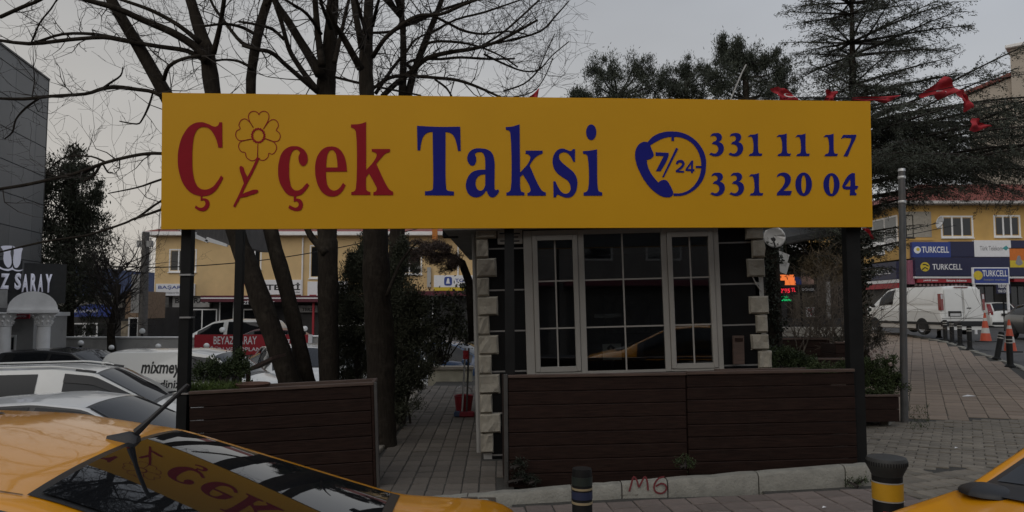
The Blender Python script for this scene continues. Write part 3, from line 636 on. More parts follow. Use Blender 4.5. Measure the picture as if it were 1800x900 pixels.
def bare_tree(base_px, Y, label, trunk, limbs, dens=1.0):
    b = P(*base_px, Y); root = thing('bare_tree', label, 'tree', b, group='bare winter trees behind the sign')
    pts, rr = smooth_limb(limb_pts(trunk, Y, 0.3)); mb = MB(); mb.tube(pts, [r * (1 + .05 * math.sin(i * 2.1)) for i, r in enumerate(rr)], 12); local(mb, root).build('trunk', M_bark, root, True)
    tw = MB(); alll = [(pts, rr, .5)]
    for px in limbs:
        lp, lr = smooth_limb(limb_pts(px, Y + rnd.uniform(-.15, .15), rnd.uniform(-1.0, .9)))
        m = MB(); m.tube(lp, lr, 7); local(m, root).build('branch', M_bark, root, True); alll.append((lp, lr, 1.0))
    for lp, lr, dn in alll:
        for i in range(1, len(lp)):
            if lp[i].z < 3.0: continue
            sl = (lp[i] - lp[i - 1]).length; t = (lp[i] - lp[i - 1]).normalized()
            k = sl * 3.6 * dens * dn * (1.4 if lr[i] < .05 else .8); k = int(k) + (rnd.random() < k % 1)
            for _ in range(k):
                q = lp[i - 1].lerp(lp[i], rnd.random()); d = (t * rnd.uniform(.2, 1) + Vector((rnd.gauss(0, .8), rnd.gauss(0, .6), rnd.gauss(.25, .7))))
                grow(tw, q, d, rnd.uniform(.35, 1.1), min(lr[i] * .45, .011), 2 if rnd.random() < .7 else 1)
    top, rt = pts[-4], rr[-4]; up = MB()                 # the upper crown, above the photo's edge
    for k in range(9):
        az = rnd.uniform(0, 6.28); d = Vector((math.cos(az) * rnd.uniform(.3, 1), math.sin(az) * rnd.uniform(.3, 1), 1)).normalized(); p = pts[rnd.randint(len(pts) - 6, len(pts) - 1)]; ps = [p]; Lb = rnd.uniform(2.5, 4.5)
        for i in range(7): d = (d + Vector((rnd.gauss(0, .16), rnd.gauss(0, .16), rnd.gauss(.03, .1)))).normalized(); p = p + d * Lb / 7; ps.append(p)
        ps = smooth_pts(ps, 2); up.tube(ps, list(np.linspace(max(.03, rt * .75), .012, len(ps))), 6)
        for i in range(2, len(ps)):
            for _ in range(2): grow(tw, ps[i], d * .5 + Vector((rnd.gauss(0, .8), rnd.gauss(0, .8), rnd.gauss(.3, .5))), rnd.uniform(.6, 1.5), .014, 2)
    local(up, root).build('upper_branches', M_bark, root, True)
    local(tw, root).build('crown', M_twig, root); return root
bare_tree((512, 690), 10.9, 'leftmost bare tree, its trunk leaning up to the left from behind the planter', [(516, 695, 44), (500, 640, 38), (470, 560, 37), (438, 470, 35), (414, 405, 33), (394, 280, 31), (380, 200, 29), (372, 150, 28), (364, 95, 27), (350, 50, 22), (335, 0, 18), (312, -70, 13), (290, -160, 6)],
          [[(405, 370, 27), (360, 300, 26), (315, 215, 25), (290, 165, 25), (245, 85, 22), (212, 30, 20), (185, -20, 18), (150, -90, 11)],
           [(366, 105, 16), (340, 80, 15), (300, 56, 14), (250, 35, 12), (205, 15, 11), (135, -5, 8), (60, -35, 5)],
           [(362, 108, 10), (330, 90, 9), (280, 82, 8), (220, 72, 8), (180, 66, 7), (120, 70, 7), (50, 77, 7), (-20, 68, 5)],
           [(222, 70, 5), (165, 60, 6), (110, 60, 5), (70, 72, 5), (45, 78, 4)],
           [(352, 75, 10), (315, 45, 8), (270, 20, 7), (230, 5, 6), (190, -8, 5)],
           [(375, 95, 11), (386, 50, 9), (394, 0, 8), (400, -70, 5)],
           [(288, 140, 8), (296, 118, 7), (320, 104, 6), (352, 98, 7)],
           [(296, 178, 8), (270, 162, 7), (240, 157, 7), (205, 153, 8), (180, 156, 7), (150, 165, 6), (90, 169, 6), (40, 174, 6), (-20, 172, 4)],
           [(180, 156, 5), (195, 145, 4), (212, 133, 3), (216, 118, 2)], [(70, 172, 4), (45, 190, 4), (28, 210, 3), (22, 232, 3), (8, 244, 2)],
           [(270, 158, 3), (262, 185, 4), (250, 210, 3), (240, 218, 3), (210, 213, 2)],
           [(340, 275, 7), (285, 270, 6), (245, 272, 6), (185, 286, 6), (140, 303, 6), (100, 313, 6), (40, 326, 6), (-20, 335, 5)],
           [(185, 285, 4), (160, 275, 3), (120, 275, 3), (100, 285, 3), (88, 296, 2)], [(176, 290, 5), (165, 308, 5), (148, 318, 4)], [(182, 290, 3), (190, 303, 3), (198, 303, 2)],
           [(340, 345, 6), (282, 369, 5), (235, 385, 4), (220, 392, 4), (160, 412, 4), (110, 420, 4), (68, 427, 4), (0, 443, 3)],
           [(330, 330, 5), (282, 354, 4), (255, 373, 4), (236, 386, 4)], [(300, 310, 4), (270, 320, 4), (240, 330, 3), (190, 340, 2)], [(0, 30, 7), (40, 12, 7), (70, 0, 6), (110, -25, 5)], [(55, 75, 3), (70, 40, 3), (90, 15, 3), (105, -10, 2)]], 0.6)
bare_tree((545, 690), 11.3, 'second bare tree from the left, thin trunk leaning beside the leftmost one', [(547, 695, 30), (535, 650, 28), (520, 580, 27), (500, 495, 27), (476, 405, 26), (455, 270, 20), (441, 165, 17), (446, 100, 17), (456, 50, 17), (466, 15, 16), (478, -20, 13), (495, -90, 8)],
          [[(450, 85, 9), (425, 75, 7), (400, 45, 6), (375, 10, 5), (365, -15, 4)], [(448, 60, 7), (425, 48, 6), (395, 42, 5), (360, 46, 4)], [(444, 120, 6), (420, 108, 5), (395, 105, 4), (370, 108, 3)], [(468, 10, 8), (490, -20, 6), (520, -60, 4)]], 0.9)
bare_tree((578, 690), 11.1, 'upright bare tree with the straightest trunk, third from the left', [(580, 700, 38), (578, 640, 36), (577, 540, 36), (576, 440, 36), (575, 405, 35), (574, 280, 34), (573, 165, 34), (576, 120, 32), (580, 80, 26), (584, 20, 22), (588, -40, 16), (596, -140, 8)],
          [[(562, 130, 20), (545, 100, 17), (525, 68, 15), (505, 35, 14), (485, 5, 12), (465, -40, 8)], [(557, 158, 12), (535, 130, 10), (512, 95, 9), (503, 70, 8), (495, 40, 8), (485, 12, 7), (478, -15, 5)],
           [(558, 162, 9), (530, 138, 9), (500, 112, 8), (485, 98, 8), (470, 90, 8), (450, 87, 7), (425, 80, 5)], [(500, 70, 6), (480, 52, 6), (455, 44, 5), (420, 38, 4)], [(566, 115, 15), (560, 70, 12), (556, 30, 11), (553, -10, 10), (548, -60, 6)],
           [(572, 445, 15), (555, 425, 13), (545, 412, 12), (530, 380, 9), (510, 330, 6)], [(588, 110, 10), (596, 75, 8), (603, 45, 7), (612, 5, 6), (622, -30, 4)], [(583, 50, 8), (570, 20, 7), (560, -10, 5)], [(565, 60, 6), (540, 25, 6), (510, 5, 5), (480, -15, 4)], [(590, 136, 5), (640, 148, 5), (690, 158, 4), (740, 168, 3)]], 0.9)
bare_tree((682, 800), 9.7, 'thickest bare tree with its trunk rising next to the brick path', [(676, 815, 56), (673, 770, 47), (670, 700, 46), (668, 600, 50), (662, 500, 48), (660, 405, 44), (652, 270, 32), (645, 168, 26), (643, 110, 26), (646, 60, 20), (648, 10, 17), (652, -50, 12), (660, -150, 6)],
          [[(634, 120, 15), (620, 95, 13), (603, 65, 12), (590, 45, 9), (575, 10, 7)], [(636, 85, 13), (630, 50, 12), (624, 20, 11), (618, -20, 9), (610, -70, 5)], [(655, 100, 9), (675, 70, 8), (700, 48, 8), (735, 28, 7), (775, 25, 6), (810, 10, 6), (850, -5, 5)], [(650, 58, 5), (690, 55, 5), (715, 42, 4), (745, 30, 4), (770, 30, 3)], [(655, 45, 7), (663, 10, 6), (675, -30, 4)], [(648, 70, 7), (635, 30, 7), (625, -10, 5)], [(680, 520, 7), (700, 470, 6), (720, 440, 4), (735, 425, 3)]], 0.9)
bare_tree((700, 780), 11.8, 'forked bare tree at the right end of the row, two slim stems above the board', [(694, 790, 34), (692, 640, 32), (697, 450, 28), (703, 300, 20), (707, 168, 14), (709, 100, 12), (708, 50, 11), (703, 0, 9), (698, -60, 6)],
          [[(700, 330, 18), (708, 230, 15), (718, 165, 14), (730, 120, 12), (745, 80, 12), (765, 30, 10), (780, -10, 9), (800, -70, 5)], [(672, 170, 10), (695, 148, 10), (725, 125, 10), (750, 103, 9), (790, 92, 8), (830, 86, 7), (870, 75, 6), (910, 55, 5), (945, 35, 4)],
           [(650, 162, 6), (670, 145, 6), (695, 134, 7), (730, 134, 6), (770, 137, 6), (805, 141, 6), (840, 153, 5), (880, 171, 4)], [(724, 120, 8), (715, 112, 5), (735, 104, 5), (775, 104, 5), (810, 101, 5), (860, 104, 4), (905, 103, 3)],
           [(740, 88, 5), (755, 75, 5), (790, 73, 5), (835, 80, 4), (880, 98, 3), (910, 118, 3)], [(712, 45, 6), (740, 35, 6), (770, 20, 5), (815, 5, 5), (860, -5, 4)], [(766, 30, 5), (790, 42, 5), (815, 54, 5), (850, 60, 4), (895, 55, 3), (930, 62, 2)], [(755, 60, 5), (800, 35, 4), (850, 22, 4), (900, 5, 3), (930, -5, 2)],
           [(840, 85, 4), (880, 60, 4), (910, 35, 4), (950, -2, 3)], [(860, 78, 4), (900, 70, 4), (950, 55, 4), (975, 30, 3), (1000, 2, 2)], [(850, 95, 4), (885, 112, 4), (920, 125, 3), (948, 122, 3), (970, 98, 2), (1000, 73, 2)], [(885, 160, 3), (920, 148, 3), (945, 125, 3), (957, 98, 2), (975, 60, 2)],
           [(900, 172, 3), (935, 162, 2), (955, 140, 2), (972, 102, 2)], [(660, 165, 7), (690, 120, 6), (715, 90, 5), (730, 70, 4), (760, 55, 3)], [(765, 140, 4), (785, 155, 4), (795, 172, 3)]], 1.25)
# ------------------------------------------------------------------ foliage
RS = np.random.default_rng(5)
def leafmesh(name, Cn, size, asp, m, parent=None, dirs=None, jit=0.6, off=None, scat=0.0):
    Cn = np.asarray(Cn, float); n = len(Cn)
    if scat: Cn = Cn + RS.normal(0, scat, Cn.shape) * RS.uniform(0, 1.6, (n, 1))
    if off is not None: Cn = Cn - np.asarray(off)
    a = RS.normal(size=(n, 3))
    if dirs is not None: a = np.asarray(dirs) + a * jit
    a /= np.linalg.norm(a, axis=1)[:, None]; b = np.cross(a, RS.normal(size=(n, 3))); b /= np.linalg.norm(b, axis=1)[:, None]
    s = size * RS.uniform(.6, 1.35, size=(n, 1)); a = a * s * .5; b = b * s * asp * .5
    V = np.stack([Cn - a, Cn + b, Cn + a, Cn - b], 1).reshape(-1, 3)
    me = bpy.data.meshes.new(name); me.vertices.add(4 * n); me.vertices.foreach_set('co', V.ravel().astype(np.float32))
    me.loops.add(4 * n); me.loops.foreach_set('vertex_index', np.arange(4 * n, dtype=np.int32))
    me.polygons.add(n); me.polygons.foreach_set('loop_start', np.arange(0, 4 * n, 4, dtype=np.int32)); me.polygons.foreach_set('loop_total', np.full(n, 4, dtype=np.int32))
    me.update(calc_edges=True); return link(name, me, m, parent)
def blob(c, r, n, shell=0.35):
    d = RS.normal(size=(n, 3)); d /= np.linalg.norm(d, axis=1)[:, None]; rad = RS.uniform(shell, 1.0, size=(n, 1)) ** 0.6
    return np.array(c) + d * rad * np.array(r), d
def clumps(cs, n):                        # list of (centre, radii): leaves gather in uneven clumps
    A = []; D = []
    for c, r in cs:
        p, d = blob(c, r, n); A.append(p); D.append(d)
    return np.concatenate(A), np.concatenate(D)
M_cedar = leaf_mat('cedar_needles', (0.055, 0.062, 0.046)); M_pine = leaf_mat('pine_needles', (0.05, 0.058, 0.042)); M_ever = leaf_mat('dark_evergreen', (0.052, 0.056, 0.036))
M_bush = leaf_mat('bush_leaves', (0.050, 0.068, 0.026), .5, 5); M_hedge = leaf_mat('hedge_leaves', (0.040, 0.056, 0.022), .5, 6); M_grass = leaf_mat('fresh_grass', (0.065, 0.095, 0.02), .4, 6)
M_brown = leaf_mat('dry_needles', (0.085, 0.06, 0.048), .4, 4); M_straw = leaf_mat('dry_stems', (0.15, 0.115, 0.07), .4, 6); M_ivy = leaf_mat('ivy_leaves', (0.022, 0.026, 0.018), .5, 6)
# big cedar right of the board
def cedar(Y, tx, label):
    b = P(tx, 640, Y); b.z = -0.1; R = thing('cedar_tree', label, 'tree', b)
    H = 9.6; mb = MB(); mb.tube([(0, 0, 0), (-.03, 0, 2), (-.1, 0, 4.5), (-.04, 0, 6.6), (0.0, 0, 8.2), (0.03, 0, H)], [.16, .12, .10, .075, .045, .012], 9); mb.build('trunk', M_bark, R, True)
    br = MB(); pts = []; dirs = []
    tiers = [(9.45, .45, 6), (9.1, .8, 7), (8.75, 1.25, 8), (8.35, 1.6, 10), (8.1, 1.7, 6), (7.45, 2.1, 12), (7.15, 2.2, 8), (6.5, 1.9, 7), (6.2, 2.3, 10), (5.9, 2.0, 6), (5.6, 3.3, 11), (5.3, 3.7, 11), (4.95, 4.1, 12), (4.6, 4.3, 9), (4.25, 3.8, 6), (3.95, 3.2, 4), (3.7, 2.2, 6), (3.2, 2.0, 6), (2.8, 1.7, 6), (2.4, 1.2, 5)]
    for z, Lm, n in tiers:
        ph = rnd.uniform(0, 6)
        for k in range(n + (3 if 4.5 < z < 5.7 else 0)):
            az = ph + 2 * math.pi * k / n + rnd.gauss(0, .22) if k < n else rnd.uniform(-.8, .8); c = math.cos(az); Lb = Lm * (1 + .22 * c if z > 5.6 else 1 + .3 * c if z > 4 else 1 - .45 * c) * rnd.uniform(.65, 1.12)
            el = rnd.uniform(-.02, .26) if z > 5.6 else rnd.uniform(-.1, .25); p = Vector((-.05, 0, z - b.z)); d = Vector((c * math.cos(el), math.sin(az) * math.cos(el), math.sin(el))); ps = [p]; ns = max(4, int(Lb / .3))
            for i in range(ns):
                d = (d + Vector((rnd.gauss(0, .05), rnd.gauss(0, .05), -.035 if i > ns * .4 else .01))).normalized(); p = p + d * (Lb / ns); ps.append(p)
            br.tube(ps, list(np.linspace(.035, .006, len(ps)) * min(1.2, .4 + Lb * .3)), 4, cap=False)
            for i in range(1, len(ps)):
                t = i / ns
                if t < (.3 if z > 5.6 else .15): continue
                for s in (-1, 1):
                    for rep in range(3 if z > 5.6 else 2):
                        sd_ = Vector((-d.y, d.x, 0)).normalized() * s; dd = (d * rnd.uniform(.3, 1.1) + sd_ + Vector((0, 0, rnd.gauss(-.12 if z > 5.6 else -.3, .18)))).normalized(); l2 = Lb * rnd.uniform(.1, .27) * (1.15 - t * .55) + .1
                        o = ps[i - 1].lerp(ps[i], rnd.random()); m = max(4, int(l2 / .034)); br.tube([o, o + dd * l2], [.006, .003], 3, cap=False)
                        for q in range(m):
                            w = o + dd * (l2 * (q + rnd.random()) / m); pts.append((w.x, w.y, w.z - rnd.uniform(0, .05))); dirs.append((dd.x, dd.y, dd.z - rnd.uniform(0, .6)))
    br.build('branches', M_twig, R); p = np.array(pts); p = np.repeat(p, 3, 0) + RS.normal(0, .034, (len(p) * 3, 3)); leafmesh('crown', p, .058, .26, M_cedar, R, np.repeat(np.array(dirs), 3, 0), .6)
    return R
cedar(16.0, 1518, 'tall dark cedar with layered feathery boughs right of the taxi board')
def tuft_tree(Y, name, label, trunk, tufts, n, m, size, asp, grp=None, base_z=-.3, tw=None):
    b = P(trunk[0][0], trunk[0][1], Y); b.z = base_z; R = thing(name, label, 'tree', b, group=grp)
    t = [(b, trunk[0][2] / 2 * Y / F)] + [(P(x, y, Y), w / 2 * Y / F) for x, y, w in trunk]
    pts, rr = smooth_limb(t); mb = MB(); mb.tube(pts, rr, 8); local(mb, R).build('trunk', M_bark, R, True)
    br = MB(); A = []; D = []
    for x, y, r in tufts:
        yy = Y + rnd.uniform(-1, 1) * r * .02; c = P(x, y, yy); rad = r * Y / F
        j = min(pts, key=lambda q: (q - c).length + max(0, q.z - c.z) * 2); br.tube([j, j.lerp(c, .5) + Vector((0, 0, -.08)), c], [.05, .035, .012], 5, cap=False)
        for _ in range(8):
            o = Vector((rnd.gauss(0, .62), rnd.gauss(0, .5), rnd.gauss(-.15, .75))) * rad; rr_ = rad * rnd.uniform(.35, .9)
            p, d = blob(c + o, (rr_, rr_, rr_ * 1.25), n // 7, .05); A.append(p); D.append(d * .6 + np.array([0, 0, .8])); br.tube([c, c + o], [.014, .006], 3, cap=False)
    local(br, R).build('branches', M_twig, R); leafmesh('crown', np.concatenate(A), size, asp, m, R, np.concatenate(D), .5, b, size * .75); return R
gp_ = 'pines showing above the board'
tuft_tree(26, 'pine_tree', 'low left pine poking above the middle of the yellow board', [(1100, 400, 16), (1095, 250, 12), (1085, 170, 8)], [(1010, 168, 12), (1025, 170, 11), (1045, 145, 20), (1052, 128, 12), (1075, 150, 24), (1080, 128, 12), (1105, 165, 24), (1112, 125, 17), (1128, 118, 14), (1135, 140, 20), (1150, 160, 24), (1165, 140, 12), (1090, 175, 22)], 1500, M_pine, .11, .2, gp_)
tuft_tree(27, 'pine_tree', 'middle pine with an upright tip above the board, left of the tallest pine', [(1215, 400, 16), (1212, 250, 12), (1205, 150, 7)], [(1185, 140, 14), (1205, 120, 12), (1212, 135, 16), (1195, 160, 20), (1222, 160, 22), (1240, 145, 15), (1238, 125, 12), (1175, 165, 16)], 1500, M_pine, .11, .2, gp_)
tuft_tree(25, 'pine_tree', 'tallest pine above the right half of the board', [(1312, 400, 18), (1312, 220, 14), (1310, 110, 9)], [(1272, 80, 11), (1280, 92, 14), (1293, 82, 10), (1305, 92, 17), (1275, 118, 16), (1300, 120, 22), (1325, 108, 16), (1330, 130, 20), (1290, 150, 24), (1318, 155, 24), (1255, 140, 14), (1265, 160, 18), (1348, 105, 11), (1365, 105, 15), (1370, 125, 15), (1360, 145, 20), (1378, 150, 10), (1345, 165, 18)], 1500, M_pine, .11, .2, gp_)
gl = 'evergreens by the grey block'
tuft_tree(24, 'evergreen_tree', 'dark evergreen tree standing beside the grey panelled block', [(120, 600, 18), (125, 430, 14), (130, 300, 6)], [(130, 285, 14), (118, 300, 18), (145, 300, 12), (112, 325, 24), (138, 335, 20), (90, 350, 24), (120, 360, 28), (165, 345, 10), (160, 370, 20), (85, 390, 28), (120, 400, 34), (155, 410, 28), (85, 440, 32), (125, 450, 36), (165, 455, 30), (100, 490, 34), (140, 495, 34), (80, 310, 12), (75, 330, 12), (90, 530, 34), (130, 530, 34), (165, 500, 26), (110, 450, 36), (145, 380, 26), (100, 415, 28)], 1050, M_ever, .12, .32, gl)
def bare_shrub(root, c, h, spread, n, m, leaf=None):
    mb = MB()
    for _ in range(n):
        az = rnd.uniform(0, 6.28); d = Vector((math.cos(az) * spread, math.sin(az) * spread, 1)).normalized(); grow(mb, c + Vector((rnd.gauss(0, .06), rnd.gauss(0, .06), 0)), d, h * rnd.uniform(.6, 1.0), .02 * h / 2, 3)
    local(mb, root).build('branches', m, root)
b = P(200, 600, 22); b.z = -.3; R = thing('bare_tree', 'leafless bushy tree left of the concrete utility pole', 'tree', b)
mb = MB(); mb.tube([b, b + Vector((-.1, 0, 1.2)), b + Vector((.1, 0, 2.6))], [.14, .11, .06], 8); local(mb, R).build('trunk', M_bark, R, True); tw = MB()
for k in range(46):
    az = rnd.uniform(0, 6.28); grow(tw, b + Vector((0, 0, rnd.uniform(.8, 3.0))), Vector((math.cos(az) * .8, math.sin(az) * .8, .8)), rnd.uniform(1.0, 2.2), .03, 3)
local(tw, R).build('crown', M_twig, R)
# conifer shrubs left of the path
def shrub(name, label, Y, cl, n, m, size, asp, cat='shrub', base=None, upd=0.6, grp=None, stems=True):
    x = sum(c[0] for c in cl) / len(cl); yb = max(c[1] + c[2] for c in cl); b = P(x, yb, Y) if base is None else base; R = thing(name, label, cat, b, group=grp)
    A = []; D = []; br = MB()
    for c_ in cl:
        x, y, r = c_[:3]; asp_ = c_[3] if len(c_) > 3 else 1.0; rad = r * Y / F; c = P(x, y, Y + rnd.uniform(-.3, .5) * rad)
        if stems: br.tube([b + Vector((rnd.gauss(0, .05), rnd.gauss(0, .05), 0)), b.lerp(c, .6), c], [.018, .012, .005], 4, cap=False)
        for _ in range(12):
            o = Vector((rnd.gauss(0, .5), rnd.gauss(0, .5), rnd.gauss(0, .5) * asp_)) * rad; rr = rad * rnd.uniform(.25, .7); p, d = blob(c + o, (rr, rr, rr * asp_), n // 12, .0); A.append(p); D.append(d + np.array([0, 0, upd]))
    if stems: local(br, R).build('stems', M_twig, R)
    leafmesh('foliage', np.concatenate(A), size, asp, m, R, np.concatenate(D), .5, b, size * .8); return R
shrub('conifer_shrub', 'dark feathery conifer shrub behind the row of trunks, left of the path', 11.9, [(618, 520, 34, 1.6), (628, 570, 40, 1.3), (615, 630, 36, 1.3), (643, 485, 22, 2), (606, 560, 24, 1.5), (640, 640, 40), (612, 495, 16, 2.2), (650, 600, 36), (600, 600, 26), (605, 660, 26), (650, 540, 34, 1.4), (632, 460, 10, 3), (645, 440, 8, 3.5), (622, 470, 8, 3)], 3600, M_ever, .047, .28)
shrub('conifer_shrub', 'tall dark conifer shrub between the thick trunk and the path', 11.2, [(700, 500, 30, 1.8), (705, 560, 40, 1.3), (715, 620, 40, 1.2), (695, 660, 40), (732, 645, 24), (722, 590, 26), (735, 560, 18, 1.5), (700, 715, 30), (690, 470, 20, 2), (720, 540, 30, 1.3), (680, 600, 30), (676, 540, 24, 1.5), (726, 670, 20), (705, 450, 10, 2.5)], 3600, M_ever, .047, .28)
shrub('leafy_shrub', 'dark leafy shrub by the kiosk side with cars showing through its gaps', 14.5, [(760, 560, 16), (790, 530, 18), (815, 510, 14), (810, 550, 18), (775, 600, 14), (745, 600, 16), (818, 590, 14), (760, 530, 14), (800, 575, 14), (740, 545, 12), (765, 580, 16), (785, 560, 16), (770, 630, 10), (755, 615, 10)], 300, M_ever, .07, .45)
b_ = P(800, 470, 13); R = thing('pine_branch_tree', 'brownish dry pine bough hanging left of the kiosk eave', 'tree', P(832, 600, 13.2)); cl = [(705, 440, 12), (725, 455, 14), (745, 440, 16), (765, 450, 16), (785, 455, 14), (800, 465, 10), (730, 435, 10), (690, 452, 10), (760, 432, 10), (778, 437, 10)]
mb = MB(); mb.tube([P(832, 600, 13.2), P(826, 500, 13.2), P(812, 462, 13.2), P(790, 448, 13.1), P(740, 446, 13.0), P(700, 448, 12.9)], [.09, .08, .07, .05, .03, .012], 7); local(mb, R).build('trunk', M_bark, R, True)
A = []
for x, y, r in cl:
    
    for _ in range(5): p, d = blob(P(x + rnd.gauss(0, 9), y + rnd.gauss(0, 7), 13 + rnd.gauss(0, .2)), (r * .012, r * .009, r * .008), 260, .05); A.append(p)
leafmesh('crown', np.concatenate(A), .07, .14, M_brown, R, None, 1, R.location)
# planter plants
shrub('planter_shrub', 'dark leafy shrub in the left end of the planter fence', 8.0, [(352, 652, 14), (375, 645, 16), (398, 652, 14), (410, 640, 10), (385, 662, 14), (430, 645, 9, 1.6), (420, 625, 6, 2)], 900, M_hedge, .03, .45)
def grass_patch(name, label, px0, px1, Yr, zf_, n, h, m, cat='grass'):
    mb = MB()
    for _ in range(n):
        Y = rnd.uniform(*Yr); x = (rnd.uniform(px0, px1) - 900) / F * Y; z = zf_(x, Y); d = Vector((rnd.gauss(0, .4), rnd.gauss(0, .4), 1)).normalized() * h * rnd.uniform(.5, 1.2); w = rnd.uniform(.003, .006); a = rnd.uniform(0, 3.14); wv = Vector((math.cos(a), math.sin(a), 0)) * w; p = Vector((x, Y, z)); q = p + d * .6; e_ = p + d + Vector((d.x * .5, d.y * .5, -.02))
        mb.add([p - wv, p + wv, q + wv * .7, q - wv * .7, e_], [(0, 1, 2, 3), (3, 2, 4)])
    o = mb.build(name, m); stuff(o); o['label'] = label; o['category'] = cat; return o
grass_patch('planter_grass', 'bright green grass growing in the left planter fence', 335, 432, (7.55, 7.95), lambda x, y: .70, 1800, .16, M_grass)
shrub('hedge', 'low clipped hedge behind the right planter fence beside the kiosk corner', 9.3, [(1340, 632, 16), (1362, 626, 16), (1385, 628, 16), (1410, 630, 15), (1350, 645, 16), (1395, 642, 16), (1425, 640, 10)], 1300, M_hedge, .026, .55, 'hedge')
shrub('creeping_plant', 'low light green plants along the top of the right planter fence', 8.35, [(1425, 650, 9), (1445, 648, 9), (1465, 650, 9), (1482, 645, 10), (1435, 643, 6), (1455, 652, 8)], 450, M_bush, .024, .5, 'plant')
shrub('flowering_bush', 'round green bush in the brown box left of the grey street pole', 11.4, [(1530, 665, 22), (1552, 660, 24), (1568, 680, 16), (1540, 685, 20), (1528, 640, 14), (1562, 645, 14), (1575, 665, 10)], 1500, M_bush, .032, .5, 'bush')
A = []
for x, y in ((1530, 622), (1538, 618), (1545, 624), (1552, 619), (1558, 628), (1535, 630), (1566, 640)):
    p, d = blob(P(x, y, 11.3), (.035, .035, .03), 30); A.append(p)
R = thing('flower_cluster', 'pale pink blossoms on top of the round green bush', 'flowers', P(1545, 632, 11.3)); stuff(leafmesh('petals', np.concatenate(A), .03, .8, mat('blossom', (.32, .25, .22), .8), R, None, 1, R.location))
shrub('dry_shrub', 'greyish dry shrub between the right planter boxes and the white van', 13.0, [(1495, 585, 18), (1520, 590, 18), (1540, 600, 14), (1480, 600, 14), (1550, 590, 10)], 900, leaf_mat('dry_leaf', (.05, .045, .033)), .04, .2)
# weeds at the kerb
for i, (px, py, r, lab) in enumerate(((915, 838, 10, 'dusty weed at the foot of the middle sign post'), (935, 843, 8, 'small weed on the kerb right of the middle post'), (1205, 812, 11, 'weed growing from the seam of the right planter fence'), (912, 815, 7, 'tall thin weed against the left end of the right fence'))):
    shrub('weed', lab, 7.62, [(px - r, py, r * .6), (px, py - r * .4, r * .7), (px + r, py + 2, r * .6)], 160, M_ivy if i != 2 else M_hedge, .022, .4, 'weed', grp='weeds along the kerb')
shrub('weed', 'grassy weed tuft by the last kerb stone near the striped bollard', 7.6, [(1490, 846, 6), (1505, 846, 7), (1520, 842, 7)], 70, M_hedge, .03, .3, 'weed', grp='weeds along the kerb')
grass_patch('pavement_weeds', 'grass tufts in the pavement joints near the grey pole', 1590, 1625, (10.6, 13.0), lambda x, y: g(x, y), 260, .05, M_hedge)
# ivy covered trunk right of the kiosk and dark hedge masses behind
b = P(1362, 640, 11.5); b.z = -.1; R = thing('ivy_trunk_tree', 'ivy covered dark trunk just right of the kiosk quoins', 'tree', b)
mb = MB(); mb.tube([b, P(1360, 520, 11.5), P(1356, 430, 11.5), P(1360, 330, 11.5)], [.13, .12, .11, .07], 8); local(mb, R).build('trunk', M_bark, R, True)
A = []
for y in range(420, 630, 14):
    p, d = blob(P(1360 + rnd.uniform(-9, 10), y + rnd.uniform(-6, 6), 11.4), (rnd.uniform(.07, .2),) * 2 + (.14,), 110, .3); A.append(p)
leafmesh('ivy', np.concatenate(A), .05, .6, M_ivy, R, None, 1, b)
shrub('evergreen_bush', 'big dark evergreen mass under the canopy right of the kiosk', 17, [(1400, 440, 22), (1430, 430, 22), (1455, 445, 20), (1475, 430, 18), (1395, 465, 16), (1420, 465, 18), (1490, 450, 16), (1380, 445, 14)], 1100, M_ever, .09, .3)
shrub('dry_grass_clump', 'straw coloured dry plant below the dark evergreen mass', 15.5, [(1435, 462, 10), (1450, 455, 10), (1465, 465, 12), (1478, 472, 9), (1440, 478, 8), (1420, 470, 9), (1450, 475, 12), (1470, 485, 10)], 480, M_straw, .12, .12)
for i, (px, h, lab) in enumerate(((1440, 1.5, 'thin bare sapling left of its taller twin in the right planters'), (1478, 1.8, 'taller bare sapling close to the right sign post'), (1530, 1.1, 'bare sapling in front of the white van'), (1405, 1.4, 'bare sapling before the red and green lit signs'), (1455, 1.7, 'dense bare sapling between the pictured board and the right sign post'))):
    b = P(px, 600, 13.5); b.z = 1.0; R = thing('bare_sapling', lab, 'sapling', b, group='bare saplings in the planters'); tw = MB()
    for k in range(13 if i != 2 else 4): grow(tw, b + Vector((rnd.gauss(0, .1), rnd.gauss(0, .1), -.2)), Vector((rnd.gauss(0, .25), rnd.gauss(0, .25), 1)), h * rnd.uniform(.6, 1), .012, 2)
    local(tw, R).build('stems', mat('pale_twig', (.10, .08, .06), .9, var=.3), R)
A = []
for y in range(400, 610, 12):
    p, d = blob(P(1521 + rnd.uniform(-3, 3), y, 15.8), (.13, .13, .12), 45, .6); A.append(p)
R = thing('ivy_vine', 'ivy climbing the cedar trunk beside the right sign post', 'ivy', P(1521, 610, 15.8)); leafmesh('leaves', np.concatenate(A), .08, .7, M_ivy, R, None, 1, R.location)
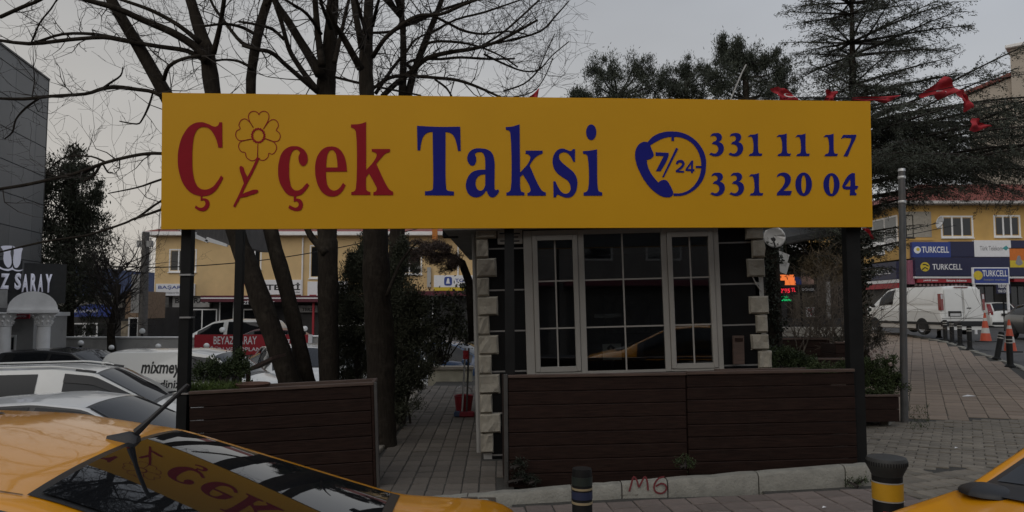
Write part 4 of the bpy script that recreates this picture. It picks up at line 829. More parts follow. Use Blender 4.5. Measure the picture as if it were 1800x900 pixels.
# ================================================================== BUILDINGS
M_ywall = mat('yellow_plaster', (0.62, 0.44, 0.22), 0.85, var=0.07, scale=1.5, dirt=((0.36, 0.26, 0.15), .6, 0.4))
M_owall = mat('ochre_plaster', (0.56, 0.35, 0.115), 0.85, var=0.08, scale=1.5, dirt=((0.38, 0.24, 0.09), .8, 0.4))
M_tile = mat('roof_tile_red', (0.23, 0.075, 0.06), 0.85, var=0.3, scale=7, bump=0.4, bscale=20)
M_white = mat('white_paint', (0.80, 0.79, 0.77), 0.6, var=0.06, scale=3, dirt=((0.4, 0.39, 0.37), 2, .3))
M_dkfront = mat('dark_shopfront', (0.035, 0.033, 0.032), 0.5, var=0.3, scale=2)
M_grey = mat('grey_cladding', (0.155, 0.157, 0.155), 0.5, var=0.08, scale=2, rand=0.10, dirt=((0.1, 0.1, 0.1), 1.0, .4))
M_dgrey = mat('dark_fascia', (0.028, 0.028, 0.027), 0.6, var=0.2)
M_gwall = mat('grey_wall', (0.40, 0.39, 0.37), 0.85, var=0.12, scale=1.2, dirt=((0.13, 0.125, 0.12), 1.5, .5))
M_win = glass_mat('window_glass', (0.3, 0.32, 0.34), 0.25)
M_dark = mat('dark_room', (0.02, 0.02, 0.02), 0.9)
M_navy = mat('navy_board', (0.018, 0.02, 0.06), 0.45, var=0.06); M_blueb = mat('blue_board', (0.025, 0.05, 0.24), 0.4, var=0.06)
M_wht = mat('white_board', (0.74, 0.74, 0.75), 0.45, var=0.05); M_redb = mat('red_board', (0.34, 0.02, 0.03), 0.5, var=0.1); M_blk2 = mat('black_print', (0.012, 0.012, 0.013), .5)
M_bprint = mat('blue_print', (0.03, 0.06, 0.26), .5); M_gprint = mat('grey_print', (.25, .25, .26), .6); M_yprint = mat('yellow_print', (0.6, 0.45, 0.03), .5); M_maroon = mat('maroon_awning', (0.10, 0.02, 0.03), .8, var=.2); M_orange = mat('orange_print', (0.6, 0.16, 0.02), .6)
def FP(Y, px=900, ang=0.0):
    return Plane(P(px, 541, Y), (math.cos(ang), math.sin(ang), 0), (0, 0, 1))
def R4(pl, x0, y0, x1, y1):
    a = pl.uv(x0, y1); b = pl.uv(x1, y0); return a[0], b[0], a[1], b[1]
def fb(root, pl, x0, y0, x1, y1, d0, d1, name, m, c=0):
    u0, u1, v0, v1 = R4(pl, x0, y0, x1, y1); mb = MB()
    (mb.cbox(u0, u1, d0, d1, v0, v1, c) if c else mb.box(u0, u1, d0, d1, v0, v1)); return mb.build(name, m, root)
def ft(root, pl, s, x0, y0, x1, y1, d, m, name='lettering', bold=0.02):
    u0, u1, v0, v1 = R4(pl, x0, y0, x1, y1); return text(root, s, u0, u1, v0, v1, d, m, name, bold)
def fwin(root, pl, x0, y0, x1, y1, cols, wood=None, rows=1, depth=.14, t=.05):
    u0, u1, v0, v1 = R4(pl, x0, y0, x1, y1); w = bpy.data.objects.new('window', None); COL.objects.link(w); w.parent = root; m = wood or M_white; mb = MB()
    mb.box(u0, u1, -.03, .02, v0 - t, v0); mb.box(u0, u1, -.02, .02, v1, v1 + t)
    mb.box(u0 - t, u0, -.02, .02, v0 - t, v1 + t); mb.box(u1, u1 + t, -.02, .02, v0 - t, v1 + t)
    for i in range(1, cols): x = u0 + (u1 - u0) * i / cols; mb.box(x - t / 2, x + t / 2, -.015, .02, v0, v1)
    for j in range(1, rows): z = v0 + (v1 - v0) * j / rows; mb.box(u0, u1, -.012, .018, z - t / 2, z + t / 2)
    mb.build('frame', m, w)
    for i in range(cols):
        for j in range(rows):
            MB().box(u0 + (u1 - u0) * i / cols + t / 2, u0 + (u1 - u0) * (i + 1) / cols - t / 2, -.004, .004, v0 + (v1 - v0) * j / rows + t / 2, v0 + (v1 - v0) * (j + 1) / rows - t / 2).build('pane', M_win, w)
    MB().box(u0 - .1, u1 + .1, -.09, .02, v0 - t - .05, v0 - t).build('sill', m, w); return w
# ---- grey clad block on the left
cfar = P(68, 541, 22); cnear = P(0, 541, 19.6); gp2 = Plane(cfar, (cfar - cnear), (0, 0, 1))     # face looks to the right of the photo
G1 = thing('office_block', 'grey metal panelled block at the left edge with dark fascia', 'building', M=gp2.M())
ztop = gp2.uv(68, 128)[1]; zbot = LOT_Z - 1.6
rowh = .862; r0 = gp2.uv(68, 150)[1]
mb = MB(); mb.box(-14, 0, .05, 9, zbot - .0, ztop - .02); mb.build('core_wall', M_dgrey, G1)
zs = [ztop, r0]
while zs[-1] > zbot + .1: zs.append(max(zbot, zs[-1] - rowh))
us = [0, -.75, -2.15, -3.55, -4.95, -6.35, -7.75]
for a, b in zip(us[:-1], us[1:]):
    for hi, lo in zip(zs[:-1], zs[1:]): MB().cbox(b + .012, a - .0, 0.0, .05, lo + .012, hi - .004, .006).build('panel', M_grey, G1)
mb = MB(); mb.box(-8, .03, -.03, .4, ztop, ztop + .05); mb.box(.0, .03, -.01, .5, zbot, ztop); mb.build('edge_trim', M_wsteel, G1)
# ---- venue sign and portico
fz = FP(18.6, 0, 0.6)
V = thing('venue_sign', 'black fascia with big white letters and a double tulip emblem', 'sign', M=fz.M())
fb(V, fz, -120, 458, 40, 533, .12, .5, 'fascia', M_dgrey); fb(V, fz, 40, 464, 118, 533, .10, .45, 'fascia', M_dgrey)
M_glow = mat('white_letters_glow', (0.75, 0.75, 0.80), 0.4, var=.03, emit=(0.8, 0.8, 1.0), estr=0.13)  # faint emission added so the white letters and emblem come out brighter
def t3(root, s, x0, y0, x1, y1, d, pl, m):
    o = ft(root, pl, s, x0, y0, x1, y1, d, m, 'letter', 0.045); md = o.modifiers.new('s', 'SOLIDIFY'); md.thickness = .09; md.offset = 1 if False else 0; return o
for s, x0, x1, y0, y1 in (('İ', -9, -3, 472, 508), ('Z', 0, 17, 481, 508), ('S', 25, 38, 480, 509), ('A', 38, 51, 482, 513), ('R', 53, 65, 481, 512), ('A', 66, 77, 482, 513), ('Y', 79, 92, 482, 514)): t3(V, s, x0, y0, x1, y1, .04, fz, M_glow)
def zf(s, pl, **k):
    r = []
    for tok in s.split():
        c = tok.endswith('!'); x, y = tok.rstrip('!').split(','); u, v = pl.uv(float(x) / 4.093, 420 + float(y) / 4.093); r.append((u, v, c))
    return r
for s in ('5,55! 25,90 25,150 40,190 60,205 78,190 82,140 75,95 90,50! 75,48 60,48 40,48 20,50', '100,95 95,140 100,190 115,208 135,195 150,150 155,100 165,68! 140,62 115,62 95,50!'):
    outline(V, [zf(s, fz)], M_glow, 'tulip_emblem', .04, .08)
outline(V, [zf('-10,195! 40,215 85,205 90,190! 95,210 120,222 168,220! 150,230 110,230 90,222 60,230 20,222 -10,210!', fz)], M_glow, 'emblem_scroll', .04, .06)
fa = FP(17.2, 0, 0.6)
A0 = thing('portico', 'white barrel vaulted entrance canopy on two corinthian columns', 'portico', M=fa.M())
cA = fa.uv(58, 545); rr = abs(fa.uv(102, 545)[0] - cA[0]); hh = fa.uv(58, 512)[1] - cA[1]
arc = [(cA[0] + rr * math.cos(math.pi * k / 14), cA[1] + hh * math.sin(math.pi * k / 14)) for k in range(15)]
mb = MB(); mb.prism(arc[::-1], 0, .55); mb.build('vault', M_white, A0); mb = MB(); u0, u1, v0, v1 = R4(fa, 12, 549, 104, 545); mb.cbox(u0, u1, -.06, .6, v0, v1, .01); mb.build('cornice', M_white, A0)
for cx in (8, 78):
    u, v = fa.uv(cx, 572); zb_ = LOT_Z - fa.O.z; vt = fa.uv(cx, 549)[1]; col = bpy.data.objects.new('column', None); COL.objects.link(col); col.parent = A0; r = .145
    MB().lathe([(r * 1.12, zb_), (r * 1.15, zb_ + .12), (r, zb_ + .2), (r * .97, v - .03), (r * 1.1, v - .015), (r * 1.1, v + .01)], 16, (u, .25, 0)).build('shaft', M_white, col, 40)
    mb = MB(); mb.lathe([(r, v + .01), (r * 1.15, v + .1), (r * 1.35, v + .2), (r * 1.7, vt - .03)], 12, (u, .25, 0)); mb.cbox(u - r * 1.8, u + r * 1.8, .25 - r * 1.8, .25 + r * 1.8, vt - .035, vt - .001, .006)
    for k in range(10):
        a = k * .628; 
        for lv, rad in ((.09, 1.28), (.19, 1.55)): mb.tube([(u + r * math.cos(a + lv) * 1.02, .25 + r * math.sin(a + lv) * 1.02, v + lv - .06), (u + r * rad * math.cos(a + lv), .25 + r * rad * math.sin(a + lv), v + lv + .02), (u + r * (rad + .14) * math.cos(a + lv), .25 + r * (rad + .14) * math.sin(a + lv), v + lv - .01)], [.035, .03, .014], 5)
    mb.build('capital', M_white, col, 40)
fb(A0, fa, -30, 508, 14, 541, .9, 1.0, 'side_vault', M_gwall)
fc = FP(20.2, 0, 0.0)
Cb = thing('ticket_cabin', 'grey cabin with a red notice behind the white columns', 'cabin', M=fc.M())
fb(Cb, fc, 12, 556, 60, 680, 0, 1.5, 'wall', M_gwall); fb(Cb, fc, 12, 549, 62, 556, -.1, 1.6, 'roof', M_white); fb(Cb, fc, 22, 552, 58, 560, -.16, -.11, 'notice_board', M_redb); ft(Cb, fc, 'REZERVASYON', 28, 554, 53, 558, -.165, M_wht, 'lettering', .01); fwin(Cb, fc, 17, 592, 26, 616, 1)
# ---- lot wall, banners and globe lamps
fl_ = FP(22.6, 200)
WL = thing('boundary_wall', 'long low grey wall behind the parked cars', 'wall', M=fl_.M())
zb_ = LOT_Z - fl_.O.z
for x0, x1, y in ((64, 205, 592), (205, 342, 592), (342, 560, 590), (560, 640, 592)):
    u0, u1, v0, v1 = R4(fl_, x0, y, x1, y); MB().cbox(u0 + .004, u1 - .004, 0, .25, zb_, v1 - .05, .01).build('wall_section', M_gwall, WL); MB().cbox(u0, u1, -.03, .28, v1 - .048, v1, .008).build('coping', M_white, WL)
u0, u1, v0, v1 = R4(fl_, 343, 588, 477, 612); B1 = thing('banner', 'red hanging banner with white venue lettering on the low wall', 'banner', M=fl_.M())
MB().box(u0, u1, -.07, -.045, v0 - .2, v1).build('cloth', M_redb, B1); ft(B1, fl_, 'BEYAZ SARAY', 377, 591, 453, 605, -.075, M_wht, 'lettering', .01); ft(B1, fl_, 'DÜĞÜN VE TOPLANTI', 353, 608, 470, 617, -.075, M_wht, 'lettering', .01)
B2 = thing('banner', 'white panel with red round badge right of the red banner', 'banner', M=fl_.M()); fb(B2, fl_, 479, 588, 550, 614, -.07, -.045, 'cloth', M_wht)
cu_, cv_ = fl_.uv(507, 600); rr = .21; outline(B2, [[(cu_ + rr * math.cos(k * .524), cv_ + rr * math.sin(k * .524), False) for k in range(12)]], M_redb, 'badge', -.075); ft(B2, fl_, 'OT', 499, 596, 512, 604, -.080, M_wht, 'lettering', .02); fb(B2, fl_, 535, 588, 543, 612, -.076, -.071, 'badge', M_redb)
M_globe = mat('globe_white', (0.72, 0.72, 0.70), 0.25, var=.03)
for i, (px, py, Y, r, lab) in enumerate(((142, 603, 19.5, 5, 'white globe lamp left of the dark car roof end'), (196, 611, 19.0, 4.6, 'white globe lamp above the white van back corner'), (278, 609, 19.0, 5, 'white globe lamp right above the white advertising van'), (363, 608, 19.5, 5, 'white globe lamp in front of the red banner'), (250, 582, 23.0, 5, 'white globe lamp below the concrete utility pole'), (391, 580, 23.0, 5, 'white globe lamp beside the small white van on the street'), (536, 578, 23.0, 5, 'white globe lamp between the slanting trunks'), (80, 603, 19.5, 4, 'white globe lamp partly hidden by the right column'))):
    c = P(px, py, Y); R = thing('globe_lamp', lab, 'lamp', (c.x, c.y, LOT_Z if Y < 22 else -.3), group='white globe lamps along the lot wall'); zz_ = c.z - R.location.z; rad = r * Y / F
    MB().lathe([(rad * math.sin(math.pi * k / 10) + .001, zz_ - rad * math.cos(math.pi * k / 10)) for k in range(11)], 14).build('globe', M_globe, R, True); MB().lathe([(.07, 0), (.05, .1), (.035, .2), (.035, zz_ - rad), (.06, zz_ - rad + .01)], 10).build('post', M_post, R, 40)
# ---- blue hoarding and little shop far left
fh = FP(37, 200); H1 = thing('hoarding', 'tall blue corrugated hoarding behind the bare bushes', 'hoarding', M=fh.M())
u0, u1, v0, v1 = R4(fh, 112, 466, 272, 530); n = int((u1 - u0) / .32)
for k in range(n): a = u0 + (u1 - u0) * k / n; MB().prism([(a + .01, v0), (a + .31, v0), (a + .31, v1 - .4 * k / n), (a + .01, v1 - .4 * k / n)], -.03 * (k % 2), .05).build('sheet_panel', mat('hoarding_blue', (.035, .055, .13), .6, var=.15), H1)
fs = FP(31, 150); S1 = thing('corner_shop', 'low dark shop with an arched blue name board left of the utility pole', 'shop', M=fs.M())
fb(S1, fs, 90, 540, 250, 600, .3, 4, 'wall', M_dkfront); fb(S1, fs, 88, 520, 215, 541, .1, 4.2, 'roof_fascia', mat('patched_board', (.16, .15, .13), .8, var=.5, scale=9)); fb(S1, fs, 215, 512, 252, 560, .2, 2, 'side_wall', mat('tan_board', (.25, .17, .11), .8, var=.2))
ar = [fs.uv(126, 557), fs.uv(200, 557), fs.uv(200, 540), fs.uv(185, 536), fs.uv(162, 534.5), fs.uv(140, 537), fs.uv(126, 545)]; MB().prism(ar, 0.0, .08).build('name_board', M_blueb, S1); ft(S1, fs, 'MARKET' if False else 'KURU TEMİZLEME', 140, 543, 172, 549, -.006, M_wht, 'lettering', .01); fb(S1, fs, 131, 543, 136, 549, -.008, -.001, 'badge', M_wht)
for x0, x1 in ((128, 146), (150, 170)): fwin(S1, fs, x0, 570, x1, 590, 1)
fb(S1, fs, 210, 565, 224, 592, .1, .28, 'poster', mat('poster_photo', (.24, .2, .14), .7, var=.7, scale=5)); fwin(S1, fs, 227, 560, 242, 592, 1)
t = thing('stand_board', 'yellow stand board left of the small shop', 'sign', P(108, 600, 24)); b = Plane(P(108, 594, 24), (1, 0, .1), (0, 0, 1)); u0, u1, v0, v1 = R4(b, 101, 579, 118, 596)
MB().box(u0, u1, 0, .04, v0 + .3, v1 + .3).build('panel', M_yprint, t); MB().box(u0 + .05, u1 - .05, -.006, -.001, v1 + .22, v1 + .26).build('print', M_blk2, t)
for u in (u0 + .02, u1 - .05): MB().box(u, u + .03, .0, .03, v0 - .2, v0 + .3).build('leg', M_post, t)
# ---- concrete utility pole
b = P(250, 600, 29); b.z = -.3; t = thing('utility_pole', 'weathered concrete utility pole left of the yellow shop block', 'pole', b); hgt = P(250, 408, 29).z + .3
mb = MB(); mb.tube([(0, 0, 0), (0, 0, hgt)], [.19, .13], 10); mb.build('shaft', mat('pole_concrete', (.13, .12, .11), .9, var=.2), t, 40); MB().box(-.3, .3, -.1, .02, hgt - .6, hgt - .35).build('cross_bracket', M_gwall, t); MB().box(-.42, -.1, -.16, .02, 1.7, 3.2).build('meter_box', M_gwall, t)
# ---- yellow two storey shop block on the left
YL = 40.0; fy = FP(YL, 500); BL = thing('shop_block', 'long yellow two storey shop block with red roof behind the trunks', 'building', M=fy.M())
u0, u1, v0, v1 = R4(fy, 268, 415, 985, 610); vg = fy.uv(400, 520)[1]
mb = MB(); mb.box(u0, u1, 0, 10, vg, v1); mb.build('upper_wall', M_ywall, BL); mb = MB(); mb.box(u0 - .1, u1, .5, 10, v0 - .6, vg - .005); mb.build('ground_floor_wall', M_dkfront, BL)
mb = MB(); mb.cbox(u0 - .55, u1 + .3, -.5, 10.5, v1, v1 + .2, .02); mb.build('eave', M_white, BL)
mb = MB(); e0, e1 = u0 - .5, u1 + .3; hr = 1.9; mb.add([(e0, -.45, v1 + .205), (e1, -.45, v1 + .205), (e1, 10.4, v1 + .205), (e0, 10.4, v1 + .205), (e0 + 4.2, 5, v1 + hr), (e1 - 4.2, 5, v1 + hr)], [(0, 1, 5, 4), (1, 2, 5), (2, 3, 4, 5), (3, 0, 4), (0, 3, 2, 1)]); mb.build('roof', M_tile, BL)
for wx in ((299, 440, 344, 476, 3), (438, 437, 458, 471, 2), (546, 433, 592, 487, 2), (700, 437, 740, 480, 2)): fwin(BL, fy, *wx[:4], wx[4], t=.07)
mb = MB()
for px in (531, 262, 805): a, _, b0, b1 = R4(fy, px, 418, px, 520); mb.tube([(a, -.06, b0), (a, -.06, b1)], .045, 6)
mb.build('downpipe', M_white, BL)
# awning, boards and shop windows
fb(BL, fy, 365, 520, 640, 531, -.9, .0, 'awning', M_maroon); fb(BL, fy, 365, 523.5, 640, 525.5, -.91, -.90, 'awning_stripe', M_wht); fb(BL, fy, 680, 512, 830, 520, -.5, .0, 'awning', M_maroon)
def board(x0, y0, x1, y1, m, d=-.12): return fb(BL, fy, x0, y0, x1, y1, d, -.005, 'sign_board', m, .01)
board(275, 499, 344, 520, M_wht); ft(BL, fy, 'BAŞARAN', 280, 502, 339, 509.5, -.125, M_bprint, 'lettering', .015); ft(BL, fy, 'mali müşavirlik bürosu', 280, 513, 335, 517, -.125, M_gprint)
board(464, 492, 531, 518, M_wht); ft(BL, fy, 'TERZİ', 469, 497, 529, 510, -.125, M_blk2, 'lettering', .03); ft(BL, fy, 'giyim tadilat', 505, 512, 529, 516, -.125, M_gprint)
board(541, 495, 562, 523, M_wht); fb(BL, fy, 545, 518, 557, 521, -.128, -.121, 'print', M_redb); board(588, 494, 612, 520, M_wht)
board(763, 484, 850, 505, M_wht); fb(BL, fy, 763, 505, 850, 511, -.12, -.005, 'board_stripe', M_yprint)
o_ = []; cu_, cv_ = fy.uv(788, 494.5)
outline(BL, [[(cu_ + .215 * (abs(math.cos(a)) ** .5) * (1 if math.cos(a) > 0 else -1), cv_ + .24 * (abs(math.sin(a)) ** .5) * (1 if math.sin(a) > 0 else -1), False) for a in [k * math.pi / 8 for k in range(16)]]], M_bprint, 'shield_emblem', -.126)
outline(BL, [[(cu_ - .11, cv_ - .13, True), (cu_ + .11, cv_ - .13, True), (cu_ + .07, cv_ - .02, False), (cu_ + .04, cv_ + .15, False), (cu_ - .02, cv_ + .16, False), (cu_ - .07, cv_ + .02, False)]], M_wht, 'emblem_figure', -.131)
ft(BL, fy, 'TGM', 800, 490, 824, 496, -.125, M_bprint, 'lettering', .02); ft(BL, fy, 'TÜRKİYE', 801, 499, 822, 502, -.125, M_gprint)
fb(BL, fy, 300, 520, 366, 540, .2, .45, 'sign_board', M_gwall); ft(BL, fy, 'BASARAN', 305, 524, 366, 533, .195, M_blk2, 'lettering', .02); fb(BL, fy, 522, 537, 556, 549, .2, .45, 'sign_board', M_gwall); ft(BL, fy, 'TERZİ', 529, 539, 553, 547, .195, M_blk2, 'lettering', .02)
fb(BL, fy, 440, 530, 510, 537, -.3, .0, 'sign_board', M_dkfront); ft(BL, fy, 'TERZİ & TADİLAT', 425, 528, 492, 535, -.91, M_wht, 'lettering', .005)
for wx in ((273, 558, 292, 592, 2), (296, 558, 309, 592, 1), (330, 545, 380, 592, 2), (386, 530, 410, 592, 1), (428, 545, 480, 590, 2), (590, 520, 640, 570, 3), (700, 525, 760, 575, 3)): fwin(BL, fy, *wx[:4], wx[4], t=.06)
fb(BL, fy, 430, 548, 478, 588, .3, .48, 'window_display', mat('shop_display', (.10, .08, .055), .8, var=.8, scale=3)); fb(BL, fy, 553, 519, 558, 606, -.6, -.5, 'red_pillar', M_redb)
fb(BL, fy, 763, 400, 772, 425, -1.0, -.8, 'orange_pillar', mat('orange_plaster', (.45, .16, .03), .8)); fb(BL, fy, 731, 468, 741, 472, -.3, -.1, 'camera_arm', M_gwall); fb(BL, fy, 751, 470, 758, 505, -.14, -.06, 'meter_pipe', M_gwall)
R = thing('gable_canopy', 'dark corrugated gable of a kiosk roof with white trim behind the left post', 'canopy', P(380, 420, 24)); fgp = Plane(R.location, (1, 0, 0), (0, 0, 1))
pp = [fgp.uv(*p) for p in ((300, 402), (344, 408), (352, 418), (372, 422), (402, 431), (420, 432), (424, 380), (300, 380))]; mb = MB(); mb.prism([(a, b) for a, b in pp][::-1], 0, 3); mb.build('corrugated_gable', mat('corrugated_dark', (.075, .07, .068), .7, var=.3, scale=3, stretch=(12, 1, 1)), R)
mb = MB()
for a, b in (((312, 404), (345, 413)), ((338, 417), (366, 427)), ((362, 424), (400, 434))):
    (x0, y0), (x1, y1) = fgp.uv(*a), fgp.uv(*b); mb.prism([(x0, y0), (x1, y1), (x1 + .02, y1 + .08), (x0 + .06, y0 + .13)], -.08, .0)
mb.build('fascia_board', M_white, R)
t = thing('neon_sign', 'small lit red neon sign glowing beside the second post', 'sign', P(424, 494, 33)); fn = Plane(t.location, (1, 0, 0), (0, 0, 1)); M_ledr = mat('led_red', (.3, .01, .02), .5, emit=(1, .02, .05), estr=.9); M_ledg = mat('led_green', (.01, .2, .06), .5, emit=(.0, .9, .25), estr=.55); M_ledo = mat('led_orange', (.4, .1, .02), .5, emit=(1, .22, .05), estr=.75)
outline(t, [[(*fn.uv(x, y), False) for x, y in ((419, 492), (424, 488), (430, 492), (431, 498), (424, 500), (419, 497))]], M_ledr, 'lit_panel', 0, .06); outline(t, [[(*fn.uv(x, y), True) for x, y in ((423, 491), (428, 495), (426, 498), (422, 493))]], M_glow, 'lit_symbol', -.04, .02)
# ---- ochre corner building on the right
cz_ = P(1591, 541, 40.0); fr_ = Plane(cz_, (1, 0.0, 0), (0, 0, 1)); BR = thing('corner_building', 'ochre two storey corner building with red hip roof and phone shop boards', 'building', M=fr_.M())
_, u1, vE, _ = R4(fr_, 1591, 362, 1960, 362); vE = fr_.uv(1700, 361)[1]; vB = -3.2; vM = fr_.uv(1700, 455)[1]; DPT = 13.0
mb = MB(); mb.box(0, u1, 0, DPT, vM, vE); mb.build('upper_wall', M_owall, BR); mb = MB(); mb.box(.35, u1, .6, DPT, vB, vM - .004); mb.build('ground_floor_wall', M_dkfront, BR)
mb = MB(); mb.cbox(-.7, u1 + .5, -.7, DPT + .6, vE, vE + .16, .02); mb.build('eave', mat('eave_white', (.42, .40, .38), .8, var=.3, scale=3), BR)
vp = fr_.uv(1668, 318)[1]; hx = 4.0; zr = vE + 2.05
mb = MB(); mb.add([(-.65, -.65, vE + .165), (u1 + .4, -.65, vE + .165), (u1 + .4, DPT + .5, vE + .165), (-.65, DPT + .5, vE + .165), (hx, 5.5, zr), (u1 - 4, 5.5, zr)], [(0, 1, 5, 4), (1, 2, 5), (2, 3, 4, 5), (3, 0, 4), (0, 3, 2, 1)]); mb.build('roof', M_tile, BR)
mb = MB()
for k in range(40):                                   # rolled tile courses
    t_ = k / 40; x = -.6 + t_ * (u1 + .9); top = min(1, max(0, (x + .65) / (hx + .65))) if x < hx else 1.0
    mb.tube([(x, -.6, vE + .19), (x, -.65 + 6.15 * top * .98, vE + .18 + (zr - vE - .165) * top * .98)], .05, 4)
mb.build('tile_rolls', M_tile, BR)
fwin(BR, fr_, 1657, 382, 1707, 415, 3, t=.09); fwin(BR, fr_, 1750, 381, 1790, 414, 3, t=.09)
fb(BR, fr_, 1593, 372, 1636, 417, -.02, -.003, 'glazed_bay', mat('pale_plaster', (.34, .31, .26), .8, var=.15)); fwin(BR, fr_, 1594, 380, 1603, 416, 1, wood=M_dkfront)
fb(BR, fr_, 1592, 420, 1640, 423, -.05, -.003, 'string_course', M_owall)
# side face (looks left): glazed balcony
fs_ = Plane(cz_, (0.0, 1.0, 0), (0, 0, 1)); 
for k in range(4):
    a = .4 + k * 1.35
    w = MB(); w.box(-.09, -.01, a, a + 1.3, fr_.uv(1591, 430)[1], fr_.uv(1591, 376)[1]); w.build('balcony_frame', M_white, BR)
    for j in range(2):
        z0 = fr_.uv(1591, 428)[1] + j * .8; MB().box(-.11, -.095, a + .07, a + 1.23, z0, z0 + .72).build('balcony_pane', mat('balcony_glass', (.16, .17, .17), .15), BR)
def rb(x0, y0, x1, y1, d0, d1, m, name='sign_board'): return fb(BR, fr_, x0, y0, x1, y1, d0, d1, name, m, .01)
rb(1600, 426, 1666, 453, -.25, -.005, M_blueb); ft(BR, fr_, 'TURKCELL', 1616, 434, 1663, 445, -.256, M_wht, 'lettering', .02)
def disc(root, pl, px, py, r, m, d, name='round_logo', n=14):
    u, v = pl.uv(px, py); return outline(root, [[(u + r * math.cos(2 * math.pi * k / n), v + r * math.sin(2 * math.pi * k / n), False) for k in range(n)]], m, name, d)
disc(BR, fr_, 1608, 440, .19, M_wht, -.256); disc(BR, fr_, 1609, 439, .09, M_yprint, -.262)
rb(1667, 425, 1709, 452, -.2, -.005, M_navy); rb(1709, 423, 1772, 452, -.22, -.005, M_wht); ft(BR, fr_, 'Türk Telekom', 1718, 433, 1757, 441, -.226, M_gprint, 'lettering', .01)
mb = MB(); u, v = fr_.uv(1757, 437); mb.prism([(u, v), (u + .22, v + .15), (u + .33, v + .02), (u + .2, v - .12)], -.232, -.226); mb.build('logo_shape', mat('teal_print', (.05, .3, .3), .5), BR)
rb(1772, 423, 1830, 437, -.2, -.005, M_navy)
rb(1600, 453.5, 1850, 486, -.55, -.0, M_navy, 'fascia_board'); ft(BR, fr_, 'TURKCELL', 1629, 465, 1680, 475, -.556, M_wht, 'lettering', .01)
disc(BR, fr_, 1616, 470, .245, M_yprint, -.556); mb = MB()
for q_ in ([(1611, 475), (1616, 471), (1621, 474)], [(1612, 466), (1617, 466), (1622, 469)]): ribbon(mb, [fr_.uv(*p) for p in q_], .06, -.564)
mb.build('logo_mark', M_blk2, BR)
rb(1600, 486.5, 1850, 490, -.5, -.0, M_wht, 'fascia_strip'); rb(1605, 490.2, 1712, 497.5, -.45, -.0, M_redb, 'fascia_strip'); ft(BR, fr_, 'yetkili satıcı', 1615, 491.5, 1640, 495.5, -.456, M_wht); ft(BR, fr_, 'fatura ödeme', 1655, 491.5, 1690, 495.5, -.456, M_wht); rb(1773, 488, 1850, 496, -.46, -.01, M_redb, 'fascia_strip')
for k, (x0, x1) in enumerate(((1604, 1632), (1636, 1664), (1668, 1708), (1716, 1746), (1778, 1800))): fwin(BR, fr_, x0, 503, x1, 545, 2, wood=M_post, t=.06)
mb = MB()
for k in range(14): mb.box(fr_.uv(1605 + k * 7, 500)[0], fr_.uv(1609 + k * 7, 500)[0], -.2, -.1, fr_.uv(1600, 503)[1], fr_.uv(1600, 499)[1])
mb.build('window_stickers', mat('mixed_print', (.4, .3, .3), .6, var=.9, scale=3), BR)
rb(1592, 458, 1602, 500, -.3, -.0, mat('pink_column', (.30, .10, .15), .7), 'pilaster')
# side boards, left face
def side_box(y0, y1, z0, z1, x0, x1, m, name): return MB().box(x0, x1, y0, y1, z0, z1).build(name, m, BR)
zA, zB = fr_.uv(1591, 490)[1], fr_.uv(1591, 459)[1]; o = side_box(.2, 5.6, zA, zB, -.3, -.0, M_navy, 'fascia_board')
tm = ft(BR, fr_, 'TURKCELL', 1600, 470, 1640, 480, 0, M_wht, 'lettering', .01); L_ = max(v.co.x for v in tm.data.vertices); l_ = min(v.co.x for v in tm.data.vertices)
for v in tm.data.vertices: v.co = (-.306, 4.2 - (v.co.x - l_) / (L_ - l_) * 3.4, v.co.z)
side_box(.2, 5.6, zA - .2, zA - .02, -.28, .0, M_wht, 'fascia_strip'); side_box(.2, 5.6, zA - .5, zA - .22, -.26, .0, M_redb, 'fascia_strip')
def dish(lab, px, py, Y, r, yaw, tilt=.3, grp='satellite dishes'):
    c = P(px, py, Y); R = thing('satellite_dish', lab, 'satellite dish', c, yaw, grp); prof = [(r * k / 6 + .001, r * .28 * (k / 6) ** 2) for k in range(7)]; n = 18; mb = MB(); rows = []
    Mx = Matrix.Rotation(math.pi / 2 + tilt, 4, 'X')
    for rad, h in prof: rows.append([Mx @ Vector((rad * math.cos(2 * math.pi * k / n), rad * 1.08 * math.sin(2 * math.pi * k / n), h)) for k in range(n + 1)])
    mb.grid(rows); o = mb.build('reflector', M_white, R, True); sd_ = o.modifiers.new('s', 'SOLIDIFY'); sd_.thickness = .012
    a = Mx @ Vector((0, -r, r * .28)); bb = Mx @ Vector((0, 0, r * 1.0)); MB().tube([a, bb], .012 if r < .5 else .02, 5).build('arm', M_wsteel, R); MB().tube([bb, Mx @ Vector((0, 0, r * .85))], [.03, .035], 8).build('receiver', M_wsteel, R); MB().tube([(0, .05, 0), (0, .35, -.1)], .02, 6).build('mount', M_wsteel, R)
dish('pale satellite dish left of the wide upper window on the ochre building', 1649, 390, 39.5, .32, .5); dish('satellite dish hanging low at the corner of the ochre building', 1562, 430, 40.2, .34, .25)
dish('large white satellite dish at the top right corner of the kiosk', 1362, 415, 11.3, .16, -.5, .45)
R = thing('air_conditioner', 'white air conditioner unit on the side of the ochre building', 'air conditioner', P(1546, 437, 40.1)); MB().cbox(-.32, .3, 0, .3, -.36, .34, .02).build('casing', M_white, R); MB().lathe([(.2, 0), (.21, .01), (.02, .015)], 16).build('fan_grille', M_post, R); R.children[-1].rotation_euler = (math.pi / 2, 0, 0); R.children[-1].location = (-.06, -.005, 0)
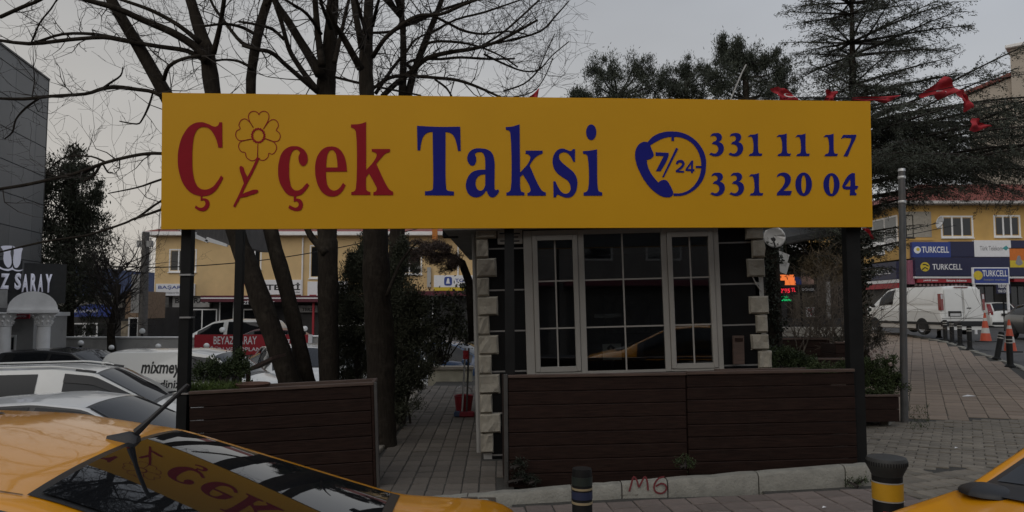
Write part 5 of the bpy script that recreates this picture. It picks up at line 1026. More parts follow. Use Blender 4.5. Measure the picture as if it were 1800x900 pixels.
# free standing phone shop sign and orange banner
fq = FP(34, 1740); t = thing('street_sign', 'free standing blue phone shop sign on two white legs above the white hatchback', 'sign', M=fq.M()); u0, u1, v0, v1 = R4(fq, 1711, 470, 1774, 500)
MB().cbox(u0, u1, 0, .12, v0, v1, .01).build('frame', M_wht, t); MB().box(u0 + .06, u1 - .06, -.008, -.001, v0 + .06, v1 - .05).build('panel', M_blueb, t); ft(t, fq, 'TURKCELL', 1727, 475, 1770, 486, -.014, M_wht, 'lettering', .015); ft(t, fq, 'iletişim merkezi', 1729, 490, 1768, 494, -.014, M_gprint); disc(t, fq, 1719, 484, .21, M_yprint, -.014)
for px in (1713, 1772): a = fq.uv(px, 490)[0]; MB().box(a - .04, a + .04, .02, .1, -1.9, v0).build('leg', M_wht, t)
t = thing('wall_poster', 'white text poster between the legs of the blue street sign', 'poster', M=FP(36, 1760).M()); fv = FP(36, 1760); u0, u1, v0, v1 = R4(fv, 1752, 499, 1776, 516); MB().box(u0, u1, 0, .04, v0, v1).build('panel', M_navy, t); ft(t, fv, 'TELEFON', 1754, 500, 1773, 506, -.006, M_wht, 'lettering', .02); ft(t, fv, 'YENİ CİHAZ', 1754, 508, 1774, 514, -.006, M_wht, 'lettering', .02); MB().box(u0 + .3, u0 + .36, 0.005, .04, -1.5, v0).build('leg', M_post, t)
fo = FP(36.5, 1790); t = thing('hanging_banner', 'orange and yellow banner hanging at the right edge', 'banner', M=fo.M()); u0, u1, v0, v1 = R4(fo, 1776, 437, 1822, 470); MB().box(u0, u1, 0, .02, v0 + .35, v1).build('cloth', M_orange, t); MB().box(u0, u1, 0, .02, v0, v0 + .345).build('lower_cloth', M_yprint, t); outline(t, [[(*fo.uv(x, y), False) for x, y in ((1786, 464), (1787, 456), (1791, 449), (1795, 456), (1797, 464))]], M_gprint, 'printed_figure', -.005); mb = MB(); mb.tube([(u0 - .05, .01, v1 + .02), (u1, .01, v1 + .02)], .02, 6); mb.tube([(u0 + 1.1, .03, -2.2), (u0 + 1.1, .03, v1 + .02)], .04, 6); mb.build('pole', M_post, t)
# beige tall building far right
fe = FP(62, 1780, -.72); t = thing('apartment_building', 'plain beige building with a sloping wing at the far top right', 'building', M=fe.M()); M_beige = mat('beige_render', (.42, .37, .31), .9, var=.07, scale=.6); u0, v1 = fe.uv(1775, 86); u1 = u0 + 9; v0 = -6; MB().box(u0, u1, 0, 12, v0, v1).build('wall', M_beige, t); MB().cbox(u0 - .3, u1, -.4, 12.4, v1, v1 + .3, .05).build('cornice', M_white, t)
a, b = fe.uv(1700, 166), fe.uv(1776, 134); c, d = (b[0], -6), (a[0], -6); MB().prism([a, d, c, b], .5, 6).build('wing_wall', M_beige, t); a2, b2 = (a[0] - .4, a[1] + .02), (b[0], b[1] + .1); MB().prism([a2, b2, (b2[0], b2[1] + .3), (a2[0], a2[1] + .3)], .2, 11.3).build('wing_roof', M_tile, t)
# ---- canopy right of the kiosk, lit shop signs, planters, low wall
t = thing('canopy', 'dark steel canopy with panelled underside right of the kiosk', 'canopy', (0, 0, 0)); a, b, c, d = P(1340, 436, 14.0), P(1500, 404, 17.0), P(1500, 380, 20.5), P(1340, 390, 19)
M_can = mat('canopy_metal', (.06, .06, .058), .6, var=.2); mb = MB(); mb.add([a, b, c, d] + [v + Vector((0, 0, .12)) for v in (a, b, c, d)], [(0, 1, 2, 3), (7, 6, 5, 4), (0, 4, 5, 1), (1, 5, 6, 2), (2, 6, 7, 3), (3, 7, 4, 0)]); mb.build('roof_sheet', M_can, t)
for k in range(5):
    s = (k + .5) / 5; p, q_ = a.lerp(b, s), d.lerp(c, s); MB().tube([p - Vector((0, 0, .03)), q_ - Vector((0, 0, .03))], .03, 6).build('rafter', M_post, t)
MB().tube([a, b], .035, 6).build('front_rail', M_wsteel, t)
for p in (c, d): MB().tube([Vector((p.x, p.y, -.2)), p], .05, 8).build('column', M_post, t)
R = thing('awning_sheet', 'small grey ribbed awning sheets under the white dish', 'awning', P(1375, 465, 12.5)); fw = Plane(R.location, (1, .2, -.35), (0, 0, 1)); mb = MB()
for x0, y0, x1, y1 in ((1362, 448, 1388, 462), (1366, 463, 1388, 476)):
    u0, u1, v0, v1 = R4(fw, x0, y0, x1, y1); mb.box(u0, u1, 0, .03, v0, v1)
mb.build('sheet', M_gwall, R); R.matrix_basis = fw.M()
def led(lab, Y, boxes, txt, m, nm):
    f = FP(Y, 1380); t = thing(nm, lab, 'sign', M=f.M())
    for x0, y0, x1, y1, mm, d in boxes: fb(t, f, x0, y0, x1, y1, d, d + .05, 'panel', mm)
    for s, x0, y0, x1, y1, mm in txt: ft(t, f, s, x0, y0, x1, y1, -.03, mm, 'lettering', .03)
    a = f.uv(boxes[0][0] + 4, 560)[0]; MB().box(a, a + .05, .06, .11, -1.9, f.uv(0, boxes[0][1])[1]).build('support', M_post, t); return t
led('glowing orange shop banner right of the kiosk', 21.6, [(1365, 483, 1434, 500, M_dark, .0), (1366, 483, 1396, 493, M_ledo, -.02), (1380, 493, 1398, 501, M_ledo, -.02), (1396, 487, 1408, 500, M_bprint, -.02), (1409, 484, 1430, 500, mat('mixed_banner', (.4, .25, .2), .6, var=.9, scale=2.5), -.02)], [], None, 'lit_banner')
led('red dot matrix sign under the orange banner', 21.3, [(1362, 504, 1402, 518, M_dark, .0)], [("2'95", 1371, 507, 1388, 515, M_ledr), ('TL', 1390, 506, 1398, 513, M_ledr)], None, 'dot_matrix_sign')
led('green lit strip sign below the red dot matrix', 21.0, [(1364, 519, 1394, 531, M_dark, .0), (1370, 525.5, 1391, 529, M_ledg, -.02)], [('açık', 1372, 520, 1386, 525, M_ledg)], None, 'lit_strip')
led('white lettered board right of the red dot matrix sign', 21.7, [(1406, 504, 1438, 513, M_dark, .0)], [('DÖNER', 1409, 506, 1431, 511, M_wht)], None, 'shop_board')
f = FP(21, 1425); t = thing('pictured_board', 'white board with a printed dark round shape standing in the dim forecourt', 'sign', M=f.M()); fb(t, f, 1418, 540, 1432, 557, 0, .05, 'panel', M_wht); ft(t, f, '%', 1420, 542, 1430, 555, -.005, M_redb, 'print', .02); a = f.uv(1425, 560)[0]; MB().box(a - .02, a + .02, .01, .05, f.uv(1425, 592)[1], f.uv(1425, 557)[1]).build('leg', M_post, t)
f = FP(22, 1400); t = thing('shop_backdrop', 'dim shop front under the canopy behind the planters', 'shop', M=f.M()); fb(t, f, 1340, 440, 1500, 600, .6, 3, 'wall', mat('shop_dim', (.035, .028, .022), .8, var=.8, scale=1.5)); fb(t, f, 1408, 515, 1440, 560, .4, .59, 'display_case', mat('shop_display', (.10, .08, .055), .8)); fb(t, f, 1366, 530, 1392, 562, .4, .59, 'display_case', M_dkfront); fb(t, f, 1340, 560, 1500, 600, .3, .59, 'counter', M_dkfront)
u0, u1, v0, v1 = R4(f, 1444, 474, 1478, 540)
for k in range(13): a = u0 + (u1 - u0) * k / 13; MB().box(a, a + (u1 - u0) / 30, .2, .25, v0, v1).build('slat', mat('slat_wood', (.13, .10, .075), .7, var=.2), t)
fb(t, f, 1457, 476, 1461, 560, .1, .16, 'post', M_gwall)
f = FP(15.5, 1420); t = thing('low_wall', 'low pale concrete block row behind the right planters', 'wall', M=f.M())
for x0, x1 in ((1352, 1372), (1373, 1396), (1398, 1424), (1426, 1452), (1454, 1482)): fb(t, f, x0, 575, x1, 592, 0, .2, 'block', mat('pale_block', (.30, .285, .25), .85, var=.15, rand=.12), .01)
for px, py in ((1381, 574), (1440, 574)):
    pass
def boxplanter(lab, Y, x0, y0, x1, y1, dep, ang=0, h=None):
    f = FP(Y, (x0 + x1) / 2, ang); t = thing('planter_box', lab, 'planter', M=f.M(), group='brown wooden planter boxes'); u0, u1, v0, v1 = R4(f, x0, y0, x1, y1); n = max(2, int(round((v1 - v0) / .15)))
    for i in range(n):
        z0, z1 = v0 + (v1 - v0) * i / n, v0 + (v1 - v0) * (i + 1) / n - .006
        MB().cbox(u0, u1, 0, .03, z0, z1, .004).build('plank', M_wood, t); MB().cbox(u0, u0 + .03, .031, dep, z0, z1, .004).build('plank', M_wood, t); MB().cbox(u1 - .03, u1, .031, dep, z0, z1, .004).build('plank', M_wood, t)
    MB().box(u0 + .03, u1 - .03, .031, dep, v0, v1 - .06).build('soil', M_earth, t); mb = MB(); mb.cbox(u0 - .01, u1 + .01, -.02, .04, v1, v1 + .03, .004); mb.build('cap_rail', M_cap, t); return t
boxplanter('brown planter box with the round green bush, left of the street pole', 10.9, 1518, 697, 1580, 742, .9, .08); boxplanter('long brown planter box in front of the pale block row', 13.4, 1362, 597, 1458, 655, .6); boxplanter('brown planter box left of the right sign post behind the hedge', 12.2, 1470, 604, 1512, 640, .6); boxplanter('dark planter box behind the creeping plants', 10.6, 1430, 633, 1500, 668, .5)
o = MB().cbox(-.28, .30, -.06, .06, -.05, .11, .015).build('kerb_stone', M_kerb, walk); p = GP(1562, 742); o.location = p; o.rotation_euler = (0, 0, .9)
# ================================================================== VEHICLES
M_taxi = mat('taxi_yellow', (0.74, 0.30, 0.005), 0.28, var=0.03, scale=1.5, coat=0.68, spec=0.4, dirt=((0.45, 0.22, 0.02), 9, .12))
M_carw = mat('car_white', (0.74, 0.74, 0.71), 0.25, var=0.03, coat=0.7, dirt=((0.45, 0.44, 0.42), 4, .2)); M_carsil = mat('car_pale_silver', (0.62, 0.63, 0.63), 0.28, var=.03, coat=.7, dirt=((.38, .38, .37), 4, .2))
M_cargrey = mat('car_grey', (0.085, 0.085, 0.08), 0.3, 0.3, var=.05, coat=.6); M_carblk = mat('car_black', (0.02, 0.02, 0.021), 0.25, var=.05, coat=.7); M_carred = mat('car_dark_red', (.12, .012, .014), .3, coat=.6)
M_cglass = glass_mat('car_glass', (0.16, 0.17, 0.17), 0.35, ior=1.42); M_lotglass = glass_mat('lot_car_glass', (0.10, 0.11, 0.11), 0.3, ior=1.34); M_trim = mat('black_trim', (0.015, 0.015, 0.016), 0.5, var=.2); M_tyre = mat('tyre', (0.018, 0.018, 0.018), .85); M_rim = mat('rim', (.35, .35, .36), .35, .7)
M_tail = mat('tail_light', (0.20, 0.010, 0.010), .15, coat=.8); M_head = mat('head_light', (.5, .5, .5), .1, coat=.9); M_plate = mat('plate', (.55, .55, .54), .5); M_seal = mat('glass_seal', (.012, .012, .012), .35); M_green = glass_mat('green_glass', (.25, .5, .42), .55)
class Shell:
    def __init__(s, st, crown=.045, sill=.22, step=.05, soft=.05):
        st = sorted(st); s.st = st; xs = np.array([a[0] for a in st]); s.x0, s.x1 = xs[0], xs[-1]; n = int((s.x1 - s.x0) / step) + 1
        s.X = np.linspace(s.x0, s.x1, n); pad = 12; Xp = np.concatenate([s.x0 - step * np.arange(pad, 0, -1), s.X, s.x1 + step * np.arange(1, pad + 1)])
        k = np.exp(-0.5 * (np.arange(-10, 11) * step / max(soft, 1e-3)) ** 2); k /= k.sum(); s.v = []
        for c in range(1, 5):
            y = np.interp(Xp, xs, [a[c] for a in st]); e0, e1 = y[0], y[-1]
            s.v.append(np.convolve(np.pad(y, 10, mode='edge'), k, 'valid')[pad:pad + n])
        s.crown = crown; s.sill = sill
    def at(s, x): return [float(np.interp(x, s.X, v)) for v in s.v]        # ztop, wt, wb, zb
    def top(s, x, y, off=0.0):
        zt, wt, wb, zb = s.at(x); e = .02; dz = (s.at(x + e)[0] - s.at(x - e)[0]) / (2 * e); q = min(1.0, abs(y) / wt)
        z = zt - s.crown * q ** 2.2; nx, nz = -dz, 1.0; l = math.hypot(nx, nz); return (x + nx / l * off, y, z + nz / l * off)
    def side(s, x, t, sg, off=0.0):                       # t 0 shoulder .. 1 roof rail
        zt, wt, wb, zb = s.at(x); a = (wb * .965, min(zb, zt - s.crown)); b = (wt, zt - s.crown); y = a[0] + (b[0] - a[0]) * t; z = a[1] + (b[1] - a[1]) * t
        y += .03 * math.sin(math.pi * t); return (x, sg * (y + off), z + off * .4)
    def section(s, x):
        zt, wt, wb, zb = s.at(x); c = s.crown; zb2 = min(zb, zt - c); P_ = [(wb * .80, s.sill), (wb * .93, s.sill + .03), (wb * .985, s.sill + .18), (wb, s.sill + .36), (wb, max(s.sill + .4, zb2 - .2)), (wb * .99, max(s.sill + .42, zb2 - .06))]
        for t in (0, .06, .3, .6, .85, .95): q = s.side(x, t, 1); P_.append((q[1], q[2]))
        for f in (1.0, .97, .9, .75, .5, .25, 0): P_.append((wt * f, zt - c * f ** 2.2 + (.004 if 1 > f > .9 else 0)))
        full = [(-y, z) for y, z in P_] + [(y, z) for y, z in P_[-2::-1]]; return [(x, y, z) for y, z in full]
    def body(s, m, root, name='body', cap=True):
        mb = MB(); rows = [s.section(x) for x in s.X]; mb.grid(rows); n = len(rows[0])
        mb.f.append(tuple(range(n))); mb.f.append(tuple((len(rows) - 1) * n + k for k in range(n))[::-1]); mb.f += [(i * n, (i + 1) * n, (i + 1) * n + n - 1, i * n + n - 1) for i in range(len(rows) - 1)]
        return mb.build(name, m, root, 38)
    def ptop(s, root, name, m, xa, xb, wf, off, n=12, k=13, inset=None):      # patch on the top surface
        rows = []
        for i in range(n):
            x = xa + (xb - xa) * i / (n - 1); w = s.at(x)[1] - wf; rows.append([s.top(x, -w + 2 * w * j / (k - 1), off) for j in range(k)])
        mb = MB(); mb.grid(rows); return mb.build(name, m, root, True)
    def pside(s, root, name, m, xa, xb, t0, t1, sg, off, n=14):
        rows = []
        for i in range(n):
            x = xa + (xb - xa) * i / (n - 1); rows.append([s.side(x, t0 + (t1 - t0) * j / 5, sg, off) for j in range(6)])
        mb = MB(); mb.grid(rows[::-1] if sg > 0 else rows); return mb.build(name, m, root, True)
def wheel_set(root, xs_, wb, r=.31, y_in=.082):
    first = None
    for x in xs_:
        for sg in (-1, 1):
            w = bpy.data.objects.new('wheel', None); COL.objects.link(w); w.parent = root; w.location = (x, sg * (wb - y_in), r); w.rotation_euler = (math.pi / 2 * (1 if sg < 0 else -1), 0, 0)
            if first is None:
                t = MB().lathe([(r * .66, -.09), (r * .93, -.1), (r, -.06), (r, .06), (r * .93, .1), (r * .66, .095)], 24, cap=False).build('tyre', M_tyre, w, 40); mb = MB(); mb.lathe([(.001, .05), (r * .2, .07), (r * .24, .05), (r * .6, .075), (r * .67, .09), (r * .67, .0)], 20)
                q = mb.build('rim', M_rim, w, 40); first = (t, q)
            else:
                for o in first: c = o.copy(); COL.objects.link(c); c.parent = w
        for sg in (-1, 1):
            mb = MB(); n = 16; pts = [(x + r * 1.17 * math.cos(math.pi * k / n * 1.16 - .25), sg * (wb + .002), r + r * 1.17 * math.sin(math.pi * k / n * 1.16 - .25)) for k in range(n + 1)]
            mb.add(pts, [tuple(range(n + 1))]); mb.build('wheel_arch', M_trim, root)
def car_base(label, cat, x, y, z, head, group=None, nm='parked_car'):
    return thing(nm, label, cat, (x, y, z), head, group)
def mirror(root, x, y, z, sg, m, glass=True):
    w = bpy.data.objects.new('mirror', None); COL.objects.link(w); w.parent = root; w.location = (x, sg * y, z)
    mb = MB(); prof = []
    for i in range(7):
        t = i / 6; prof.append([(-.05 + .02 * math.cos(a) + (.075 * (1 - (2 * t - 1) ** 2)) * -0.0 + .055 * math.cos(a) * (1 - .5 * abs(2 * t - 1) ** 3), sg * (.02 + .2 * t), .075 * math.sin(a) * (1 - .45 * abs(2 * t - 1) ** 3) + .03 * t) for a in [2 * math.pi * k / 12 for k in range(13)]])
    mb.grid(prof); mb.f.append(tuple(range(12))); mb.f.append(tuple(6 * 13 + k for k in range(12))); mb.tube([(0, -sg * .06, -.04), (-.03, sg * .05, -.02)], .022, 6); mb.build('housing', m, w, 40); return w
SED = [(2.35, .55, .50, .60, .5), (2.28, .80, .60, .76, .66), (2.10, .985, .70, .85, .86), (1.70, 1.10, .74, .885, .95), (1.25, 1.19, .725, .89, 1.0), (0.40, 1.610, .66, .89, 1.03), (-.15, 1.672, .675, .89, 1.05), (-.65, 1.648, .675, .89, 1.06), (-1.15, 1.567, .66, .89, 1.08), (-2.13, 1.243, .718, .885, 1.08), (-2.58, 1.205, .735, .86, 1.06), (-2.70, 1.16, .72, .83, 1.0), (-2.79, 1.0, .66, .78, .85), (-2.83, .7, .58, .72, .6)]
def taxi(label, x, y, head, front_detail):
    z = g(x, y) - .13 - (.04 if front_detail else 0); R = car_base(label, 'taxi', x, y, z, head, 'yellow taxis in the foreground', 'taxi'); sh = Shell(SED, soft=.045, step=.04); sh.body(M_taxi, R)
    sh.ptop(R, 'windscreen_seal', M_seal, 1.26, .38, .07, .004); sh.ptop(R, 'windscreen', M_cglass, 1.20, .43, .11, .008); sh.ptop(R, 'rear_window_seal', M_seal, -1.13, -2.14, .075, .004); sh.ptop(R, 'rear_window', M_cglass, -1.158, -2.10, .10, .008)
    for sg in (-1, 1):
        sh.pside(R, 'window_trim', M_seal, .95, -1.75, .06, .97, sg, .004, 26); sh.pside(R, 'side_window', M_cglass, .82, -.45, .12, .92, sg, .008); sh.pside(R, 'side_window', M_cglass, -.51, -1.35, .12, .92, sg, .008)
        mirror(R, .9, .87, .965, sg, M_trim)
        mb = MB(); 
        for xx in (1.0, -.48, -1.45):
            zz_ = sh.at(xx)[3]; w = sh.at(xx)[2]; mb.box(xx - .004, xx + .004, sg * w - .004, sg * w + .003, .3, zz_ - .05)
        mb.build('door_seam', M_trim, R); mb = MB()
        for xx in (-.35, -1.3): mb.cbox(xx - .09, xx + .09, sg * .885 - .02, sg * .885 + .035, .86, .895, .008)
        mb.build('door_handle', M_taxi, R); MB().box(1.95, 2.26, sg * .70 - .1, sg * .70 + .1, .62, .76).build('headlight', M_head, R); MB().box(-2.8, -2.55, sg * .70 - .12, sg * .70 + .12, .82, .98).build('taillight', M_tail, R)
    # cowl, wipers
    rows = []
    for xx in (1.23, 1.27, 1.31, 1.35): rows.append([sh.top(xx, yy, .012) for yy in np.linspace(-.70, .70, 15)])
    mb = MB(); mb.grid(rows); mb.build('cowl_panel', M_trim, R, True)
    for ya, yb in ((.45, -.05), (-.10, -.38)):
        a = Vector(sh.top(1.26, ya, .02)); b = Vector(sh.top(1.10, yb, .022)); c = Vector(sh.top(1.02, yb - .05, .022)); mb = MB(); mb.tube([a, a.lerp(b, .5) + Vector((0, 0, .006)), b], [.013, .010, .007], 6); mb.tube([Vector(sh.top(1.18, yb + .36, .014)), b, Vector(sh.top(1.06, yb - .2, .014))], .007, 5); mb.build('wiper', M_trim, R)
    for sg in (-1, 1):
        mb = MB(); c_ = Vector(sh.top(1.31, sg * .57, .0)); rows = []
        for i in range(8):
            th = math.pi / 2 * i / 7; rows.append([c_ + Vector((.11 * math.cos(th) * math.cos(k * .5236), .12 * math.cos(th) * math.sin(k * .5236), .045 * math.sin(th))) for k in range(13)])
        mb.grid(rows); mb.build('cowl_corner', M_trim, R, True)
    # roof aerial near the rear edge of the roof
    bx, by = -1.115, -.11; p = Vector(sh.top(bx, by, 0)); M_rub = mat('rubber', (.02, .02, .022), .55, var=.2); An = bpy.data.objects.new('antenna', None); COL.objects.link(An); An.parent = R; mb = MB(); secs = []
    for t, w, h in ((-.045, .028, .034), (-.035, .031, .042), (-.01, .031, .042), (.03, .024, .026), (.075, .010, .010)):
        zz_ = Vector(sh.top(bx + t, by, 0)).z; secs.append([(p.x + t, p.y - w, zz_ - .004), (p.x + t, p.y - w * .6, zz_ + h * .8), (p.x + t, p.y, zz_ + h), (p.x + t, p.y + w * .6, zz_ + h * .8), (p.x + t, p.y + w, zz_ - .004)])
    mb.grid(secs); mb.f.append((0, 1, 2, 3, 4)); mb.build('base', M_rub, An, 50)
    a = p + Vector((-.035, 0, .035)); dr = Vector((-.54, -.02, .52)).normalized(); mb = MB(); mb.tube([a, a + dr * .05, a + dr * .07, a + dr * .255, a + dr * .265], [.016, .012, .0095, .009, .007], 8); mb.build('mast', M_rub, An, 40)
    # number painted on the roof: ring shaped characters
    mb = MB()
    for k, (cx, cy, ra, rb_) in enumerate(((-.32, -.38, .16, .10), (.10, -.38, .16, .10), (-.32, .33, .16, .10), (.1, .33, .16, .1))):
        n = 26; A_i = [sh.top(cx + ra * math.cos(6.283 * i / n), cy + rb_ * 1.2 * math.sin(6.283 * i / n), .003) for i in range(n + 1)]; B_i = [sh.top(cx + (ra - .03) * math.cos(6.283 * i / n), cy + (rb_ * 1.2 - .03) * math.sin(6.283 * i / n), .003) for i in range(n + 1)]; mb.grid([A_i, B_i])
    mb.build('roof_number', M_trim, R)
    # roof seams
    for sg in (-1, 1): mb = MB(); mb.grid([[sh.top(xx, sg * (sh.at(xx)[1] - .075), .0035) for xx in np.linspace(.36, -1.12, 24)], [sh.top(xx, sg * (sh.at(xx)[1] - .068), .0035) for xx in np.linspace(.36, -1.12, 24)]]); mb.build('roof_seam', mat('seam_dark', (.18, .08, .005), .5), R)
    wheel_set(R, (1.55, -1.75), .885, .31); MB().box(-2.845, -2.83, -.26, .26, .62, .74).build('number_plate', M_plate, R); return R
TX = 0.069 + math.pi
# left taxi: rear edge of its roof centred at (-1.50, 2.84)
taxi('yellow taxi filling the lower left, roof aerial and rear window facing the board', -1.47 - 1.15 * math.cos(0.069), 2.84 - 1.15 * math.sin(0.069), TX, False)
RH = math.pi + math.radians(17)
taxi('yellow taxi at the lower right corner, only its bonnet and windscreen edge in view', 3.16 + .4 * .956, 3.09 + .4 * .292, RH, True)
# ---- cars parked in the lot
HAT = [(1.95, .5, .5, .6, .45), (1.85, .78, .62, .78, .62), (1.4, .93, .72, .85, .8), (.85, 1.02, .72, .865, .88), (0.0, 1.42, .60, .865, .93), (-.6, 1.48, .615, .865, .95), (-1.5, 1.42, .58, .865, .98), (-2.0, 1.1, .64, .84, .96), (-2.1, .8, .6, .78, .75), (-2.13, .55, .55, .72, .5)]
def simple_car(label, st, x, y, z, head, m, soft=.05, wins=((.45, -.45), (-.52, -1.3)), ws=(.80, .03), rear=None, wheels=(1.25, -1.45), mir=True, glass=None, cat='car', nm='parked_car', grp=None, wf=.05, trim=(.55, -1.55), wsm=None):
    gl_ = glass or M_lotglass; R = car_base(label, cat, x, y, z, head, grp, nm); sh = Shell(st, soft=soft); sh.body(m, R); sh.ptop(R, 'windscreen_seal', M_seal, ws[0] + .05, ws[1] - .04, .015, .004); sh.ptop(R, 'windscreen', wsm or M_cglass, ws[0], ws[1], wf, .008)
    if rear: sh.ptop(R, 'rear_window', gl_, rear[0], rear[1], .09, .006)
    for sg in (-1, 1):
        if trim: sh.pside(R, 'window_trim', M_seal, trim[0], trim[1], .06, .95, sg, .004, 26)
        for a, b in wins: sh.pside(R, 'side_window', gl_, a, b, .11, .90, sg, .008)
        if mir: mirror(R, .45, sh.at(.4)[2] - .02, sh.at(.4)[3] + .03, sg, m)
        mb = MB()
        for xx in (.6, wins[0][1] - .035): mb.box(xx - .005, xx + .005, sg * sh.at(xx)[2] - .004, sg * sh.at(xx)[2] + .003, .32, sh.at(xx)[3] - .04)
        mb.build('door_seam', M_trim, R); MB().cbox(wins[0][1] + .06, wins[0][1] + .24, sg * sh.at(-.3)[2] - .01, sg * sh.at(-.3)[2] + .03, sh.at(-.3)[3] - .17, sh.at(-.3)[3] - .135, .006).build('door_handle', m, R)
        hx_ = st[0][0] if st[0][0] > st[-1][0] else st[-1][0]; w = .62; MB().cbox(hx_ - .42, hx_ - .10, sg * w - .12, sg * w + .10, .60, .74, .03).build('headlight', M_head, R)
    wheel_set(R, wheels, sh.at(0)[2]); return R, sh
gpk = 'cars parked in the lot behind the taxis'
simple_car('pale silver hatchback nearest behind the yellow taxi roof', HAT, -4.92, 9.25, LOT_Z, -.02, M_carsil, grp=gpk, rear=(-1.55, -1.95), wins=((.40, -.55), (-.62, -1.35)))
DOB = [(1.75, .5, .55, .65, .45), (1.68, .85, .68, .82, .7), (1.35, 1.08, .74, .88, .92), (.92, 1.18, .74, .895, 1.0), (0.0, 1.72, .64, .895, 1.03), (-.6, 1.80, .66, .895, 1.05), (-2.2, 1.77, .64, .895, 1.08), (-2.45, 1.5, .66, .88, 1.05), (-2.52, .9, .7, .85, .85), (-2.54, .5, .66, .8, .5)]
R, sh = simple_car('white family van with roof rails and visored side window', DOB, -6.55, 12.2, LOT_Z, .15, M_carw, wins=((.55, -.42), (-.80, -1.75)), trim=None, grp=gpk, ws=(.86, .03), cat='van', nm='parked_van', wheels=(1.05, -1.75))
R.scale = (1, 1, .90)
for sg in (-1, 1):
    mb = MB(); pts = [Vector(sh.side(xx, 1, sg)) + Vector((0, -sg * .06, .05 if -2.0 < xx < -.12 else .0)) for xx in np.linspace(0, -2.1, 20)]; mb.tube(pts, .018, 6); mb.build('roof_rail', M_carw, R, True)
    for a, b in ((-.02, -.30), (-1.85, -2.1)): MB().tube([Vector(sh.side(xx, 1, sg)) + Vector((0, -sg * .055, .02)) for xx in np.linspace(a, b, 6)], .028, 6).build('rail_foot', M_trim, R)
    sh.pside(R, 'window_visor', M_trim, .60, -.42, .72, .93, sg, .02)
    MB().box(-.62, -.50, sg * .895 - .03, sg * .90, 1.06, 1.30).build('pillar_panel', M_carw, R)
FIO = [(1.35, .5, .5, .6, .45), (1.3, .85, .62, .75, .7), (1.05, 1.08, .70, .82, .9), (.62, 1.2, .70, .84, 1.0), (0.0, 1.64, .62, .84, 1.05), (-.5, 1.72, .63, .84, 1.05), (-2.1, 1.70, .61, .84, 1.05), (-2.28, 1.5, .62, .83, 1.0), (-2.34, .8, .66, .82, .8), (-2.36, .5, .6, .76, .5)]
R, sh = simple_car('small white panel van with big dark lettering on its side', FIO, -5.72, 15.0, LOT_Z, -.04, M_carw, wins=((.42, -.5),), trim=None, grp=gpk, ws=(.57, .03), cat='van', nm='parked_van', wheels=(.85, -1.6))
def side_text(R, sh, s, xa, xb, z0, z1, m, name='lettering', bold=.03):
    o = text(R, s, xa, xb, z0, z1, 0, m, name, bold)
    for v in [v for q in (o if isinstance(o, list) else [o]) for v in q.data.vertices]:
        x, z = v.co.x, v.co.z; zt, wt, wb, zb = sh.at(x); b = (wt, zt - sh.crown); a = (wb * .965, zb); t = min(1, max(0, (z - a[1]) / (b[1] - a[1]))) ; y = a[0] + (b[0] - a[0]) * t + .03 * math.sin(math.pi * t) if z > zb else interp(z, [.6, zb - .2, zb - .06, zb], [wb, wb, wb * .99, wb * .965]); v.co.y = -(y + .006)
    return o
side_text(R, sh, 'mixmey', -1.36, -.60, 1.20, 1.50, M_blk2, bold=.025); side_text(R, sh, 'denediniz mi?', -1.38, -.22, 1.0, 1.16, M_blk2, bold=.02)
mb = MB(); n = 20
for a0, r_, c_ in ((0, .155, 0),):
    ring = [(-2.02 + r_ * math.cos(6.283 * k / n), 0, 1.33 + r_ * math.sin(6.283 * k / n)) for k in range(n + 1)]; ring2 = [(-2.02 + (r_ - .02) * math.cos(6.283 * k / n), 0, 1.33 + (r_ - .02) * math.sin(6.283 * k / n)) for k in range(n + 1)]; mb.grid([ring, ring2])
mb.add([(-2.02 + .06 * math.cos(6.283 * k / 10), 0, 1.35 + .05 * math.sin(6.283 * k / 10)) for k in range(10)], [tuple(range(10))])
o = mb.build('round_emblem', M_blk2, R)
for v in o.data.vertices: v.co.y = sh.side(v.co.x, min(1, max(0, (v.co.z - sh.at(v.co.x)[3]) / (sh.at(v.co.x)[0] - sh.crown - sh.at(v.co.x)[3]))), -1, .007)[1]
o = MB().add([(-2.0, 0, 1.17), (-1.86, 0, 1.17), (-1.84, 0, 1.30), (-1.92, 0, 1.27)], [(0, 1, 2, 3)]).build('green_emblem', mat('emblem_green', (.08, .25, .17), .5), R)
for v in o.data.vertices: v.co.y = sh.side(v.co.x, min(1, max(0, (v.co.z - sh.at(v.co.x)[3]) / .6)), -1, .008)[1]
SUV = [(1.9, .5, .55, .65, .5), (1.8, .85, .65, .82, .7), (1.4, 1.02, .74, .9, .9), (.9, 1.1, .74, .91, .98), (0.0, 1.56, .62, .91, 1.02), (-.7, 1.62, .63, .91, 1.05), (-1.7, 1.56, .6, .91, 1.08), (-2.2, 1.15, .66, .88, 1.05), (-2.35, .8, .6, .8, .75), (-2.38, .5, .55, .75, .5)]
simple_car('black car seen only as a dark roof behind the white family van', SUV, -9.75, 17.2, LOT_Z, -.05, M_carblk, grp=gpk)
simple_car('dark grey car with greenish windows left of the slanting trunks', SUV, -6.15, 19.2, LOT_Z, math.pi + .25, M_cargrey, grp=gpk, wsm=M_green, glass=M_green, rear=(-1.75, -2.15))
simple_car('white car parked nose to the trunks under the badge panel', SUV, -5.25, 18.2, LOT_Z, -1.1, M_carw, grp=gpk)
simple_car('white car mostly hidden behind the conifer shrub left of the path', HAT, -3.0, 19.5, LOT_Z + .1, -1.4, M_carw, grp=gpk)
simple_car('blue car low behind the leafy shrub beside the kiosk', HAT, -1.4, 21.5, LOT_Z + .1, -.3, mat('car_blue', (.02, .05, .12), .3, coat=.7), grp=gpk)
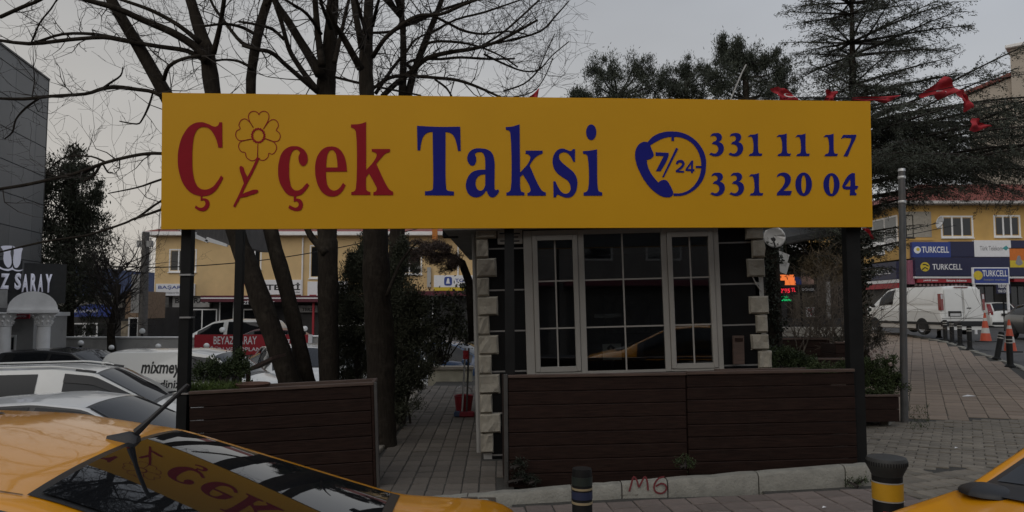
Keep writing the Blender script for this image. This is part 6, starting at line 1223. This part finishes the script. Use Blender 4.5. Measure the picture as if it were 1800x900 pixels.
simple_car('small white van on the street above the red banner', DOB, -11.4, 29, -.62, math.pi, M_carw, cat='van', nm='parked_van', trim=None, grp='vehicles on the back street', wins=((.55, -.42), (-.6, -1.9)))
simple_car('dark red car on the street behind the banner', HAT, -9.4, 27.5, -.6, math.pi, M_carred, grp='vehicles on the back street')
# ---- street on the right
VAN = [(2.48, .5, .6, .7, .5), (2.42, .95, .74, .88, .75), (2.15, 1.15, .84, .97, .95), (1.75, 1.25, .86, .985, 1.08), (.85, 1.88, .76, .99, 1.12), (.4, 1.95, .77, .99, 1.12), (-2.3, 1.94, .76, .985, 1.12), (-2.43, 1.88, .75, .97, 1.1), (-2.47, 1.5, .80, .965, 1.0), (-2.49, 1.0, .84, .96, .9), (-2.50, .5, .84, .96, .48)]
vx, vy = 17.20, 31.35; vz = .52
R, sh = simple_car('big white delivery van parked with its back doors to the street', VAN, vx, vy, vz, math.pi / 2 + .15, M_carw, wins=((1.25, .35),), trim=None, ws=(1.70, .95), cat='van', nm='delivery_van', wheels=(1.55, -1.45), mir=False, soft=.03)
for c in [c for c in R.children if c.name.startswith('door_')]: bpy.data.objects.remove(c)
mirror(R, 1.55, .98, 1.15, 1, M_trim); mirror(R, 1.55, .98, 1.15, -1, M_trim)
# rear doors and lights (rear of the van is at x = -2.5)
def rx(z): return interp(z, [.5, 1.0, 1.5, 1.86], [-2.505, -2.498, -2.478, -2.44])
mb = MB(); mb.grid([[(rx(z) - .004, -.006, z) for z in np.linspace(.55, 1.86, 9)], [(rx(z) - .004, .006, z) for z in np.linspace(.55, 1.86, 9)]]); mb.box(-2.512, -2.49, -.93, .93, .66, .672); mb.build('door_seam', M_trim, R)
for sg in (-1, 1):
    rows = [[(rx(z) - .006, sg * (.10 + .66 * t), z) for t in (0, .5, 1)] for z in (1.24, 1.5, 1.76)]; 
    mb = MB(); mb.grid([[(rx(z) - .010, sg * yy, z) for z in np.linspace(.72, 1.80, 7)] for yy in (.06, .78)]); mb.build('door_panel', M_carw, R, True)
    mb = MB(); mb.grid([[(rx(z) - .014, sg * .845, z), (rx(z) - .012, sg * .955, z), (rx(z) + .10, sg * .993 , z)] for z in np.linspace(.98, 1.62, 6)]); mb.build('taillight', M_tail, R); mb = MB(); mb.grid([[(rx(z) - .017, sg * .86, z), (rx(z) - .016, sg * .94, z)] for z in (1.42, 1.60)]); mb.build('taillight_lens', M_head, R)
MB().cbox(-2.54, -2.45, -.97, .97, .36, .56, .02).build('bumper', M_trim, R); MB().cbox(-2.53, -2.49, .10, .66, .74, .95, .01).build('plate_recess', M_trim, R); MB().box(-2.535, -2.531, .15, .60, .76, .86).build('number_plate', M_plate, R); MB().cbox(-2.53, -2.49, -.33, -.15, 1.05, 1.085, .006).build('door_handle', M_trim, R); MB().box(-2.44, -2.40, -.3, .3, 1.87, 1.90).build('brake_light', M_tail, R)
mb = MB()
for xa, xb, za, zb in ((1.05, 1.06, .5, 1.75), (-.1, -.09, .5, 1.75)): mb.box(xa, xb, .985, .996, za, 1.1)
mb.build('door_seam', M_trim, R); mb = MB()
for xa, xb in ((.25, -.05), (-.2, -2.05)): 
    for t0, t1 in ((.10, .12), (.86, .88)): pass
for sg in (-1, 1):
    sh.pside(R, 'pressed_panel', M_carw, .15, -.55 if sg > 0 else -.5, .14, .80, sg, .010); sh.pside(R, 'pressed_panel', M_carw, -.75, -2.05, .14, .80, sg, .010)
    mb = MB(); mb.box(-2.45, 2.1, sg * .99 - .03, sg * .99 + .018, .42, .52); mb.build('sill_trim', M_trim, R); mb = MB(); mb.cbox(-2.0, 1.0, sg * .985 - .01, sg * .985 + .014, .92, .96, .006); mb.build('side_crease', M_carw, R); MB().cbox(.92, 1.06, sg * .985, sg * 1.0 + .02, 1.0, 1.04, .006).build('door_handle', M_trim, R)
WHB = [(1.9, .5, .55, .65, .5), (1.8, .8, .65, .8, .65), (1.3, .98, .72, .86, .85), (.85, 1.08, .72, .87, .95), (0.0, 1.48, .60, .87, 1.0), (-.7, 1.53, .6, .87, 1.0), (-1.6, 1.48, .57, .87, 1.02), (-1.98, 1.05, .68, .86, 1.0), (-2.02, .9, .72, .85, .88), (-2.06, .6, .72, .84, .55), (-2.08, .4, .68, .8, .35)]
cx, cy = P(1764, 540, 39).x, 39.0
R, sh = simple_car('white hatchback driving away between the van and the right edge', WHB, cx, cy + 2, .40, math.pi / 2 + .05, M_carw, cat='car', rear=(-1.62, -1.95), trim=None, nm='hatchback')
for sg in (-1, 1):
    mb = MB(); mb.grid([[(-2.06 + .42 * max(0, (z - .95) / .5), sg * (.72 - .16 * max(0, (z - .95) / .5)), z), (-1.92 + .42 * max(0, (z - .95) / .5), sg * (.89 - .2 * max(0, (z - .95) / .5)), z)] for z in (.82, .95, 1.1, 1.25, 1.4)]); mb.build('taillight', M_tail, R)
MB().box(-2.10, -2.05, -.27, .27, .78, .90).build('number_plate', M_trim, R); MB().cbox(-2.13, -2.0, -.8, .8, .30, .45, .03).build('bumper', M_trim, R)
R, sh = simple_car('dark grey car at the right edge in front of the white hatchback', HAT, P(1852, 560, 27).x + 1.62, 29.2, .32, -math.pi / 2 - .12, M_cargrey, nm='grey_car', grp='cars on the street')
# ---- people far off: none clear; traffic cones
M_cone = mat('cone_orange', (.50, .075, .03), .5, var=.1); M_conew = mat('cone_white', (.5, .48, .45), .5, var=.1)
def cone(lab, px, py, Y, h):
    p = P(px, py, Y); R = thing('traffic_cone', lab, 'traffic cone', p, rnd.uniform(0, 1), 'orange and white traffic cones'); r0 = h * .16; MB().cbox(-r0 * 1.5, r0 * 1.5, -r0 * 1.5, r0 * 1.5, 0, .04, .01).build('base', M_trim, R); rr_ = lambda z: r0 * (1 - z / h) + .025
    for i, (a, b) in enumerate(((.03, .3), (.3, .48), (.48, .72), (.72, .82), (.82, 1.0))): MB().lathe([(rr_(a * h), a * h), (rr_(b * h), b * h - .001)], 16).build('band', M_cone if i % 2 == 0 else M_conew, R, 50)
    return R
cone('orange traffic cone standing beside the back of the delivery van', 1733, 601, 25.5, 1.0); cone('orange traffic cone right at the street behind the upright bollard', 1776, 619, 21.8, .95)
# ---- bollards along the street kerb
M_bol = mat('bollard_black', (.011, .011, .011), .6, var=.3, spec=.2); M_band = mat('reflective_band', (.40, .39, .36), .4, .2, var=.1)
def bollard(lab, loc, h, r, bands, tilt=(0, 0), cap=False, grp=None):
    R = thing('bollard', lab, 'bollard', loc, rnd.uniform(0, 1), grp); R.rotation_euler = (tilt[0], tilt[1], 0)
    MB().lathe([(r * 1.7, 0), (r * 1.7, .02), (r * 1.2, .06), (r, .09), (r, h - .03), (r * .94, h - .004), (.001, h)] if not cap else [(r * 1.25, 0), (r * 1.25, .02), (r, .05), (r, h - .12)], 22).build('shaft', M_bol, R, 40)
    for z, hh, m in bands: MB().lathe([(r * 1.03, z), (r * 1.03, z + hh)], 22).build('band', m, R, 50)
    if cap:
        MB().lathe([(r, h - .125), (r * 1.12, h - .10), (r * 1.3, h - .07), (r * 1.36, h - .055), (r * 1.36, h - .03), (r * 1.28, h - .012), (r * .7, h - .002), (.001, h)], 28).build('cap', mat('cap_rubber', (.035, .036, .035), .6, var=.2), R, 35); mb = MB()
        for k in range(46): a = 6.283 * k / 46; mb.box(-.003, .003, r * 1.355, r * 1.375, h - .057, h - .032, Matrix.Rotation(a, 4, 'Z'))
        mb.build('cap_ribs', M_bol, R)
    return R
gb = 'black bollards along the street kerb'; bb_ = lambda h: [(h * .76, .03, M_band), (h * .86, .03, M_band)]
bpos = [('upright bollard nearest the right edge of the pavement', 1776, 645, 53), ('leaning bollard tilted to the right, second from the right edge', 1752, 632, 42), ('bollard right under the delivery van plate', 1705, 615, 36), ('bollard left of the one under the van plate', 1688, 608, 32), ('third bollard behind the van corner counting from the front', 1674, 603, 29), ('fourth small bollard behind the van corner', 1662, 599, 27), ('farthest bollard by the rear wheel of the van', 1651, 594, 25)]
for i, (lab, px, py, hp) in enumerate(bpos):
    p = GP(px, py); h = .80; bollard(lab, p, h, .075, bb_(h), (0, .22) if i == 1 else (0, 0), grp=gb)
# foreground bollards
def at_top(px, py, Y): return P(px, py, Y)
Yb = 4.62; tp = P(1023, 822, Yb); gz = g(tp.x, Yb); h = tp.z - gz; M_gr = mat('band_green', (.016, .024, .02), .5); M_bl = mat('band_blue', (.022, .03, .07), .5); M_yw = mat('band_cream', (.34, .27, .16), .5)
bollard('slim black bollard with cream and blue bands in front of the fence', (tp.x, Yb, gz), h, .062, [(h - .100, .05, M_gr), (h - .128, .012, M_yw), (h - .183, .045, M_bl), (h - .213, .014, M_yw)], grp='striped bollards at the taxi kerb')
Yb = 4.75; tp = P(1558, 800, Yb); gz = g(tp.x, Yb); h = tp.z - gz
B = bollard('thick black bollard with a wide yellow band and ribbed cap', (tp.x, Yb, gz), h, .089, [(h - .27, .105, mat('band_yellow', (.55, .29, .015), .45)), (h - .277, .008, M_band), (h - .166, .008, M_band)], cap=True, grp='striped bollards at the taxi kerb')
mb = MB(); rows = [[(.0925 * math.cos(a), .0925 * math.sin(a), z) for a in np.linspace(-2.35, -2.0, 5)] for z in (h - .42, h - .33)]; mb.grid(rows); mb.build('red_paint', mat('red_paint', (.35, .03, .02), .6), B)
# ================================================================== SMALL THINGS
# street pole on the right
p = P(1589, 722, 11.3); p.z = g(p.x, p.y); t = thing('street_pole', 'plain grey steel street pole rising right of the board', 'pole', p); tp = P(1585, 300, 11.3) - p; hgt = tp.z
MB().tube([(0, 0, 0), (tp.x * .3, 0, hgt * .3), (tp.x, 0, hgt)], [.055, .052, .048], 12).build('shaft', mat('galvanised', (.10, .10, .10), .5, .4, var=.25, scale=5, dirt=((.10, .05, .03), 2.5, .5)), t, 40)
for py in (355, 312): z = P(1585, py, 11.3).z - p.z; MB().lathe([(.056, z - .02), (.058, z), (.056, z + .02)], 12, (tp.x * z / hgt, 0, 0)).build('clamp', M_alu, t)
MB().tube([(tp.x, 0, hgt - .01), (tp.x, 0, hgt + .03)], [.055, .05], 12).build('cap', M_alu, t)
# leaning metal mast among the pines
a, b = P(1283, 178, 22), P(1305, 126, 22); dd = (b - a); t = thing('leaning_mast', 'thin pale metal mast leaning among the tallest pine', 'mast', a - dd * 3.5); MB().tube([(0, 0, 0), dd * 4.5], .022, 7).build('shaft', M_gwall, t); MB().tube([dd * 4.5, dd * 4.5 + Vector((.12, 0, .22))], .02, 6).build('tip', M_gwall, t)
# cables
def cable(lab, pts, r=.012):
    p = smooth_pts(pts, 6); o = MB().tube(p, r, 5).build('overhead_cable', M_post); tag(o, lab, 'cable', 'overhead cables'); return o
cable('thin dark cable crossing the yellow shop block between trunks', [P(110, 463, 28), P(262, 470, 29), P(405, 463, 31), P(520, 449, 33), P(640, 426, 35), P(760, 395, 37)], .022)
cable('lower cable drooping beside the ochre building corner', [P(1530, 425, 30), P(1560, 418, 32), P(1600, 412, 35), P(1680, 396, 38)], .018)
cable('upper cable running behind the street pole', [P(1530, 418, 30), P(1575, 408, 34), P(1650, 392, 38)], .018)
# flag bunting over the board
M_flag = mat('flag_red', (.36, .02, .03), .75, var=.15, scale=4)
def flag(lab, pts, Y, ripple=.05, crescent=None, grp='little red flags on the line above the board'):
    n = 9; R = thing('flag', lab, 'flag', P(pts[0][0], pts[0][1], Y), group=grp); (a, b, c, d) = [P(x, y, Y) - R.location for x, y in pts]; rows = []
    ph = rnd.uniform(0, 6)
    for i in range(n):
        s = i / (n - 1); r = []
        for j in range(n):
            t_ = j / (n - 1); p = a.lerp(b, s).lerp(d.lerp(c, s), t_); r.append(p + Vector((0, ripple * math.sin(ph + 7 * s + 4 * t_) + ripple * .6 * math.sin(9 * t_ - 3 * s), ripple * .35 * math.sin(8 * s + ph) * t_)))
        rows.append(r)
    mb = MB(); mb.grid(rows); mb.build('cloth', M_flag, R, True)
    if crescent:
        q = lambda s, t_: a.lerp(b, s).lerp(d.lerp(c, s), t_) + Vector((0, ripple * math.sin(ph + 7 * s + 4 * t_) + ripple * .6 * math.sin(9 * t_ - 3 * s) - .012, ripple * .35 * math.sin(8 * s + ph) * t_))
        cs, ct, r0 = crescent; mb = MB(); o1 = [q(cs + r0 * math.cos(x) * .8, ct + r0 * math.sin(x)) for x in np.linspace(.7, 5.58, 15)]; i1 = [q(cs + .16 * r0 + r0 * .78 * math.cos(x) * .8, ct + r0 * .78 * math.sin(x)) for x in np.linspace(.75, 5.53, 15)]; mb.grid([o1, i1])
        st = [q(cs + r0 * 1.15 + r0 * .35 * (1 if k % 2 == 0 else .4) * math.cos(x), ct + r0 * .35 * (1 if k % 2 == 0 else .4) * math.sin(x)) for k, x in enumerate(np.linspace(0, 2 * math.pi, 11)[:-1])]; mb.add(st, [tuple(range(10))]); mb.build('crescent_and_star', M_wht, R)
    return R
ln = tag(MB().tube(smooth_pts([P(880, 185, 9.5), P(1000, 176, 9.8), P(1200, 181, 10), P(1380, 172, 10.2), P(1460, 173, 10.3), P(1560, 172, 10.5), P(1640, 160, 10.7), P(1700, 148, 10.9), P(1860, 120, 11.5)], 6), .006, 4).build('bunting_line', M_post), 'thin line carrying the little red flags behind the board', 'line')
flag('small red flag peeking over the middle of the board', [(925, 176), (948, 155), (944, 176), (936, 178)], 9.6, .02)
flag('red flag with a pale crescent above the phone numbers', [(1355, 155), (1378, 154), (1408, 180), (1374, 182)], 10.2, .04, (.75, .55, .2))
flag('small curled red flag left of the board corner', [(1450, 158), (1470, 162), (1466, 180), (1451, 178)], 10.3, .04)
flag('long twisted red flag strip at the top right corner of the board', [(1497, 172), (1582, 168), (1560, 179), (1497, 178)], 10.5, .03)
flag('largest red flag with crescent in front of the cedar', [(1660, 134), (1687, 160), (1652, 172), (1618, 166)], 10.8, .06, (.55, .62, .17))
flag('red flag hanging folded beside the largest flag', [(1684, 158), (1696, 162), (1710, 192), (1694, 194)], 10.9, .05)
flag('small faded red flag caught in the lower cedar boughs', [(1712, 206), (1722, 214), (1742, 224), (1702, 232)], 11.0, .04)
flag('narrow red pennant below the right end of the board', [(1515, 401), (1526, 402), (1537, 421), (1534, 419)], 9.5, .02)
# mops and buckets along the kiosk side
t = thing('mop_bucket', 'red plastic mop bucket against the kiosk side wall', 'bucket', (P(815, 722, 12.4).x, 12.4, pz(0, 12.4))); MB().lathe([(.11, 0), (.12, .02), (.16, .30), (.17, .305), (.165, .31), (.15, .30), (.11, .03)], 18).build('pail', mat('bucket_red', (.30, .02, .03), .5), t, 40); MB().tube([(.16 * math.cos(a), 0, .30 + .16 * math.sin(a)) for a in np.linspace(0, math.pi, 11)], .006, 5).build('handle', M_alu, t)
for i, (xa, ya, xb, yb, lab, m, hm) in enumerate(((812, 726, 818, 612, 'pale mop handle leaning on the kiosk side, left of two', M_alu, 'blue'), (820, 724, 824, 612, 'dark broom handle leaning on the kiosk side, right of two', M_wsteel, 'red'))):
    a = P(xa, ya, 12.1); a.z = pz(0, 12.1) + .04; b = P(xb, yb, 12.3); t = thing('mop', lab, 'mop', a, group='mops leaning by the kiosk'); MB().tube([(0, 0, 0), b - a], .016, 7).build('handle', m, t)
    MB().cbox(-.13, .13, -.05, .05, -.04, .05, .02).build('head', mat('mop_' + hm, (.04, .06, .12) if hm == 'blue' else (.2, .02, .03), .8), t)
t = thing('red_cloth', 'red cleaning cloth hung on the mop handles', 'cloth', P(812, 618, 12.2)); mb = MB(); mb.grid([[(.02 + .03 * i, -.03 + .02 * math.sin(i * 2 + j), .02 - .035 * j + .01 * math.sin(3 * i)) for j in range(5)] for i in range(4)]); mb.build('fabric', M_flag, t, True)
# low rendered wall closing the path
fw_ = FP(17.3, 790); t = thing('garden_wall', 'low beige rendered wall closing the end of the brick path', 'wall', M=fw_.M()); fb(t, fw_, 752, 650, 830, 679, 0, .2, 'wall_face', mat('beige_wall', (.33, .31, .24), .9, var=.25, scale=4), .01); fb(t, fw_, 748, 644, 832, 650, -.05, .26, 'coping', M_edge, .01); fb(t, fw_, 745, 682, 830, 690, -.8, -.3, 'step', M_edge, .02)
# pot and plank in the left planter
c = P(445, 668, 7.72); t = thing('plant_bowl', 'wide shallow clay bowl on the planter edge beside the grass', 'pot', (c.x, c.y, .80)); MB().lathe([(.06, -.11), (.10, -.08), (.165, .0), (.175, .02), (.165, .025), (.14, -.01), (.06, -.03)], 22).build('bowl', mat('clay', (.10, .05, .035), .8, var=.2), t, 40)
a, b = P(430, 655, 8.4), P(478, 632, 8.6); t = thing('roof_board', 'small dark sloping board behind the clay bowl', 'board', a); e_ = b - a; mb = MB(); mb.add([Vector((0, 0, 0)), e_, e_ + Vector((.05, .35, .02)), Vector((.05, .35, .02))] + [v + Vector((0, 0, .035)) for v in (Vector((0, 0, 0)), e_, e_ + Vector((.05, .35, .02)), Vector((.05, .35, .02)))], [(0, 1, 2, 3), (7, 6, 5, 4), (0, 4, 5, 1), (1, 5, 6, 2), (2, 6, 7, 3), (3, 7, 4, 0)]); mb.build('plank', M_cap, t); MB().box(-.02, .02, .1, .14, -.5, .0).build('stake', M_wood, t)
# panel leaning right of the kiosk window, litter on the pavement
f = FP(8.9, 1297); t = thing('wood_panel', 'narrow brown wood panel standing at the right of the kiosk window', 'panel', M=f.M()); fb(t, f, 1288, 590, 1306, 640, -.04, 0, 'board', M_cap); fb(t, f, 1290, 594, 1304, 600, -.047, -.041, 'batten', M_wood)
p = GP(1703, 697); t = tag(MB().add([(-.13, -.02, .004), (.12, -.03, .012), (.13, .03, .004), (.0, .035, .03), (-.1, .03, .006)], [(0, 1, 3), (1, 2, 3), (0, 3, 4)]).build('litter', M_wht), 'crumpled strip of white litter on the tan pavement', 'litter'); t.location = p
for i, (px, py, lab) in enumerate(((1680, 788, 'tiny white scrap on the grey setts'), (1448, 893, 'cigarette end on the red tiles near the yellow banded bollard'), (1586, 884, 'white scrap beside the yellow banded bollard'))):
    p = GP(px, py); o = tag(MB().add([(-.02, -.01, .003), (.02, -.012, .012), (.024, .012, .004), (0, .014, .016)], [(0, 1, 3), (1, 2, 3)]).build('litter', M_wht), lab, 'litter'); o.location = p
# ================================================================== ACROSS THE STREET (behind the photographer; seen only mirrored in glass)
M_back = mat('dim_render', (.12, .11, .10), .85, var=.2, scale=.8)
for i, (x0, x1, h, lab) in enumerate(((-26, -13, 7.5, 'brown shop house across the street mirrored in car glass'), (-12.9, 2, 8.5, 'dark three bay shop house across the street mirrored in the kiosk window'), (2.1, 16, 7.2, 'low dark shop house across the street mirrored in the right kiosk panes'), (16.1, 30, 9, 'tall dark shop house at the end of the row across the street'))):
    t = thing('shop_house', lab, 'building', (x0, -15, -.6), 0, 'shop houses across the street'); w = x1 - x0; MB().box(0, w, -9, 0, 0, h).build('wall', M_back, t); MB().cbox(-.2, w + .2, -9.2, .35, h + .003, h + .3, .03).build('roof', M_tile, t); MB().box(.4, w - .4, .003, .12, .2, 3.0).build('shopfront', M_dkfront, t); MB().box(.2, w - .2, .003, 1.0, 3.15, 3.4).build('awning', M_maroon, t)
    for k in range(4):
        a = .8 + (w - 1.6) * k / 4; wi = bpy.data.objects.new('window', None); COL.objects.link(wi); wi.parent = t; MB().box(a, a + 1.6, .003, .05, 4.3, 5.8).build('frame', M_gwall, wi); MB().box(a + .08, a + 1.52, .051, .06, 4.38, 5.72).build('pane', M_win, wi)
